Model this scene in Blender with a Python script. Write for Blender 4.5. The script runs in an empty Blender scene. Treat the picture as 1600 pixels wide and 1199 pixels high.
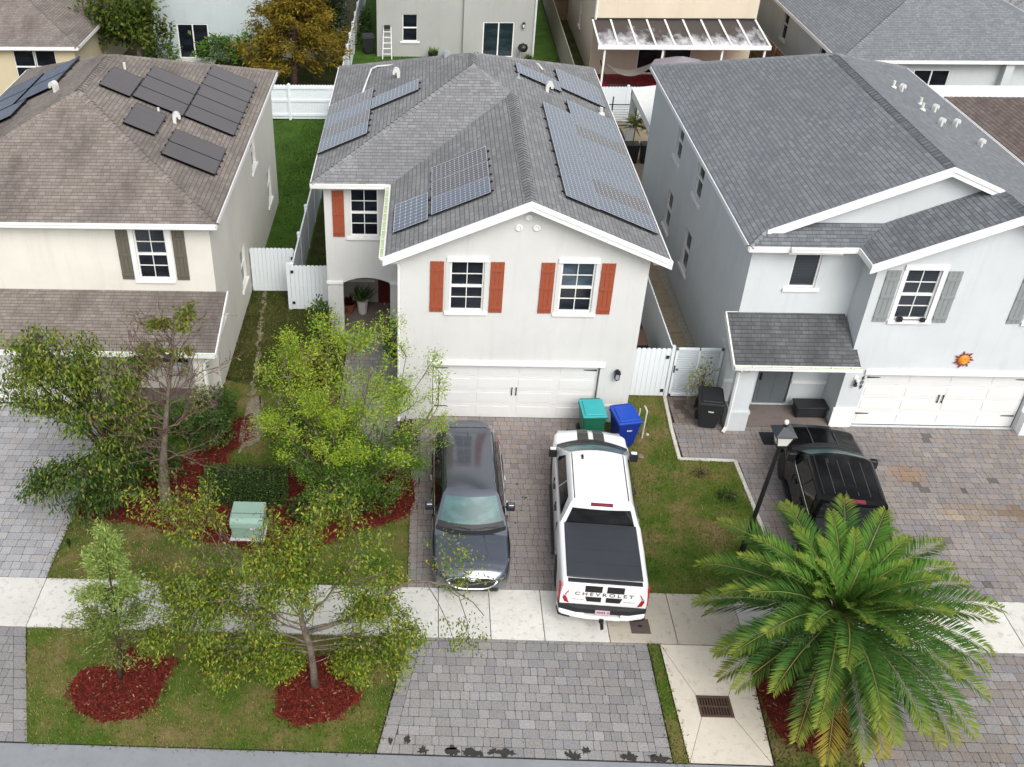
import bpy, math, random
import numpy as np
from mathutils import Vector, Matrix
S = bpy.context.scene
COL = S.collection
rnd = random.Random(7)
RAD = math.radians

# ------------------------------------------------------------------ mesh building
class MB:
    def __init__(s):
        s.v = []; s.f = []; s.m = []; s.uv = {}; s.c = {}
    def poly(s, pts, mat=0, uv=None, col=None):
        i = len(s.v); s.v += [tuple(p) for p in pts]
        s.f.append(tuple(range(i, i + len(pts)))); s.m.append(mat)
        if uv is not None: s.uv[len(s.f) - 1] = uv
        if col is not None:
            for k in range(len(pts)): s.c[i + k] = col
        return s
    def box(s, x0, x1, y0, y1, z0, z1, mat=0, F=None, taper=None):
        P = [(x0, y0, z0), (x1, y0, z0), (x1, y1, z0), (x0, y1, z0), (x0, y0, z1), (x1, y0, z1), (x1, y1, z1), (x0, y1, z1)]
        if taper:
            cx, cy = (x0 + x1) / 2, (y0 + y1) / 2
            P = [(cx + (p[0] - cx) * (taper if p[2] == z0 else 1), cy + (p[1] - cy) * (taper if p[2] == z0 else 1), p[2]) for p in P]
        if F: P = [F(p) for p in P]
        i = len(s.v); s.v += [tuple(p) for p in P]
        for q in ((0, 3, 2, 1), (4, 5, 6, 7), (0, 1, 5, 4), (1, 2, 6, 5), (2, 3, 7, 6), (3, 0, 4, 7)):
            s.f.append(tuple(i + k for k in q)); s.m.append(mat)
        return s
    def tube(s, pts, radii, n=8, mat=0, cap=True):
        pts = [Vector(p) for p in pts]
        if not hasattr(radii, '__len__'): radii = [radii] * len(pts)
        base = len(s.v); prev = None
        for k, p in enumerate(pts):
            d = (pts[min(k + 1, len(pts) - 1)] - pts[max(k - 1, 0)])
            if d.length < 1e-9: d = Vector((0, 0, 1))
            d.normalize()
            if prev is None:
                a = d.cross(Vector((0, 0, 1)))
                if a.length < .1: a = d.cross(Vector((1, 0, 0)))
            else:
                a = prev - d * prev.dot(d)
                if a.length < 1e-6: a = d.cross(Vector((1, 0, 0)))
            a.normalize(); prev = a; b = d.cross(a)
            for j in range(n):
                t = 2 * math.pi * j / n
                s.v.append(tuple(p + (a * math.cos(t) + b * math.sin(t)) * radii[k]))
        for k in range(len(pts) - 1):
            for j in range(n):
                q = (base + k * n + j, base + k * n + (j + 1) % n, base + (k + 1) * n + (j + 1) % n, base + (k + 1) * n + j)
                s.f.append(q); s.m.append(mat)
        if cap:
            s.f.append(tuple(base + j for j in reversed(range(n)))); s.m.append(mat)
            e = base + (len(pts) - 1) * n
            s.f.append(tuple(e + j for j in range(n))); s.m.append(mat)
        return s
    def lathe(s, prof, c=(0, 0, 0), n=20, mat=0, F=None):
        base = len(s.v)
        for r, z in prof:
            for j in range(n):
                t = 2 * math.pi * j / n
                p = (c[0] + r * math.cos(t), c[1] + r * math.sin(t), c[2] + z)
                s.v.append(tuple(F(p)) if F else p)
        for k in range(len(prof) - 1):
            for j in range(n):
                s.f.append((base + k * n + j, base + k * n + (j + 1) % n, base + (k + 1) * n + (j + 1) % n, base + (k + 1) * n + j)); s.m.append(mat)
        s.f.append(tuple(base + j for j in reversed(range(n)))); s.m.append(mat)
        e = base + (len(prof) - 1) * n
        s.f.append(tuple(e + j for j in range(n))); s.m.append(mat)
        return s
    def prism(s, pts, off, mat=0):
        """extrude polygon pts by vector off"""
        off = Vector(off); a = [Vector(p) for p in pts]; b = [p + off for p in a]
        n = len(a); i = len(s.v); s.v += [tuple(p) for p in a + b]
        s.f.append(tuple(i + k for k in reversed(range(n)))); s.m.append(mat)
        s.f.append(tuple(i + n + k for k in range(n))); s.m.append(mat)
        for k in range(n):
            s.f.append((i + k, i + (k + 1) % n, i + n + (k + 1) % n, i + n + k)); s.m.append(mat)
        return s
    def build(s, name, mats, parent=None, smooth=False, bevel=0, local=False, seg=2):
        if not isinstance(mats, (list, tuple)): mats = [mats]
        off = Vector((0, 0, 0))
        if parent is not None and not local:
            q = parent
            while q is not None: off = off + q.location; q = q.parent
        me = bpy.data.meshes.new(name)
        me.from_pydata([(p[0] - off.x, p[1] - off.y, p[2] - off.z) for p in s.v], [], s.f)
        for m in mats: me.materials.append(m)
        me.polygons.foreach_set('material_index', s.m)
        if s.uv:
            ul = me.uv_layers.new(name='UVMap')
            for fi, uvs in s.uv.items():
                for k, li in enumerate(me.polygons[fi].loop_indices): ul.data[li].uv = uvs[k]
        if s.c:
            ca = me.color_attributes.new('Col', 'FLOAT_COLOR', 'POINT')
            arr = np.ones((len(s.v), 4), np.float32)
            for k, c in s.c.items(): arr[k, :3] = c
            ca.data.foreach_set('color', arr.ravel())
        if smooth: me.polygons.foreach_set('use_smooth', [True] * len(me.polygons))
        me.update()
        o = bpy.data.objects.new(name, me); COL.objects.link(o)
        if parent is not None: o.parent = parent
        if bevel:
            b = o.modifiers.new('bevel', 'BEVEL'); b.width = bevel; b.segments = seg; b.limit_method = 'ANGLE'; b.angle_limit = RAD(35)
        return o

def np_mesh(name, V, faces, C, mats, parent=None, local=False, smooth=False):
    """V Nx3, faces MxK (constant K), C Nx3 colours"""
    V = np.asarray(V, np.float32).copy()
    if parent is not None and not local:
        q = parent
        while q is not None:
            V -= np.array(q.location, np.float32); q = q.parent
    faces = np.asarray(faces, np.int32); M, K = faces.shape
    me = bpy.data.meshes.new(name)
    me.vertices.add(len(V)); me.vertices.foreach_set('co', V.ravel())
    me.loops.add(M * K); me.loops.foreach_set('vertex_index', faces.ravel())
    me.polygons.add(M); me.polygons.foreach_set('loop_start', np.arange(0, M * K, K, dtype=np.int32))
    if smooth: me.polygons.foreach_set('use_smooth', np.ones(M, bool))
    me.update(calc_edges=True)
    if C is not None:
        ca = me.color_attributes.new('Col', 'FLOAT_COLOR', 'POINT')
        a = np.ones((len(V), 4), np.float32); a[:, :3] = C
        ca.data.foreach_set('color', a.ravel())
    if not isinstance(mats, (list, tuple)): mats = [mats]
    for m in mats: me.materials.append(m)
    o = bpy.data.objects.new(name, me); COL.objects.link(o)
    if parent is not None: o.parent = parent
    return o

def tag(o, label=None, cat=None, group=None, kind=None):
    if label: o['label'] = label
    if cat: o['category'] = cat
    if group: o['group'] = group
    if kind: o['kind'] = kind
    return o
def thing(name, label, cat, loc=(0, 0, 0), rz=0, group=None):
    o = bpy.data.objects.new(name, None); COL.objects.link(o)
    o.location = loc; o.rotation_euler = (0, 0, rz); o.empty_display_size = .2
    return tag(o, label, cat, group)
def struct(name, mb, mats, **k):
    return tag(mb.build(name, mats, **k), kind='structure')
def frame(O, X, N):
    """F((x, d, z)): x along X, d along outward normal N, z up"""
    O = Vector(O); X = Vector(X); N = Vector(N)
    return lambda p: O + X * p[0] + N * p[1] + Vector((0, 0, p[2]))
def text_mesh(name, txt, size, mat_, parent, M, ext=.01, align='CENTER', font_shear=0, space=1.0, xs=1.0):
    cu = bpy.data.curves.new(name, 'FONT'); cu.body = txt; cu.size = size; cu.extrude = ext
    cu.align_x = align; cu.align_y = 'CENTER'; cu.shear = font_shear; cu.space_character = space; cu.resolution_u = 3
    to = bpy.data.objects.new('tmp', cu); COL.objects.link(to)
    dg = bpy.context.evaluated_depsgraph_get()
    me = bpy.data.meshes.new_from_object(to.evaluated_get(dg))
    COL.objects.unlink(to); bpy.data.objects.remove(to)
    me.transform(Matrix.Diagonal((xs, 1, 1, 1))); me.transform(M)
    off = Vector((0, 0, 0)); q = parent
    me.materials.clear(); me.materials.append(mat_)
    o = bpy.data.objects.new(name, me); COL.objects.link(o); o.parent = parent
    return o

# ------------------------------------------------------------------ materials
class NT:
    def __init__(s, name):
        s.mat = bpy.data.materials.new(name); s.mat.use_nodes = True
        s.t = s.mat.node_tree; s.n = s.t.nodes; s.b = s.n['Principled BSDF']; s.out = s.n['Material Output']
    def node(s, ty, **k):
        n = s.n.new(ty)
        for a, v in k.items():
            if a.startswith('i_'): n.inputs[a[2:].replace('_', ' ')].default_value = v
            else: setattr(n, a, v)
        return n
    def link(s, a, b): s.t.links.new(a, b)
    def coord(s, kind='Object', scale=(1, 1, 1)):
        tc = s.node('ShaderNodeTexCoord'); mp = s.node('ShaderNodeMapping'); mp.inputs['Scale'].default_value = scale
        s.link(tc.outputs[kind], mp.inputs['Vector']); return mp.outputs['Vector']
    def pos(s, scale=(1, 1, 1)):
        g = s.node('ShaderNodeNewGeometry'); mp = s.node('ShaderNodeMapping'); mp.inputs['Scale'].default_value = scale
        s.link(g.outputs['Position'], mp.inputs['Vector']); return mp.outputs['Vector']
    def noise(s, vec, scale, detail=4, rough=.6):
        n = s.node('ShaderNodeTexNoise'); n.inputs['Scale'].default_value = scale; n.inputs['Detail'].default_value = detail; n.inputs['Roughness'].default_value = rough
        s.link(vec, n.inputs['Vector']); return n.outputs['Fac']
    def ramp(s, fac, stops):
        r = s.node('ShaderNodeValToRGB'); e = r.color_ramp.elements
        while len(e) < len(stops): e.new(.5)
        for k, (p, c) in enumerate(stops):
            e[k].position = p; e[k].color = (c, c, c, 1) if not hasattr(c, '__len__') else (*c, 1)
        s.link(fac, r.inputs['Fac']); return r.outputs['Color']
    def mix(s, fac, a, b, mode='MIX'):
        m = s.node('ShaderNodeMix', data_type='RGBA', blend_type=mode)
        for sock, v in ((m.inputs[0], fac), (m.inputs[6], a), (m.inputs[7], b)):
            if hasattr(v, 'links') or hasattr(v, 'is_linked'): s.link(v, sock)
            elif hasattr(v, '__len__'): sock.default_value = (*v, 1)
            else: sock.default_value = v if sock == m.inputs[0] else (v, v, v, 1)
        return m.outputs[2]
    def math(s, op, a, b=0.0, c=0.0):
        m = s.node('ShaderNodeMath', operation=op)
        for k, v in enumerate((a, b, c)):
            if hasattr(v, 'is_linked'): s.link(v, m.inputs[k])
            else: m.inputs[k].default_value = v
        return m.outputs[0]
    def bump(s, h, strength=.2, dist=.02):
        b = s.node('ShaderNodeBump'); b.inputs['Strength'].default_value = strength; b.inputs['Distance'].default_value = dist
        s.link(h, b.inputs['Height']); s.link(b.outputs['Normal'], s.b.inputs['Normal'])
    def set(s, **k):
        for a, v in k.items():
            sock = s.b.inputs[a.replace('_', ' ')]
            if hasattr(v, 'is_linked'): s.link(v, sock)
            elif hasattr(v, '__len__') and len(v) == 3: sock.default_value = (*v, 1)
            else: sock.default_value = v
        return s

def m_simple(name, c, rough=.5, metal=0, var=.06, coat=0, vscale=2.0, spec=.5, bump=0, bscale=60):
    t = NT(name); v = t.pos()
    col = t.mix(t.noise(v, vscale), tuple(x * (1 - var) for x in c), tuple(min(1, x * (1 + var)) for x in c))
    t.set(Base_Color=col, Roughness=rough, Metallic=metal, Coat_Weight=coat, Specular_IOR_Level=spec)
    if bump: t.bump(t.noise(v, bscale, 3), bump, .01)
    return t.mat
def m_stucco(name, c, dirt=.5, tint=(.55, .52, .45)):
    t = NT(name); v = t.pos()
    big = t.noise(v, .55, 5); fine = t.noise(v, 45, 4, .7)
    col = t.mix(t.ramp(big, [(.3, 0), (.7, 1)]), tuple(x * .93 for x in c), tuple(min(1, x * 1.04) for x in c))
    col = t.mix(t.ramp(fine, [(.35, .12), (.65, 0)]), col, tuple(x * .6 for x in c))
    st = t.noise(t.pos((2.2, 2.2, .18)), 1.6, 5, .65)
    col = t.mix(t.math('MULTIPLY', t.ramp(st, [(.52, 0), (.78, 1)]), .2 * dirt), col, tuple(c[k] * tint[k] for k in range(3)))
    blot = t.noise(v, 2.7, 3)
    col = t.mix(t.math('MULTIPLY', t.ramp(blot, [(.6, 0), (.72, 1)]), .1 * dirt), col, tuple(x * .75 for x in c))
    t.set(Base_Color=col, Roughness=.9, Specular_IOR_Level=.2)
    t.bump(fine, .35, .012)
    return t.mat
def m_shingle(name, ca, cb, stain, rowh=.135, bw=.27, stain_amt=.6, streak=(1.0, .25)):
    t = NT(name)
    uv = t.node('ShaderNodeUVMap'); sp = t.node('ShaderNodeSeparateXYZ'); t.link(uv.outputs['UV'], sp.inputs[0])
    u, w = sp.outputs[0], sp.outputs[1]
    row = t.math('FLOOR', t.math('DIVIDE', w, rowh))
    wn = t.node('ShaderNodeTexWhiteNoise', noise_dimensions='1D'); t.link(row, wn.inputs['W'])
    u2 = t.math('ADD', u, t.math('MULTIPLY', wn.outputs['Value'], 3.1))
    # wobble of the course line
    cb_ = t.node('ShaderNodeCombineXYZ'); t.link(u2, cb_.inputs[0]); t.link(w, cb_.inputs[1])
    br = t.node('ShaderNodeTexBrick', offset=0.0, squash=.72, squash_frequency=2)
    br.inputs['Color1'].default_value = (*ca, 1); br.inputs['Color2'].default_value = (*cb, 1)
    br.inputs['Mortar'].default_value = (*[x * .3 for x in ca], 1)
    br.inputs['Scale'].default_value = 1; br.inputs['Mortar Size'].default_value = .005; br.inputs['Mortar Smooth'].default_value = .2
    br.inputs['Brick Width'].default_value = bw; br.inputs['Row Height'].default_value = rowh; br.inputs['Bias'].default_value = 0
    t.link(cb_.outputs[0], br.inputs['Vector'])
    v = t.pos()
    col = br.outputs['Color']
    # tabs of another batch: a second random layer of wider bricks
    wn2 = t.node('ShaderNodeTexWhiteNoise', noise_dimensions='2D')
    cc = t.node('ShaderNodeCombineXYZ'); t.link(row, cc.inputs[0]); t.link(t.math('FLOOR', t.math('DIVIDE', u2, bw * .55)), cc.inputs[1]); t.link(cc.outputs[0], wn2.inputs['Vector'])
    col = t.mix(t.math('MULTIPLY', t.ramp(wn2.outputs['Value'], [(.45, 0), (1, 1)]), .3), col, tuple(x * .62 for x in ca))
    # butt edge of every course and its painted shadow line, thicker than tab joints
    fr = t.math('FRACT', t.math('DIVIDE', w, rowh))
    edge = t.ramp(fr, [(.0, 1), (.11, .55), (.2, 0)])
    col = t.mix(t.math('MULTIPLY', edge, .62), col, tuple(x * .22 for x in ca))
    gran = t.noise(v, 120, 2, .7)
    col = t.mix(t.ramp(gran, [(.3, .35), (.6, 0)]), col, tuple(x * .5 for x in ca))
    big = t.noise(t.pos(streak + (1.0,)) if len(streak) == 2 else t.pos(streak), .9, 6, .62)
    col = t.mix(t.math('MULTIPLY', t.ramp(big, [(.45, 0), (.72, 1)]), stain_amt), col, stain)
    t.set(Base_Color=col, Roughness=.92, Specular_IOR_Level=.25)
    h = t.math('ADD', t.math('MULTIPLY', fr, -1.0), t.math('MULTIPLY', br.outputs['Fac'], -.5))
    t.bump(h, .55, .02)
    return t.mat
def m_attr(name, rough=.85, noise_amt=.25, nscale=18, translucent=0, spec=.3, stain=None, bump=.2):
    t = NT(name); a = t.node('ShaderNodeVertexColor', layer_name='Col'); v = t.pos()
    n = t.noise(v, nscale, 4)
    col = t.mix(t.math('MULTIPLY', t.ramp(n, [(.3, 1), (.65, 0)]), noise_amt), a.outputs['Color'], (.0, .0, .0))
    if stain:
        col = t.mix(t.math('MULTIPLY', t.ramp(t.noise(v, .8, 6, .7), [(.55, 0), (.8, 1)]), stain[1]), col, stain[0])
    t.set(Base_Color=col, Roughness=rough, Specular_IOR_Level=spec)
    if bump: t.bump(n, bump, .01)
    if translucent:
        tr = t.node('ShaderNodeBsdfTranslucent'); t.link(a.outputs['Color'], tr.inputs['Color'])
        mx = t.node('ShaderNodeMixShader'); mx.inputs[0].default_value = translucent
        t.link(t.b.outputs[0], mx.inputs[1]); t.link(tr.outputs[0], mx.inputs[2]); t.link(mx.outputs[0], t.out.inputs['Surface'])
    return t.mat
def m_ground(name, stops, scale=1.2, fine=40, rough=.95, bump=.5, amt=.35, detail=6):
    t = NT(name); v = t.pos()
    big = t.noise(v, scale, detail, .65); f = t.noise(v, fine, 4, .75)
    col = t.ramp(t.math('ADD', t.math('MULTIPLY', big, .75), t.math('MULTIPLY', f, .25)), stops)
    col = t.mix(t.math('MULTIPLY', t.ramp(f, [(.35, 1), (.6, 0)]), amt), col, (0.012, .012, .008))
    t.set(Base_Color=col, Roughness=rough, Specular_IOR_Level=.15); t.bump(f, bump, .03)
    return t.mat
def m_concrete(name, c, dark, amt=.6, s1=.7, rough=.85):
    t = NT(name); v = t.pos()
    a = t.noise(v, s1, 6, .65); f = t.noise(v, 55, 4, .7); sp = t.noise(v, 5.5, 6, .75)
    col = t.mix(t.ramp(a, [(.35, 0), (.7, 1)]), c, tuple(x * .85 for x in c))
    col = t.mix(t.math('MULTIPLY', t.ramp(sp, [(.53, 0), (.72, 1)]), amt), col, dark)
    col = t.mix(t.ramp(f, [(.3, .25), (.55, 0)]), col, tuple(x * .6 for x in c))
    t.set(Base_Color=col, Roughness=rough, Specular_IOR_Level=.25); t.bump(f, .25, .006)
    return t.mat
def m_cells(name, c1, c2, line=(.42, .45, .48), lw=.042, rough=.12, lines=True, spec=.42):
    t = NT(name)
    uv = t.node('ShaderNodeUVMap'); sp = t.node('ShaderNodeSeparateXYZ'); t.link(uv.outputs['UV'], sp.inputs[0])
    fu = t.math('PINGPONG', sp.outputs[0], .5); fv = t.math('PINGPONG', sp.outputs[1], .5)
    v = t.pos(); base = t.mix(t.noise(v, .7, 3), c1, c2)
    if lines:
        m = t.math('LESS_THAN', fu, lw); n = t.math('LESS_THAN', fv, lw)
        dia = t.math('LESS_THAN', t.math('ADD', fu, fv), .17)
        # fine busbars across each cell
        bb = t.math('LESS_THAN', t.math('PINGPONG', t.math('MULTIPLY', sp.outputs[1], 3.0), .5), .05)
        col = t.mix(t.math('MULTIPLY', bb, .18), base, line)
        col = t.mix(t.math('MULTIPLY', n, .55), col, line); col = t.mix(t.math('MULTIPLY', m, .75), col, line); col = t.mix(dia, col, tuple(min(1, x * 1.25) for x in line))
    else:
        bb = t.math('LESS_THAN', t.math('PINGPONG', t.math('MULTIPLY', sp.outputs[0], 1.0), .5), .04)
        col = t.mix(t.math('MULTIPLY', bb, .35), base, tuple(x * .4 for x in c1))
    t.set(Base_Color=col, Roughness=rough, Specular_IOR_Level=spec)
    return t.mat
def m_glass(name, c=(.012, .014, .018), rough=.06, spec=.5):
    t = NT(name); v = t.pos((.6, .6, 1.4))
    col = t.mix(t.ramp(t.noise(v, 2.2, 3), [(.4, 0), (.7, 1)]), c, tuple(x * 2.2 + .004 for x in c))
    t.set(Base_Color=col, Roughness=rough, Specular_IOR_Level=spec)
    return t.mat
def m_blind(name, c, c2, h=.05):
    """glass with the slats of a closed blind behind it"""
    t = NT(name); g = t.node('ShaderNodeNewGeometry'); sp = t.node('ShaderNodeSeparateXYZ'); t.link(g.outputs['Position'], sp.inputs[0])
    f = t.math('FRACT', t.math('DIVIDE', sp.outputs[2], h))
    col = t.mix(t.ramp(f, [(.1, 0), (.3, 1), (.85, .7), (1, 0)]), c, c2)
    t.set(Base_Color=col, Roughness=.1, Specular_IOR_Level=.5)
    return t.mat

MT = {}
MT['stucco_grey'] = m_stucco('stucco_grey', (.635, .64, .625), 1.0)
MT['stucco_cream'] = m_stucco('stucco_cream', (.71, .69, .62), .9)
MT['stucco_blue'] = m_stucco('stucco_pale_blue', (.60, .635, .65), 1.0, (.6, .62, .5))
MT['stucco_backgrey'] = m_stucco('stucco_back_grey', (.40, .405, .385), 1.0)
MT['stucco_tan'] = m_stucco('stucco_tan', (.62, .53, .36), .7)
MT['stucco_beige'] = m_stucco('stucco_beige', (.66, .58, .45), .7)
MT['stucco_sky'] = m_stucco('stucco_sky', (.50, .565, .575), .8)
MT['shadow_wall'] = m_stucco('stucco_porch_shaded', (.42, .40, .36), .6)  # darker stucco copy, the shade of the entry recess is in its colour
MT['trim'] = m_simple('white_trim', (.80, .80, .785), .55, var=.05, vscale=1.5)
MT['trim_dirty'] = m_simple('white_trim_weathered', (.74, .75, .71), .6, var=.12, vscale=4)
MT['vinyl'] = m_simple('white_vinyl', (.74, .79, .82), .4, var=.05, vscale=.8)
MT['algae'] = m_simple('algae_in_gutter', (.42, .52, .26), .8, var=.35, vscale=6)
MT['gutter_in'] = m_simple('gutter_inside', (.6, .62, .55), .7, var=.25, vscale=5)
MT['shingle_grey'] = m_shingle('shingle_grey', (.205, .207, .21), (.285, .286, .288), (.13, .13, .13), stain_amt=.5, streak=(1.0, .35, .5))
MT['shingle_dark'] = m_shingle('shingle_dark', (.10, .105, .11), (.15, .155, .16), (.045, .045, .047), stain_amt=.75, streak=(1.1, .4, .5))
MT['shingle_brown'] = m_shingle('shingle_brown', (.215, .184, .16), (.285, .25, .222), (.085, .071, .064), stain_amt=.75, streak=(.9, .35, .5))
MT['shingle_blue'] = m_shingle('shingle_blue_grey', (.195, .208, .22), (.27, .285, .298), (.14, .15, .16), stain_amt=.45, streak=(1.0, .3, .5))
MT['shingle_tan'] = m_shingle('shingle_warm_brown', (.145, .112, .095), (.215, .175, .152), (.08, .066, .06), stain_amt=.4)
MT['shutter_red'] = m_simple('shutter_red', (.30, .066, .028), .6, var=.08, vscale=3)
MT['shutter_olive'] = m_simple('shutter_olive', (.115, .105, .078), .65, var=.1, vscale=3)
MT['shutter_grey'] = m_simple('shutter_grey', (.24, .265, .265), .6, var=.08, vscale=3)
MT['glass'] = m_glass('window_glass', (.006, .008, .012), .08, .28)
MT['glass_blue'] = m_glass('window_glass_blue', (.02, .035, .05))
MT['blind'] = m_blind('window_blind', (.012, .016, .024), (.035, .043, .055))
MT['glass_teal'] = m_glass('slider_glass', (.012, .02, .026))
MT['dark'] = m_simple('interior_dark', (.01, .01, .01), .9)
MT['garage'] = m_simple('garage_door_white', (.72, .725, .715), .45, var=.04, vscale=2)
MT['black_metal'] = m_simple('black_metal', (.012, .012, .013), .4)
MT['black_plastic'] = m_simple('black_plastic', (.014, .015, .017), .5, var=.2, vscale=5)
MT['alu'] = m_simple('panel_frame_aluminium', (.55, .57, .6), .35, metal=.6)
MT['panel_black'] = m_simple('panel_frame_black', (.015, .015, .018), .35)
MT['cell_blue'] = m_cells('solar_cells_blue_grey', (.07, .085, .115), (.115, .135, .165))
MT['cell_brown'] = m_cells('solar_cells_brown', (.058, .047, .044), (.085, .07, .066))
MT['cell_black'] = m_cells('solar_cells_black', (.078, .069, .066), (.105, .094, .089), lines=False, rough=.28)
MT['cell_sky_reflection'] = m_cells('solar_cells_painted_sky', (.03, .09, .18), (.05, .14, .26), lines=False, rough=.1, spec=.9)  # blue base colour stands in for the sky mirrored in these panels
MT['vent_white'] = m_simple('vent_white', (.6, .6, .57), .6, var=.12, vscale=6)
MT['vent_grey'] = m_simple('vent_grey', (.3, .33, .36), .5)
MT['door_red'] = m_simple('door_red', (.10, .008, .008), .45)
MT['door_grey'] = m_simple('door_grey', (.12, .14, .15), .5)
MT['tile_walk'] = m_concrete('porch_floor', (.20, .165, .15), (.09, .07, .06))
MT['wood'] = m_simple('weathered_wood', (.30, .265, .21), .85, var=.3, vscale=7)
MT['wood_brown'] = m_simple('brown_wood', (.16, .105, .06), .85, var=.35, vscale=7)
MT['lamp_glass'] = m_simple('lamp_frosted_glass', (.75, .73, .68), .3)
# ------------------------------------------------------------------ house kit
def wall(F, x0, x1, z0, z1, holes, mb, mat=0, depth=.11, m_rev=0):
    """wall face with rectangular openings and their reveals"""
    xs = sorted({x0, x1, *[h[0] for h in holes], *[h[1] for h in holes]})
    zs = sorted({z0, z1, *[h[2] for h in holes], *[h[3] for h in holes]})
    for i in range(len(xs) - 1):
        for j in range(len(zs) - 1):
            cx, cz = (xs[i] + xs[i + 1]) / 2, (zs[j] + zs[j + 1]) / 2
            if any(h[0] < cx < h[1] and h[2] < cz < h[3] for h in holes): continue
            mb.poly([F((xs[i], 0, zs[j])), F((xs[i + 1], 0, zs[j])), F((xs[i + 1], 0, zs[j + 1])), F((xs[i], 0, zs[j + 1]))], mat)
    for a, b, c, d in holes:
        e = depth
        for p, q in (((a, c), (b, c)), ((b, c), (b, d)), ((b, d), (a, d)), ((a, d), (a, c))):
            mb.poly([F((p[0], 0, p[1])), F((q[0], 0, q[1])), F((q[0], -e, q[1])), F((p[0], -e, p[1]))], m_rev)

def window(parent, F, x0, x1, z0, z1, cols=2, rows=4, sill=True, lintel=None, glass='glass', rec=.07, trim='trim', sillw=.14, mull=.022, surround=0, glasses=None):
    """double hung window: frame, panes, muntins, sill, head trim"""
    fr = MB(); w = .042; d0, d1 = -rec - .05, -rec + .02
    fr.box(x0, x0 + w, d0, d1, z0, z1, F=F).box(x1 - w, x1, d0, d1, z0, z1, F=F)
    fr.box(x0 + w, x1 - w, d0, d1, z0, z0 + w, F=F).box(x0 + w, x1 - w, d0, d1, z1 - w, z1, F=F)
    zm = (z0 + z1) / 2
    if rows >= 2: fr.box(x0 + w, x1 - w, d0, d1 + .008, zm - .035, zm + .035, F=F)
    for k in range(1, cols):
        x = x0 + w + (x1 - x0 - 2 * w) * k / cols
        fr.box(x - mull / 2, x + mull / 2, d0 + .01, d1 - .025, z0 + w, z1 - w, F=F)
    for r in range(1, rows):
        if r * 2 == rows: continue
        z = z0 + w + (z1 - z0 - 2 * w) * r / rows
        fr.box(x0 + w, x1 - w, d0 + .012, d1 - .027, z - mull / 2, z + mull / 2, F=F)
    if surround:
        s = surround
        for a, b, c, d in ((x0 - s, x0, z0, z1), (x1, x1 + s, z0, z1)): fr.box(a, b, 0.002, .022, c, d, F=F)
    wo = fr.build('window', MT[trim], parent)
    for k, (a, b) in enumerate(((z0 + w, zm - .03), (zm + .03, z1 - w)) if rows >= 2 else ((z0 + w, z1 - w),)):
        g = MB(); g.box(x0 + w, x1 - w, d0 + .005, d0 + .02, a, b, F=F)
        g.build('pane', MT[(glasses or (glass, glass))[k]], wo)
    if sill:
        MB().box(x0 - sillw, x1 + sillw, -.01, .06, z0 - .11, z0 - .002, F=F).build('sill', MT['trim'], wo, bevel=.008)
    if lintel: 
        MB().box(x0 - lintel, x1 + lintel, -.01, .055, z1 + .01, z1 + .16, F=F).build('head_trim', MT['trim'], wo, bevel=.008)
    return wo

def shutter(parent, F, x0, x1, z0, z1, mat):
    mb = MB(); n = 3; g = .006; w = (x1 - x0 - g * (n - 1)) / n
    for k in range(n): mb.box(x0 + k * (w + g), x0 + k * (w + g) + w, .004, .03, z0, z1, F=F)
    h = z1 - z0
    for t in (.1, .5, .84): mb.box(x0 + .004, x1 - .004, .03, .052, z0 + h * t - .045, z0 + h * t + .045, F=F)
    return mb.build('shutter', MT[mat], parent, bevel=.004)

def garage_door(parent, F, x0, x1, z0, z1, d=-.15):
    g = MB(); nr = 4; h = (z1 - z0) / nr
    for r in range(nr):
        g.box(x0, x1, d - .04, d, z0 + r * h + .004, z0 + (r + 1) * h - .004, F=F)
    o = g.build('garage_door', MT['garage'], parent, bevel=.005)
    p = MB(); nc = 4; w = (x1 - x0) / nc
    for r in range(nr):
        for c in range(nc):
            a, b, e, f = x0 + c * w + .11, x0 + (c + 1) * w - .11, z0 + r * h + .09, z0 + (r + 1) * h - .09
            p.box(a, b, d + .001, d + .012, e, f, F=F)
    p.build('raised_panel', MT['garage'], o, bevel=.006)
    hd = MB(); cx = (x0 + x1) / 2
    for s in (-.065, .065):
        hd.box(cx + s - .014, cx + s + .014, d + .03, d + .05, z0 + .86, z0 + 1.14, F=F)
        for zz in (.87, 1.1): hd.box(cx + s - .02, cx + s + .02, d, d + .03, z0 + zz, z0 + zz + .03, F=F)
    hd.build('handle', MT['black_metal'], o, bevel=.004)
    for s, e in ((x0 + .05, 1), (x1 - .05, -1)):
        for zz in (z0 + .42, z1 - .22):
            hm = MB(); hm.prism([F((s, d + .018, zz - .022)), F((s + e * .36, d + .018, zz - .010)), F((s + e * .4, d + .018, zz)), F((s + e * .36, d + .018, zz + .010)), F((s, d + .018, zz + .022))], F((0, .012, 0)) - F((0, 0, 0)))
            hm.build('strap_hinge', MT['black_metal'], o)
    return o

class Roof:
    """planes with shingle UVs measured along the eave and up the slope"""
    def __init__(s): s.mb = MB()
    def plane(s, pts, eave, mat=0):
        P = [Vector(p) for p in pts]; n = (P[1] - P[0]).cross(P[2] - P[0]).normalized()
        if n.z < 0: n = -n; P = P[::-1]
        e = Vector(eave).normalized(); up = n.cross(e)
        if up.z < 0: up = -up
        o = rnd.random() * 7
        s.mb.poly(P, mat, [(p.dot(e) + o, p.dot(up)) for p in P]); return s
    def build(s, parent, mat): 
        return s.mb.build('roof', mat if isinstance(mat, list) else MT[mat], parent)

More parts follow.
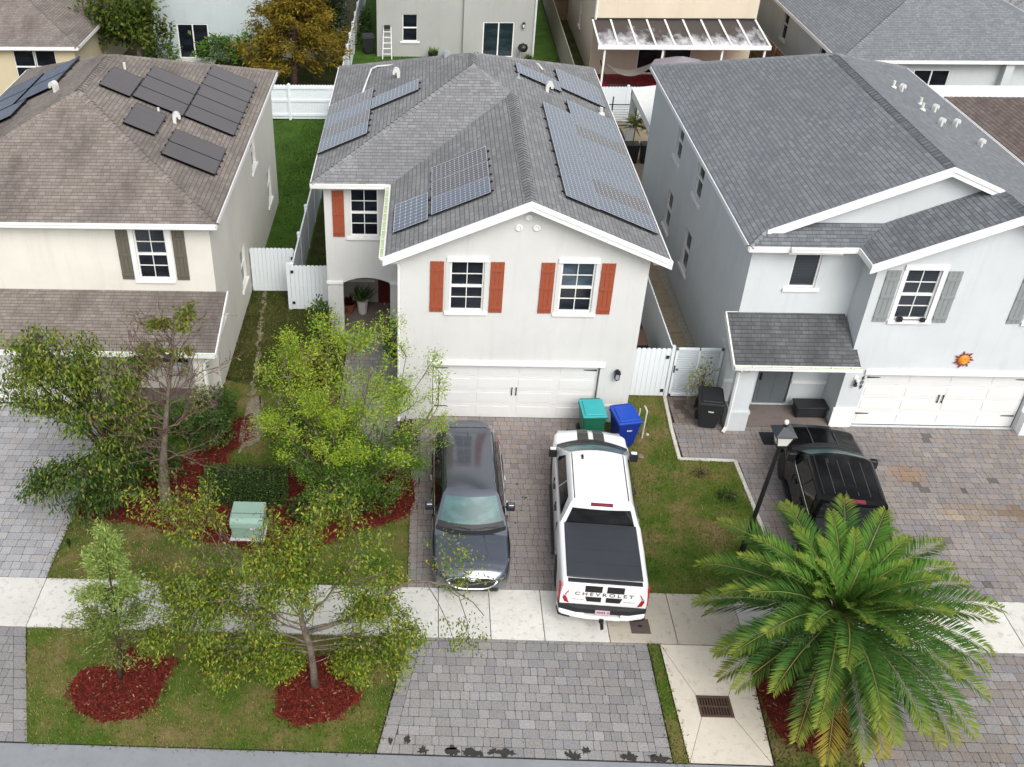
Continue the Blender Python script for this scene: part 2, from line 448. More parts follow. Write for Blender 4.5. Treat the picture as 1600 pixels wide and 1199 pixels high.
def ridge_cap(roof, a, b, mat, w=.15, step=.19):
    a, b = Vector(a), Vector(b); d = b - a; L = d.length; d.normalize()
    side = d.cross(Vector((0, 0, 1))).normalized(); up = side.cross(d)
    mb = MB(); n = int(L / step)
    for k in range(n):
        p0 = a + d * (k * step); p1 = a + d * ((k + 1) * step + .035)
        h0, h1 = .034, .014; j = rnd.uniform(-.008, .008); c = rnd.uniform(.0, 1)
        dz = Vector((0, 0, 1))
        dr = .075
        top0, top1 = p0 + up * h0, p1 + up * h1
        l0, l1 = p0 + side * (w + j) + up * (h0 - dr), p1 + side * (w + j) + up * (h1 - dr)
        r0, r1 = p0 - side * (w + j) + up * (h0 - dr), p1 - side * (w + j) + up * (h1 - dr)
        u = rnd.uniform(0, 40); uvb = [(u, .05), (u + .19, .05), (u + .19, .13), (u, .13)]
        mb.poly([top0, l0, l1, top1], 0, uvb); mb.poly([top0, top1, r1, r0], 0, uvb)
        mb.poly([top0, r0, r0 - up * .02, top0 - up * .02], 1); mb.poly([top0, top0 - up * .02, l0 - up * .02, l0], 1)
    return mb.build('ridge_cap', [MT[mat], MT['shingle_edge']], roof)
MT['shingle_edge'] = m_simple('shingle_edge', (.05, .05, .052), .95)

def fascia(parent, a, b, out, h=.17, t=.03, top=0.0, name='fascia'):
    a, b, o = Vector(a), Vector(b), Vector(out)
    mb = MB(); mb.prism([a + Vector((0, 0, top)), b + Vector((0, 0, top)), b + Vector((0, 0, top - h)), a + Vector((0, 0, top - h))], o * t)
    return mb.build(name, MT['trim'], parent)
def rake(parent, a, b, out):
    """two stepped white boards along a gable edge"""
    a, b, o = Vector(a), Vector(b), Vector(out)
    mb = MB(); z = Vector((0, 0, 1))
    mb.prism([a + z * .025, b + z * .025, b - z * .10, a - z * .10], o * .06)
    mb.prism([a - z * .10, b - z * .10, b - z * .24, a - z * .24], o * .035)
    return mb.build('rake_board', MT['trim'], parent)
def gutter(parent, a, b, out, mat_in='algae', w=.12, h=.11, straps=True, lid=None):
    a, b, o = Vector(a), Vector(b), Vector(out); z = Vector((0, 0, 1)); d = (b - a).normalized(); L = (b - a).length
    mb = MB()
    mb.prism([a + o * w, b + o * w, b + o * w - z * h, a + o * (w - .02) - z * h], -o * .018)
    mb.prism([a - z * .005, b - z * .005, b - z * h, a - z * h], o * .012)
    mb.prism([a + o * .012 - z * (h - .014), b + o * .012 - z * (h - .014), b + o * (w - .02) - z * (h - .014), a + o * (w - .02) - z * (h - .014)], -z * .014)
    for e, s in ((a, 1), (b, -1)): mb.prism([e + o * .012, e + o * (w - .018), e + o * (w - .018) - z * h, e + o * .012 - z * h], d * s * .012)
    mb.prism([a + d * .013 + o * .013 - z * (h - .016), b - d * .013 + o * .013 - z * (h - .016), b - d * .013 + o * (w - .02) - z * (h - .016), a + d * .013 + o * (w - .02) - z * (h - .016)], z * (h - .045), 1)
    if straps:
        k = .5
        while k < L - .1:
            p = a + d * k; mb.prism([p + o * .0, p + d * .03, p + d * .03 + o * w, p + o * w], z * .006); k += .55
    if lid:
        p0, p1 = a + d * lid[0] * L, a + d * lid[1] * L
        mb.prism([p0 + z * .012, p1 + z * .012, p1 + o * (w + .01) + z * .004, p0 + o * (w + .01) + z * .004], -z * .008)
    return mb.build('gutter', [MT['trim'], MT[mat_in]], parent)
def downspout(parent, pts, w=.05):
    mb = MB(); mb.tube(pts, w, 4)
    return mb.build('downspout', MT['trim'], parent)

def solar_panel(parent, O, U, V, N, w, h, nu, nv, cells='cell_blue', fr='alu', lift=.1):
    """O lower corner on the roof plane, U along, V up-slope, N normal"""
    O, U, V, N = Vector(O), Vector(U), Vector(V), Vector(N)
    T = lambda p: O + U * p[0] + V * p[1] + N * (lift + p[2])
    mb = MB(); g = .012; t = .03
    mb.box(g, w - g, g, h - g, -.045, -.004, 2, F=T)
    e = .018
    for a, b, c, d in ((g, w - g, g, g + e), (g, w - g, h - g - e, h - g), (g, g + e, g + e, h - g - e), (w - g - e, w - g, g + e, h - g - e)): mb.box(a, b, c, d, -.047, .003, 0, F=T)
    o = mb.build('solar_panel', [MT[fr], MT['dark'], MT['panel_black']], parent)
    c = MB(); a = g + e
    c.poly([T((a, a, .0)), T((w - a, a, .0)), T((w - a, h - a, .0)), T((a, h - a, .0))], 0, [(0, 0), (nu, 0), (nu, nv), (0, nv)])
    c.build('cell_sheet', MT[cells], o)
    for x in (w * .22, w * .78):
        r = MB(); r.box(x - .02, x + .02, -.05, h + .05, -.1, -.05, F=T)
        for y in (.06, h - .06): r.box(x - .035, x + .035, y - .05, y + .05, -.11, -.06, F=T)
        r.build('mounting_rail', MT['panel_black'], o)
    return o
def panels(parent, O, U, V, N, blocks):
    """blocks: (u, v, w, h, nu, nv, cells, frame)"""
    for u, v, w, h, nu, nv, c, f in blocks:
        solar_panel(parent, Vector(O) + Vector(U) * u + Vector(V) * v, U, V, N, w, h, nu, nv, c, f)

def gooseneck(roof, p, ang=0, s=1.0, mat='vent_white', w=.26):
    """curved sheet metal roof vent, mouth facing down slope"""
    p = Vector(p); d = Vector((math.cos(ang), math.sin(ang), 0)); q = d.cross(Vector((0, 0, 1)))
    prof = []
    for k in range(9):
        t = math.pi * .95 * k / 8
        prof.append((-.17 * math.cos(t), .26 + .2 * math.sin(t)))
    prof = [(-.17, -.1)] + prof + [(.15, .17)]
    inner = [(.05, .2), (.05, .26), (-.02, .3), (-.05, -.12)]
    mb = MB(); poly = [p + d * a * s + Vector((0, 0, b * s)) for a, b in prof + inner]
    mb.prism([x - q * w * s / 2 for x in poly], q * w * s)
    return mb.build('roof_vent', MT[mat], roof)
def stack(roof, p, r=.045, h=.3, mat='vent_white'):
    mb = MB(); mb.lathe([(r * 2.6, -.06), (r * 2.2, .02), (r * 1.2, .04), (r, .05), (r, h), (r * .8, h), (r * .8, h - .05)], p, 12)
    return mb.build('vent_pipe', MT[mat], roof, smooth=False)
def wall_light(parent, F, x, z, style='lantern'):
    mb = MB()
    mb.box(x - .05, x + .05, 0.001, .02, z - .08, z + .1, F=F)
    mb.box(x - .015, x + .015, .02, .13, z + .1, z + .13, F=F)
    mb.box(x - .085, x + .085, .05, .22, z + .07, z + .1, F=F); mb.box(x - .05, x + .05, .085, .185, z + .1, z + .14, F=F); mb.box(x - .015, x + .015, .12, .15, z + .14, z + .2, F=F)
    mb.box(x - .05, x + .05, .085, .185, z - .16, z - .13, F=F); mb.box(x - .02, x + .02, .115, .155, z - .2, z - .16, F=F)
    for a in (-.06, .06):
        for b in (.075, .195): mb.box(x + a - .008, x + a + .008, b - .008, b + .008, z - .14, z + .08, F=F)
    o = mb.build('wall_lantern', MT['black_metal'], parent)
    MB().box(x - .05, x + .05, .085, .185, z - .13, z + .07, F=F).build('lantern_glass', MT['vent_grey'] if style == 'lantern' else MT['lamp_glass'], o)
    return o
def simple_roof_hip(parent, x0, x1, y0, y1, z, s, mat, ridge=True, ov=0):
    """rectangular hip roof"""
    hx, hy = (x1 - x0) / 2, (y1 - y0) / 2; h = min(hx, hy); zr = z + h * s
    r = Roof(); A, B, C_, D = (x0, y0, z), (x1, y0, z), (x1, y1, z), (x0, y1, z)
    if hx <= hy: P, Q = (x0 + h, y0 + h, zr), (x0 + h, y1 - h, zr)
    else: P, Q = (x0 + h, y0 + h, zr), (x1 - h, y0 + h, zr)
    if hx <= hy:
        r.plane([A, B, P], (1, 0, 0)); r.plane([B, C_, Q, P], (0, 1, 0)); r.plane([C_, D, Q], (1, 0, 0)); r.plane([D, A, P, Q], (0, 1, 0))
        hips = ((A, P), (B, P), (C_, Q), (D, Q), (P, Q))
    else:
        r.plane([A, B, Q, P], (1, 0, 0)); r.plane([B, C_, Q], (0, 1, 0)); r.plane([C_, D, P, Q], (1, 0, 0)); r.plane([D, A, P], (0, 1, 0))
        hips = ((A, P), (D, P), (B, Q), (C_, Q), (P, Q))
    ro = r.build(parent, mat)
    sb = MB(); sb.poly([(x0, y0, z - .14), (x0, y1, z - .14), (x1, y1, z - .14), (x1, y0, z - .14)]); sb.build('soffit', MT['trim_dirty'], ro)
    for a, b in hips: ridge_cap(ro, a, b, mat)
    for a, b, o in ((A, B, (0, -1, 0)), (B, C_, (1, 0, 0)), (C_, D, (0, 1, 0)), (D, A, (-1, 0, 0))): fascia(ro, a, b, o)
    return ro

FRONT = lambda y: frame((0, y, 0), (1, 0, 0), (0, -1, 0))
BACK = lambda y: frame((0, y, 0), (1, 0, 0), (0, 1, 0))
RIGHT = lambda x: frame((x, 0, 0), (0, 1, 0), (1, 0, 0))
LEFT = lambda x: frame((x, 0, 0), (0, 1, 0), (-1, 0, 0))

# ------------------------------------------------------------------ centre house
def house_centre():
    H = thing('house', 'light grey two-storey house with orange-red shutters and solar panels on its grey roof', 'house', (-1.2, 5, 0))
    F0 = FRONT(0); w = MB()
    wall(F0, -3.46, 3.41, -.02, 5.47, [(-2.04, -1.10, 3.86, 5.43), (1.02, 1.95, 3.86, 5.43), (-2.46, 2.46, -.02, 2.03)], w, depth=.15)
    w.poly([(-3.46, 0, 5.47), (3.41, 0, 5.47), (3.41, 0, 5.78), (0, 0, 7.25), (-3.46, 0, 5.76)])
    wall(RIGHT(3.41), 0, 15.5, -.02, 5.72, [(3, 3.9, 3.9, 5.3), (9, 9.9, 3.9, 5.3)], w)
    wall(LEFT(-3.46), 0, 4.75, -.02, 5.72, [], w)
    F1 = FRONT(4.75)
    wall(F1, -6.0, -3.46, 2.32, 5.72, [(-5.17, -4.27, 3.78, 5.42)], w)
    wall(F1, -6.0, -5.48, -.02, 2.32, [], w); wall(F1, -3.9, -3.46, -.02, 2.32, [], w)
    n = 14; xa, xb, zs, rise = -5.48, -3.9, 2.06, .2
    A = [(xa + (xb - xa) * k / n, zs + rise * (1 - (2 * k / n - 1) ** 2)) for k in range(n + 1)]
    for (a, b), (c, d) in zip(A, A[1:]):
        w.poly([F1((a, 0, b)), F1((c, 0, d)), F1((c, 0, 2.32)), F1((a, 0, 2.32))])
        w.poly([F1((a, 0, b)), F1((c, 0, d)), F1((c, -.22, d)), F1((a, -.22, b))])
    for x in (xa, xb): w.poly([F1((x, 0, -.02)), F1((x, 0, zs)), F1((x, -.22, zs)), F1((x, -.22, -.02))])
    wall(LEFT(-6.0), 4.75, 15.5, -.02, 5.72, [(8, 8.9, 3.9, 5.3)], w); wall(BACK(15.5), -6.0, 3.41, -.02, 5.72, [(-4, -2.2, .1, 2.1)], w)
    # entry recess
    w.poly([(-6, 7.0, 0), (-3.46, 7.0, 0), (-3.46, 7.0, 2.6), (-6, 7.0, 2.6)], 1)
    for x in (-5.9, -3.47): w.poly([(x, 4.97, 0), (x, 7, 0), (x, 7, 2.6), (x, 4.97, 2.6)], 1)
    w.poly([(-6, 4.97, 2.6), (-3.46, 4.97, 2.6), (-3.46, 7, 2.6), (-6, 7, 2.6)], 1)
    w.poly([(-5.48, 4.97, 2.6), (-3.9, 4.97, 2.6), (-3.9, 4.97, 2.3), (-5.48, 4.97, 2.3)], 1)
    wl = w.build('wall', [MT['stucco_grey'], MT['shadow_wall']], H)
    t = MB()
    t.box(-6.03, -5.47, 0.001, .05, 2.02, 2.13, F=F1).box(-3.91, -3.47, .001, .05, 2.02, 2.13, F=F1)
    t.build('band_trim', MT['trim'], wl, bevel=.006)
    t = MB(); t.box(-5.9, -4.55, .0, .04, .86, .97, F=FRONT(6.995)).build('recess_band', MT['trim'], wl)
    t = MB(); t.box(2.62, 3.45, .001, .035, .58, .66, F=F0).build('base_band', MT['trim'], wl, bevel=.006)
    d = MB().box(-4.42, -3.55, .01, .06, .02, 2.15, F=FRONT(6.99)).build('front_door', MT['door_red'], H)
    pm = MB()
    for a in (-4.32, -3.93):
        for b, c in ((.2, .9), (1.05, 1.95)): pm.box(a, a + .3, .06, .075, b, c, F=FRONT(6.99))
    pm.build('raised_panel', MT['door_red'], d, bevel=.01)
    MB().lathe([(.03, 0), (.035, .03), (.02, .05)], (-4.35, 6.92, 1.02), 10).build('handle', MT['alu'], d)
    fl = MB().box(-5.95, -3.47, 4.9, 6.98, -.01, .03).build('porch_floor', MT['tile_walk'], H)
    window(H, F0, -2.04, -1.10, 3.86, 5.43, lintel=.1)
    window(H, F0, 1.02, 1.95, 3.86, 5.43, lintel=.1, glasses=('glass', 'glass_blue'))
    window(H, F1, -5.17, -4.27, 3.78, 5.42)
    window(H, RIGHT(3.41), 3, 3.9, 3.9, 5.3); window(H, RIGHT(3.41), 9, 9.9, 3.9, 5.3); window(H, LEFT(-6.0), 8, 8.9, 3.9, 5.3)
    window(H, BACK(15.5), -4, -2.2, .1, 2.1, cols=2, rows=1, sill=False)
    for a, b in ((-2.17, -2.05), (-1.09, -.97), (.9, 1.01), (1.96, 2.07)): MB().box(a, b, .001, .022, 3.86, 5.44, F=F0).build('window_surround', MT['stucco_grey'], wl)
    for a, b in ((-2.6, -2.22), (-.93, -.55), (.46, .84), (2.11, 2.49)): shutter(H, F0, a, b, 3.83, 5.44, 'shutter_red')
    shutter(H, F1, -5.74, -5.36, 3.77, 5.38, 'shutter_red'); shutter(H, F1, -4.06, -3.68, 3.77, 5.38, 'shutter_red')
    garage_door(H, F0, -2.44, 2.44, .0, 2.03)
    MB().box(-2.6, 2.58, -.005, .06, 2.02, 2.17, F=F0).build('garage_head_trim', MT['trim'], wl, bevel=.008)
    for x, z in ((0, 6.78), (-.245, 6.48), (.235, 6.48)):
        m = MB(); m.lathe([(.095, 0), (.105, .025), (.075, .045), (.06, .045), (.055, .006), (.0, .007)], (0, 0, 0), 18, F=lambda p: (x + p[0], -p[2], z + p[1]))
        m.build('gable_vent', MT['trim'], wl, smooth=False)
    wall_light(H, F0, 2.95, 1.83)
    # roof
    g = .4314; r = Roof()
    PK, RP = (-1.25, 9.25, 7.95), (-1.25, 10.5, 7.95)
    r.plane([(3.85, -.4, 5.75), (3.85, 15.9, 5.75), RP, PK, (0, 8.06, 7.411), (0, -.4, 7.411)], (0, 1, 0))
    r.plane([(-3.85, -.4, 5.75), (0, -.4, 7.411), (0, 8.06, 7.411), (-3.85, 4.4, 5.75)], (0, 1, 0))
    r.plane([(-6.35, 4.4, 5.75), (-3.85, 4.4, 5.75), (0, 8.06, 7.411), PK], (1, 0, 0))
    r.plane([(-6.35, 4.4, 5.75), PK, RP, (-6.35, 15.9, 5.75)], (0, 1, 0))
    r.plane([(-6.35, 15.9, 5.75), RP, (3.85, 15.9, 5.75)], (1, 0, 0))
    ro = r.build(H, 'shingle_grey')
    sb = MB(); z = 5.6
    sb.poly([(-3.8, -.38, z), (-3.8, 4.6, z), (-3.46, 4.6, z), (-3.46, -.38, z)]); sb.poly([(3.41, -.38, z), (3.41, 15.9, z), (3.8, 15.9, z), (3.8, -.38, z)])
    sb.poly([(-6.3, 4.45, z), (-3.46, 4.45, z), (-3.46, 4.75, z), (-6.3, 4.75, z)]); sb.poly([(-6.3, 4.45, z), (-6.0, 4.45, z), (-6, 15.9, z), (-6.3, 15.9, z)])
    sb.poly([(-3.85, -.36, 5.65), (0, -.36, 7.29), (0, 0.02, 7.29), (-3.85, 0.02, 5.65)]); sb.poly([(3.85, -.36, 5.65), (0, -.36, 7.29), (0, .02, 7.29), (3.85, .02, 5.65)])
    sb.build('soffit', MT['trim_dirty'], ro)
    for a, b in (((-6.35, 4.4, 5.75), PK), (PK, (0, 8.06, 7.411)), ((0, -.38, 7.411), (0, 8.06, 7.411)), (PK, RP), ((-6.35, 15.9, 5.75), RP), ((3.85, 15.9, 5.75), RP)): ridge_cap(ro, a, b, 'shingle_grey')
    rake(ro, (-3.9, -.4, 5.73), (0, -.4, 7.41), (0, -1, 0)); rake(ro, (3.9, -.4, 5.73), (0, -.4, 7.41), (0, -1, 0))
    fascia(ro, (3.85, -.4, 5.75), (3.85, 15.9, 5.75), (1, 0, 0)); fascia(ro, (-6.35, 4.4, 5.75), (-6.35, 15.9, 5.75), (-1, 0, 0)); fascia(ro, (-6.35, 15.9, 5.75), (3.85, 15.9, 5.75), (0, 1, 0))
    fascia(ro, (-3.85, -.4, 5.75), (-3.85, 4.4, 5.75), (-1, 0, 0)); fascia(ro, (-6.35, 4.4, 5.75), (-3.85, 4.4, 5.75), (0, -1, 0))
    gutter(ro, (-3.885, -.42, 5.76), (-3.885, 4.25, 5.76), (-1, 0, 0)); gutter(ro, (-6.35, 4.37, 5.76), (-4.0, 4.37, 5.76), (0, -1, 0), lid=(.74, 1.0), mat_in='algae')
    downspout(H, [(-3.92, -.36, 5.64), (-3.9, -.34, 5.56), (-3.5, -.08, 5.42), (-3.46, -.07, 5.25), (-3.46, -.07, .12), (-3.46, -.2, .03)])
    # solar arrays
    s = Vector((1, 0, g)).normalized(); up = 1 / s.x
    Bl = [(.8 + 1.86 * k, (3.85 - 1.98) * up, 1.84, 1.06, 12, 7, c, 'alu') for k, c in enumerate(('cell_blue',) * 4)]
    Bl += [(.86 + 1.095 * k, (3.85 - 3.69) * up, 1.075, 1.87, 7, 12, c, 'alu') for k, c in enumerate(('cell_blue', 'cell_brown', 'cell_blue', 'cell_blue', 'cell_blue', 'cell_brown', 'cell_blue', 'cell_blue'))]
    Bl += [(10.3, (3.85 - 1.9) * up, 1.06, 1.74, 7, 12, 'cell_blue', 'alu'), (10.78, (3.85 - 3.57) * up, 1.08, 1.82, 7, 12, 'cell_blue', 'alu'), (11.88, (3.85 - 3.57) * up, 1.08, 1.82, 7, 12, 'cell_blue', 'alu')]
    panels(ro, (3.85, 0, 5.75), (0, 1, 0), (-s.x, 0, s.z), (s.z, 0, s.x), [(u, v, w_, h_, a, b, c, f) for u, v, w_, h_, a, b, c, f in Bl])
    panels(ro, (-3.85, 0, 5.75), (0, 1, 0), (s.x, 0, s.z), (-s.z, 0, s.x), [(.7, .22 * up, 1.8, 1.07, 8, 6, 'cell_blue', 'alu')] + [(.9 + 1.11 * k, 1.28 * up, 1.09, 1.78, 7, 12, c, 'alu') for k, c in enumerate(('cell_blue', 'cell_brown', 'cell_brown'))])
    panels(ro, (-6.35, 0, 5.75), (0, 1, 0), (s.x, 0, s.z), (-s.z, 0, s.x), [(6.55 + 1.12 * k, .04, 1.1, 1.8, 7, 12, c, 'alu') for k, c in enumerate(('cell_blue', 'cell_brown', 'cell_blue', 'cell_brown'))] + [(8.75, 1.7 * up, 1.1, 1.76, 7, 12, 'cell_blue', 'alu')])
    # roof furniture
    zr = lambda x: 5.75 + (x + 6.35) * g
    gooseneck(ro, (-3.9, 11.3, zr(-3.9)), math.pi, .8, 'vent_white'); gooseneck(ro, (-2.1, 11.4, zr(-2.1) - .25), math.pi * 1.1, .9, 'vent_grey', .35)
    gooseneck(ro, (1.45, 9.95, 5.75 + (3.85 - 1.45) * g), 0, .8); stack(ro, (3.35, 10.15, 5.75 + .5 * g), .06, .22); stack(ro, (.35, 10.0, 5.75 + 3.5 * g), .04, .16, 'vent_grey')
    c = MB(); c.tube([(-5.1, 10.9, zr(-5.1) + .1), (-5.0, 12.2, zr(-5) + .12), (-4.9, 13.2, zr(-4.9) + .14), (-4.7, 13.45, zr(-4.9) + .18), (-2.6, 12.4, 7.05)], .035, 8); c.build('conduit', MT['vent_white'], ro, smooth=True)
    c = MB(); c.tube([(.3, 12.3, 6.9), (1.0, 12.95, 6.85), (1.3, 12.8, 6.86), (1.4, 12.2, 6.86)], .035, 8); c.build('conduit', MT['vent_white'], ro, smooth=True)
    return H
house_centre()

# ------------------------------------------------------------------ left house
def house_left():
    H = thing('house', 'cream two-storey house with olive shutters and black solar panels on a brown hip roof', 'house', (-14, 6, 0))
    w = MB(); F = FRONT(2.05)
    wall(F, -18.8, -9.15, 2.6, 5.58, [(-11.45, -10.5, 3.6, 5.28), (-18.1, -17.2, 3.6, 5.28)], w)
    w.poly([(-9.15, 1.3, -.02), (-9.15, 2.05, -.02), (-9.15, 2.05, 2.95), (-9.15, 1.3, 2.9)])
    wall(RIGHT(-9.15), 2.05, 15.5, -.02, 5.58, [(6.1, 7.0, .95, 2.35), (9.9, 10.8, 3.75, 5.1), (12.9, 13.8, 1.0, 2.4)], w)
    wall(FRONT(1.3), -13.2, -9.15, -.02, 2.9, [(-12.2, -10.1, .95, 2.15)], w)
    
    wall(LEFT(-18.8), 1.3, 15.5, -.02, 5.58, [], w); wall(BACK(15.5), -18.8, -9.15, -.02, 5.58, [], w)
    wall(FRONT(.3), -18.8, -13.2, -.02, 2.42, [(-18.3, -13.7, -.02, 2.1)], w); w.poly([(-13.2, .3, 0), (-13.2, 1.3, 0), (-13.2, 1.3, 2.42), (-13.2, .3, 2.42)])
    wl = w.build('wall', MT['stucco_cream'], H)
    garage_door(H, FRONT(.3), -18.28, -13.72, 0, 2.1)
    window(H, F, -11.45, -10.5, 3.6, 5.28, glasses=('glass', 'blind'), surround=.17); window(H, F, -18.1, -17.2, 3.6, 5.28, surround=.17)
    window(H, FRONT(1.3), -12.2, -11.16, .95, 2.15, cols=1, rows=2); window(H, FRONT(1.3), -11.14, -10.1, .95, 2.15, cols=1, rows=2)
    for a, b, c, d in ((6.1, 7.0, .95, 2.35), (9.9, 10.8, 3.75, 5.1), (12.9, 13.8, 1.0, 2.4)): window(H, RIGHT(-9.15), a, b, c, d, cols=1, rows=2)
    for a, b in ((-11.98, -11.6), (-10.29, -9.91), (-18.68, -18.3), (-17.0, -16.62)): shutter(H, F, a, b, 3.6, 5.26, 'shutter_olive')
    for x in (-9.35, -12.9):
        c = MB(); c.box(x - .2, x + .2, -.3, .1, 0, 2.42).box(x - .24, x + .24, -.34, .14, 0, .1).box(x - .23, x + .23, -.33, .13, .82, .92); c.build('porch_column', MT['stucco_cream'], H, bevel=.01)
    MB().box(-13.1, -9.1, -.35, 1.3, -.02, .06).build('porch_floor', MT['tile_walk'], H)
    # porch roof
    r = Roof(); r.plane([(-19.1, -.4, 2.55), (-8.82, -.4, 2.55), (-8.82, 2.05, 3.2), (-19.1, 2.05, 3.2)], (1, 0, 0)); pr = r.build(H, 'shingle_brown'); pr.name = 'porch_roof'
    sb = MB(); sb.poly([(-19.0, -.38, 2.42), (-8.86, -.38, 2.42), (-8.86, 2.05, 2.42), (-19, 2.05, 2.42)]); sb.build('soffit', MT['trim_dirty'], pr)
    m = MB(); m.prism([(-8.82, -.42, 2.56), (-8.82, 2.04, 3.22), (-8.82, 2.04, 3.06), (-8.82, -.42, 2.4)], (.04, 0, 0)); m.build('rake_board', MT['trim'], pr)
    fascia(pr, (-19.1, -.4, 2.55), (-8.82, -.4, 2.55), (0, -1, 0)); gutter(pr, (-19.1, -.43, 2.56), (-8.8, -.43, 2.56), (0, -1, 0), lid=None)
    downspout(H, [(-8.95, -.48, 2.44), (-9.0, -.4, 2.36), (-9.2, -.36, 2.2), (-9.2, -.36, .1), (-9.2, -.5, .04)])
    ro = simple_roof_hip(H, -19.1, -8.86, 1.72, 15.7, 5.62, .43, 'shingle_brown')
    gutter(ro, (-19.1, 1.69, 5.63), (-8.84, 1.69, 5.63), (0, -1, 0), 'gutter_in', lid=(0, 1))
    s = Vector((1, 0, .43)).normalized(); up = 1 / s.x; X = -8.86
    blocks = []
    def blk(xa, xb, y0, y1, ny, cells='cell_black', fr='panel_black', nu=4):
        for k in range(ny): blocks.append((y0 + (y1 - y0) * k / ny, (X - xb) * up, (y1 - y0) / ny - .004, (xb - xa) * up, nu, 1, cells, fr))
    blk(-13.6, -12.62, 7.65, 9.5, 1); blk(-12.6, -10.98, 7.8, 10.95, 3); blk(-10.97, -9.34, 7.9, 13.3, 5); blk(-12.38, -11.4, 5.63, 7.43, 1); blk(-11.0, -9.38, 4.57, 6.68, 2)
    panels(ro, (X, 0, 5.62), (0, 1, 0), (-s.x, 0, s.z), (s.z, 0, s.x), blocks)
    XL = -19.1; bl = []
    for u, xa in ((7.2, -17.9), (8.95, -17.0), (10.7, -17.0)):
        for k in range(1): bl.append((u, (xa - XL) * up, 1.7, 1.5, 4, 1, 'cell_sky_reflection', 'panel_black'))
    for u, xa in ((9.0, -18.6), (10.75, -18.6)): bl.append((u, (xa - XL) * up, 1.7, 1.6, 4, 1, 'cell_sky_reflection', 'panel_black'))
    bl.append((5.4, (-18.6 - XL) * up, 1.7, .7, 4, 1, 'cell_sky_reflection', 'panel_black'))
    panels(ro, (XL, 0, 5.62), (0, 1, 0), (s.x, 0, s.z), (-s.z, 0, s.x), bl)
    gooseneck(ro, (-11.05, 7.35, 5.62 + (X + 11.05) * .43), math.pi * .1, .8); stack(ro, (-11.65, 7.45, 5.62 + (X + 11.65) * .43), .04, .22)
    gooseneck(ro, (-15.35, 8.35, 5.62 + (-15.35 - XL) * .43), math.pi * .9, .8); stack(ro, (-13.3, 9.9, 7.45), .05, .3); stack(ro, (-9.9, 9.5, 6.0), .05, .1, 'black_metal') if 0 else None
house_left()

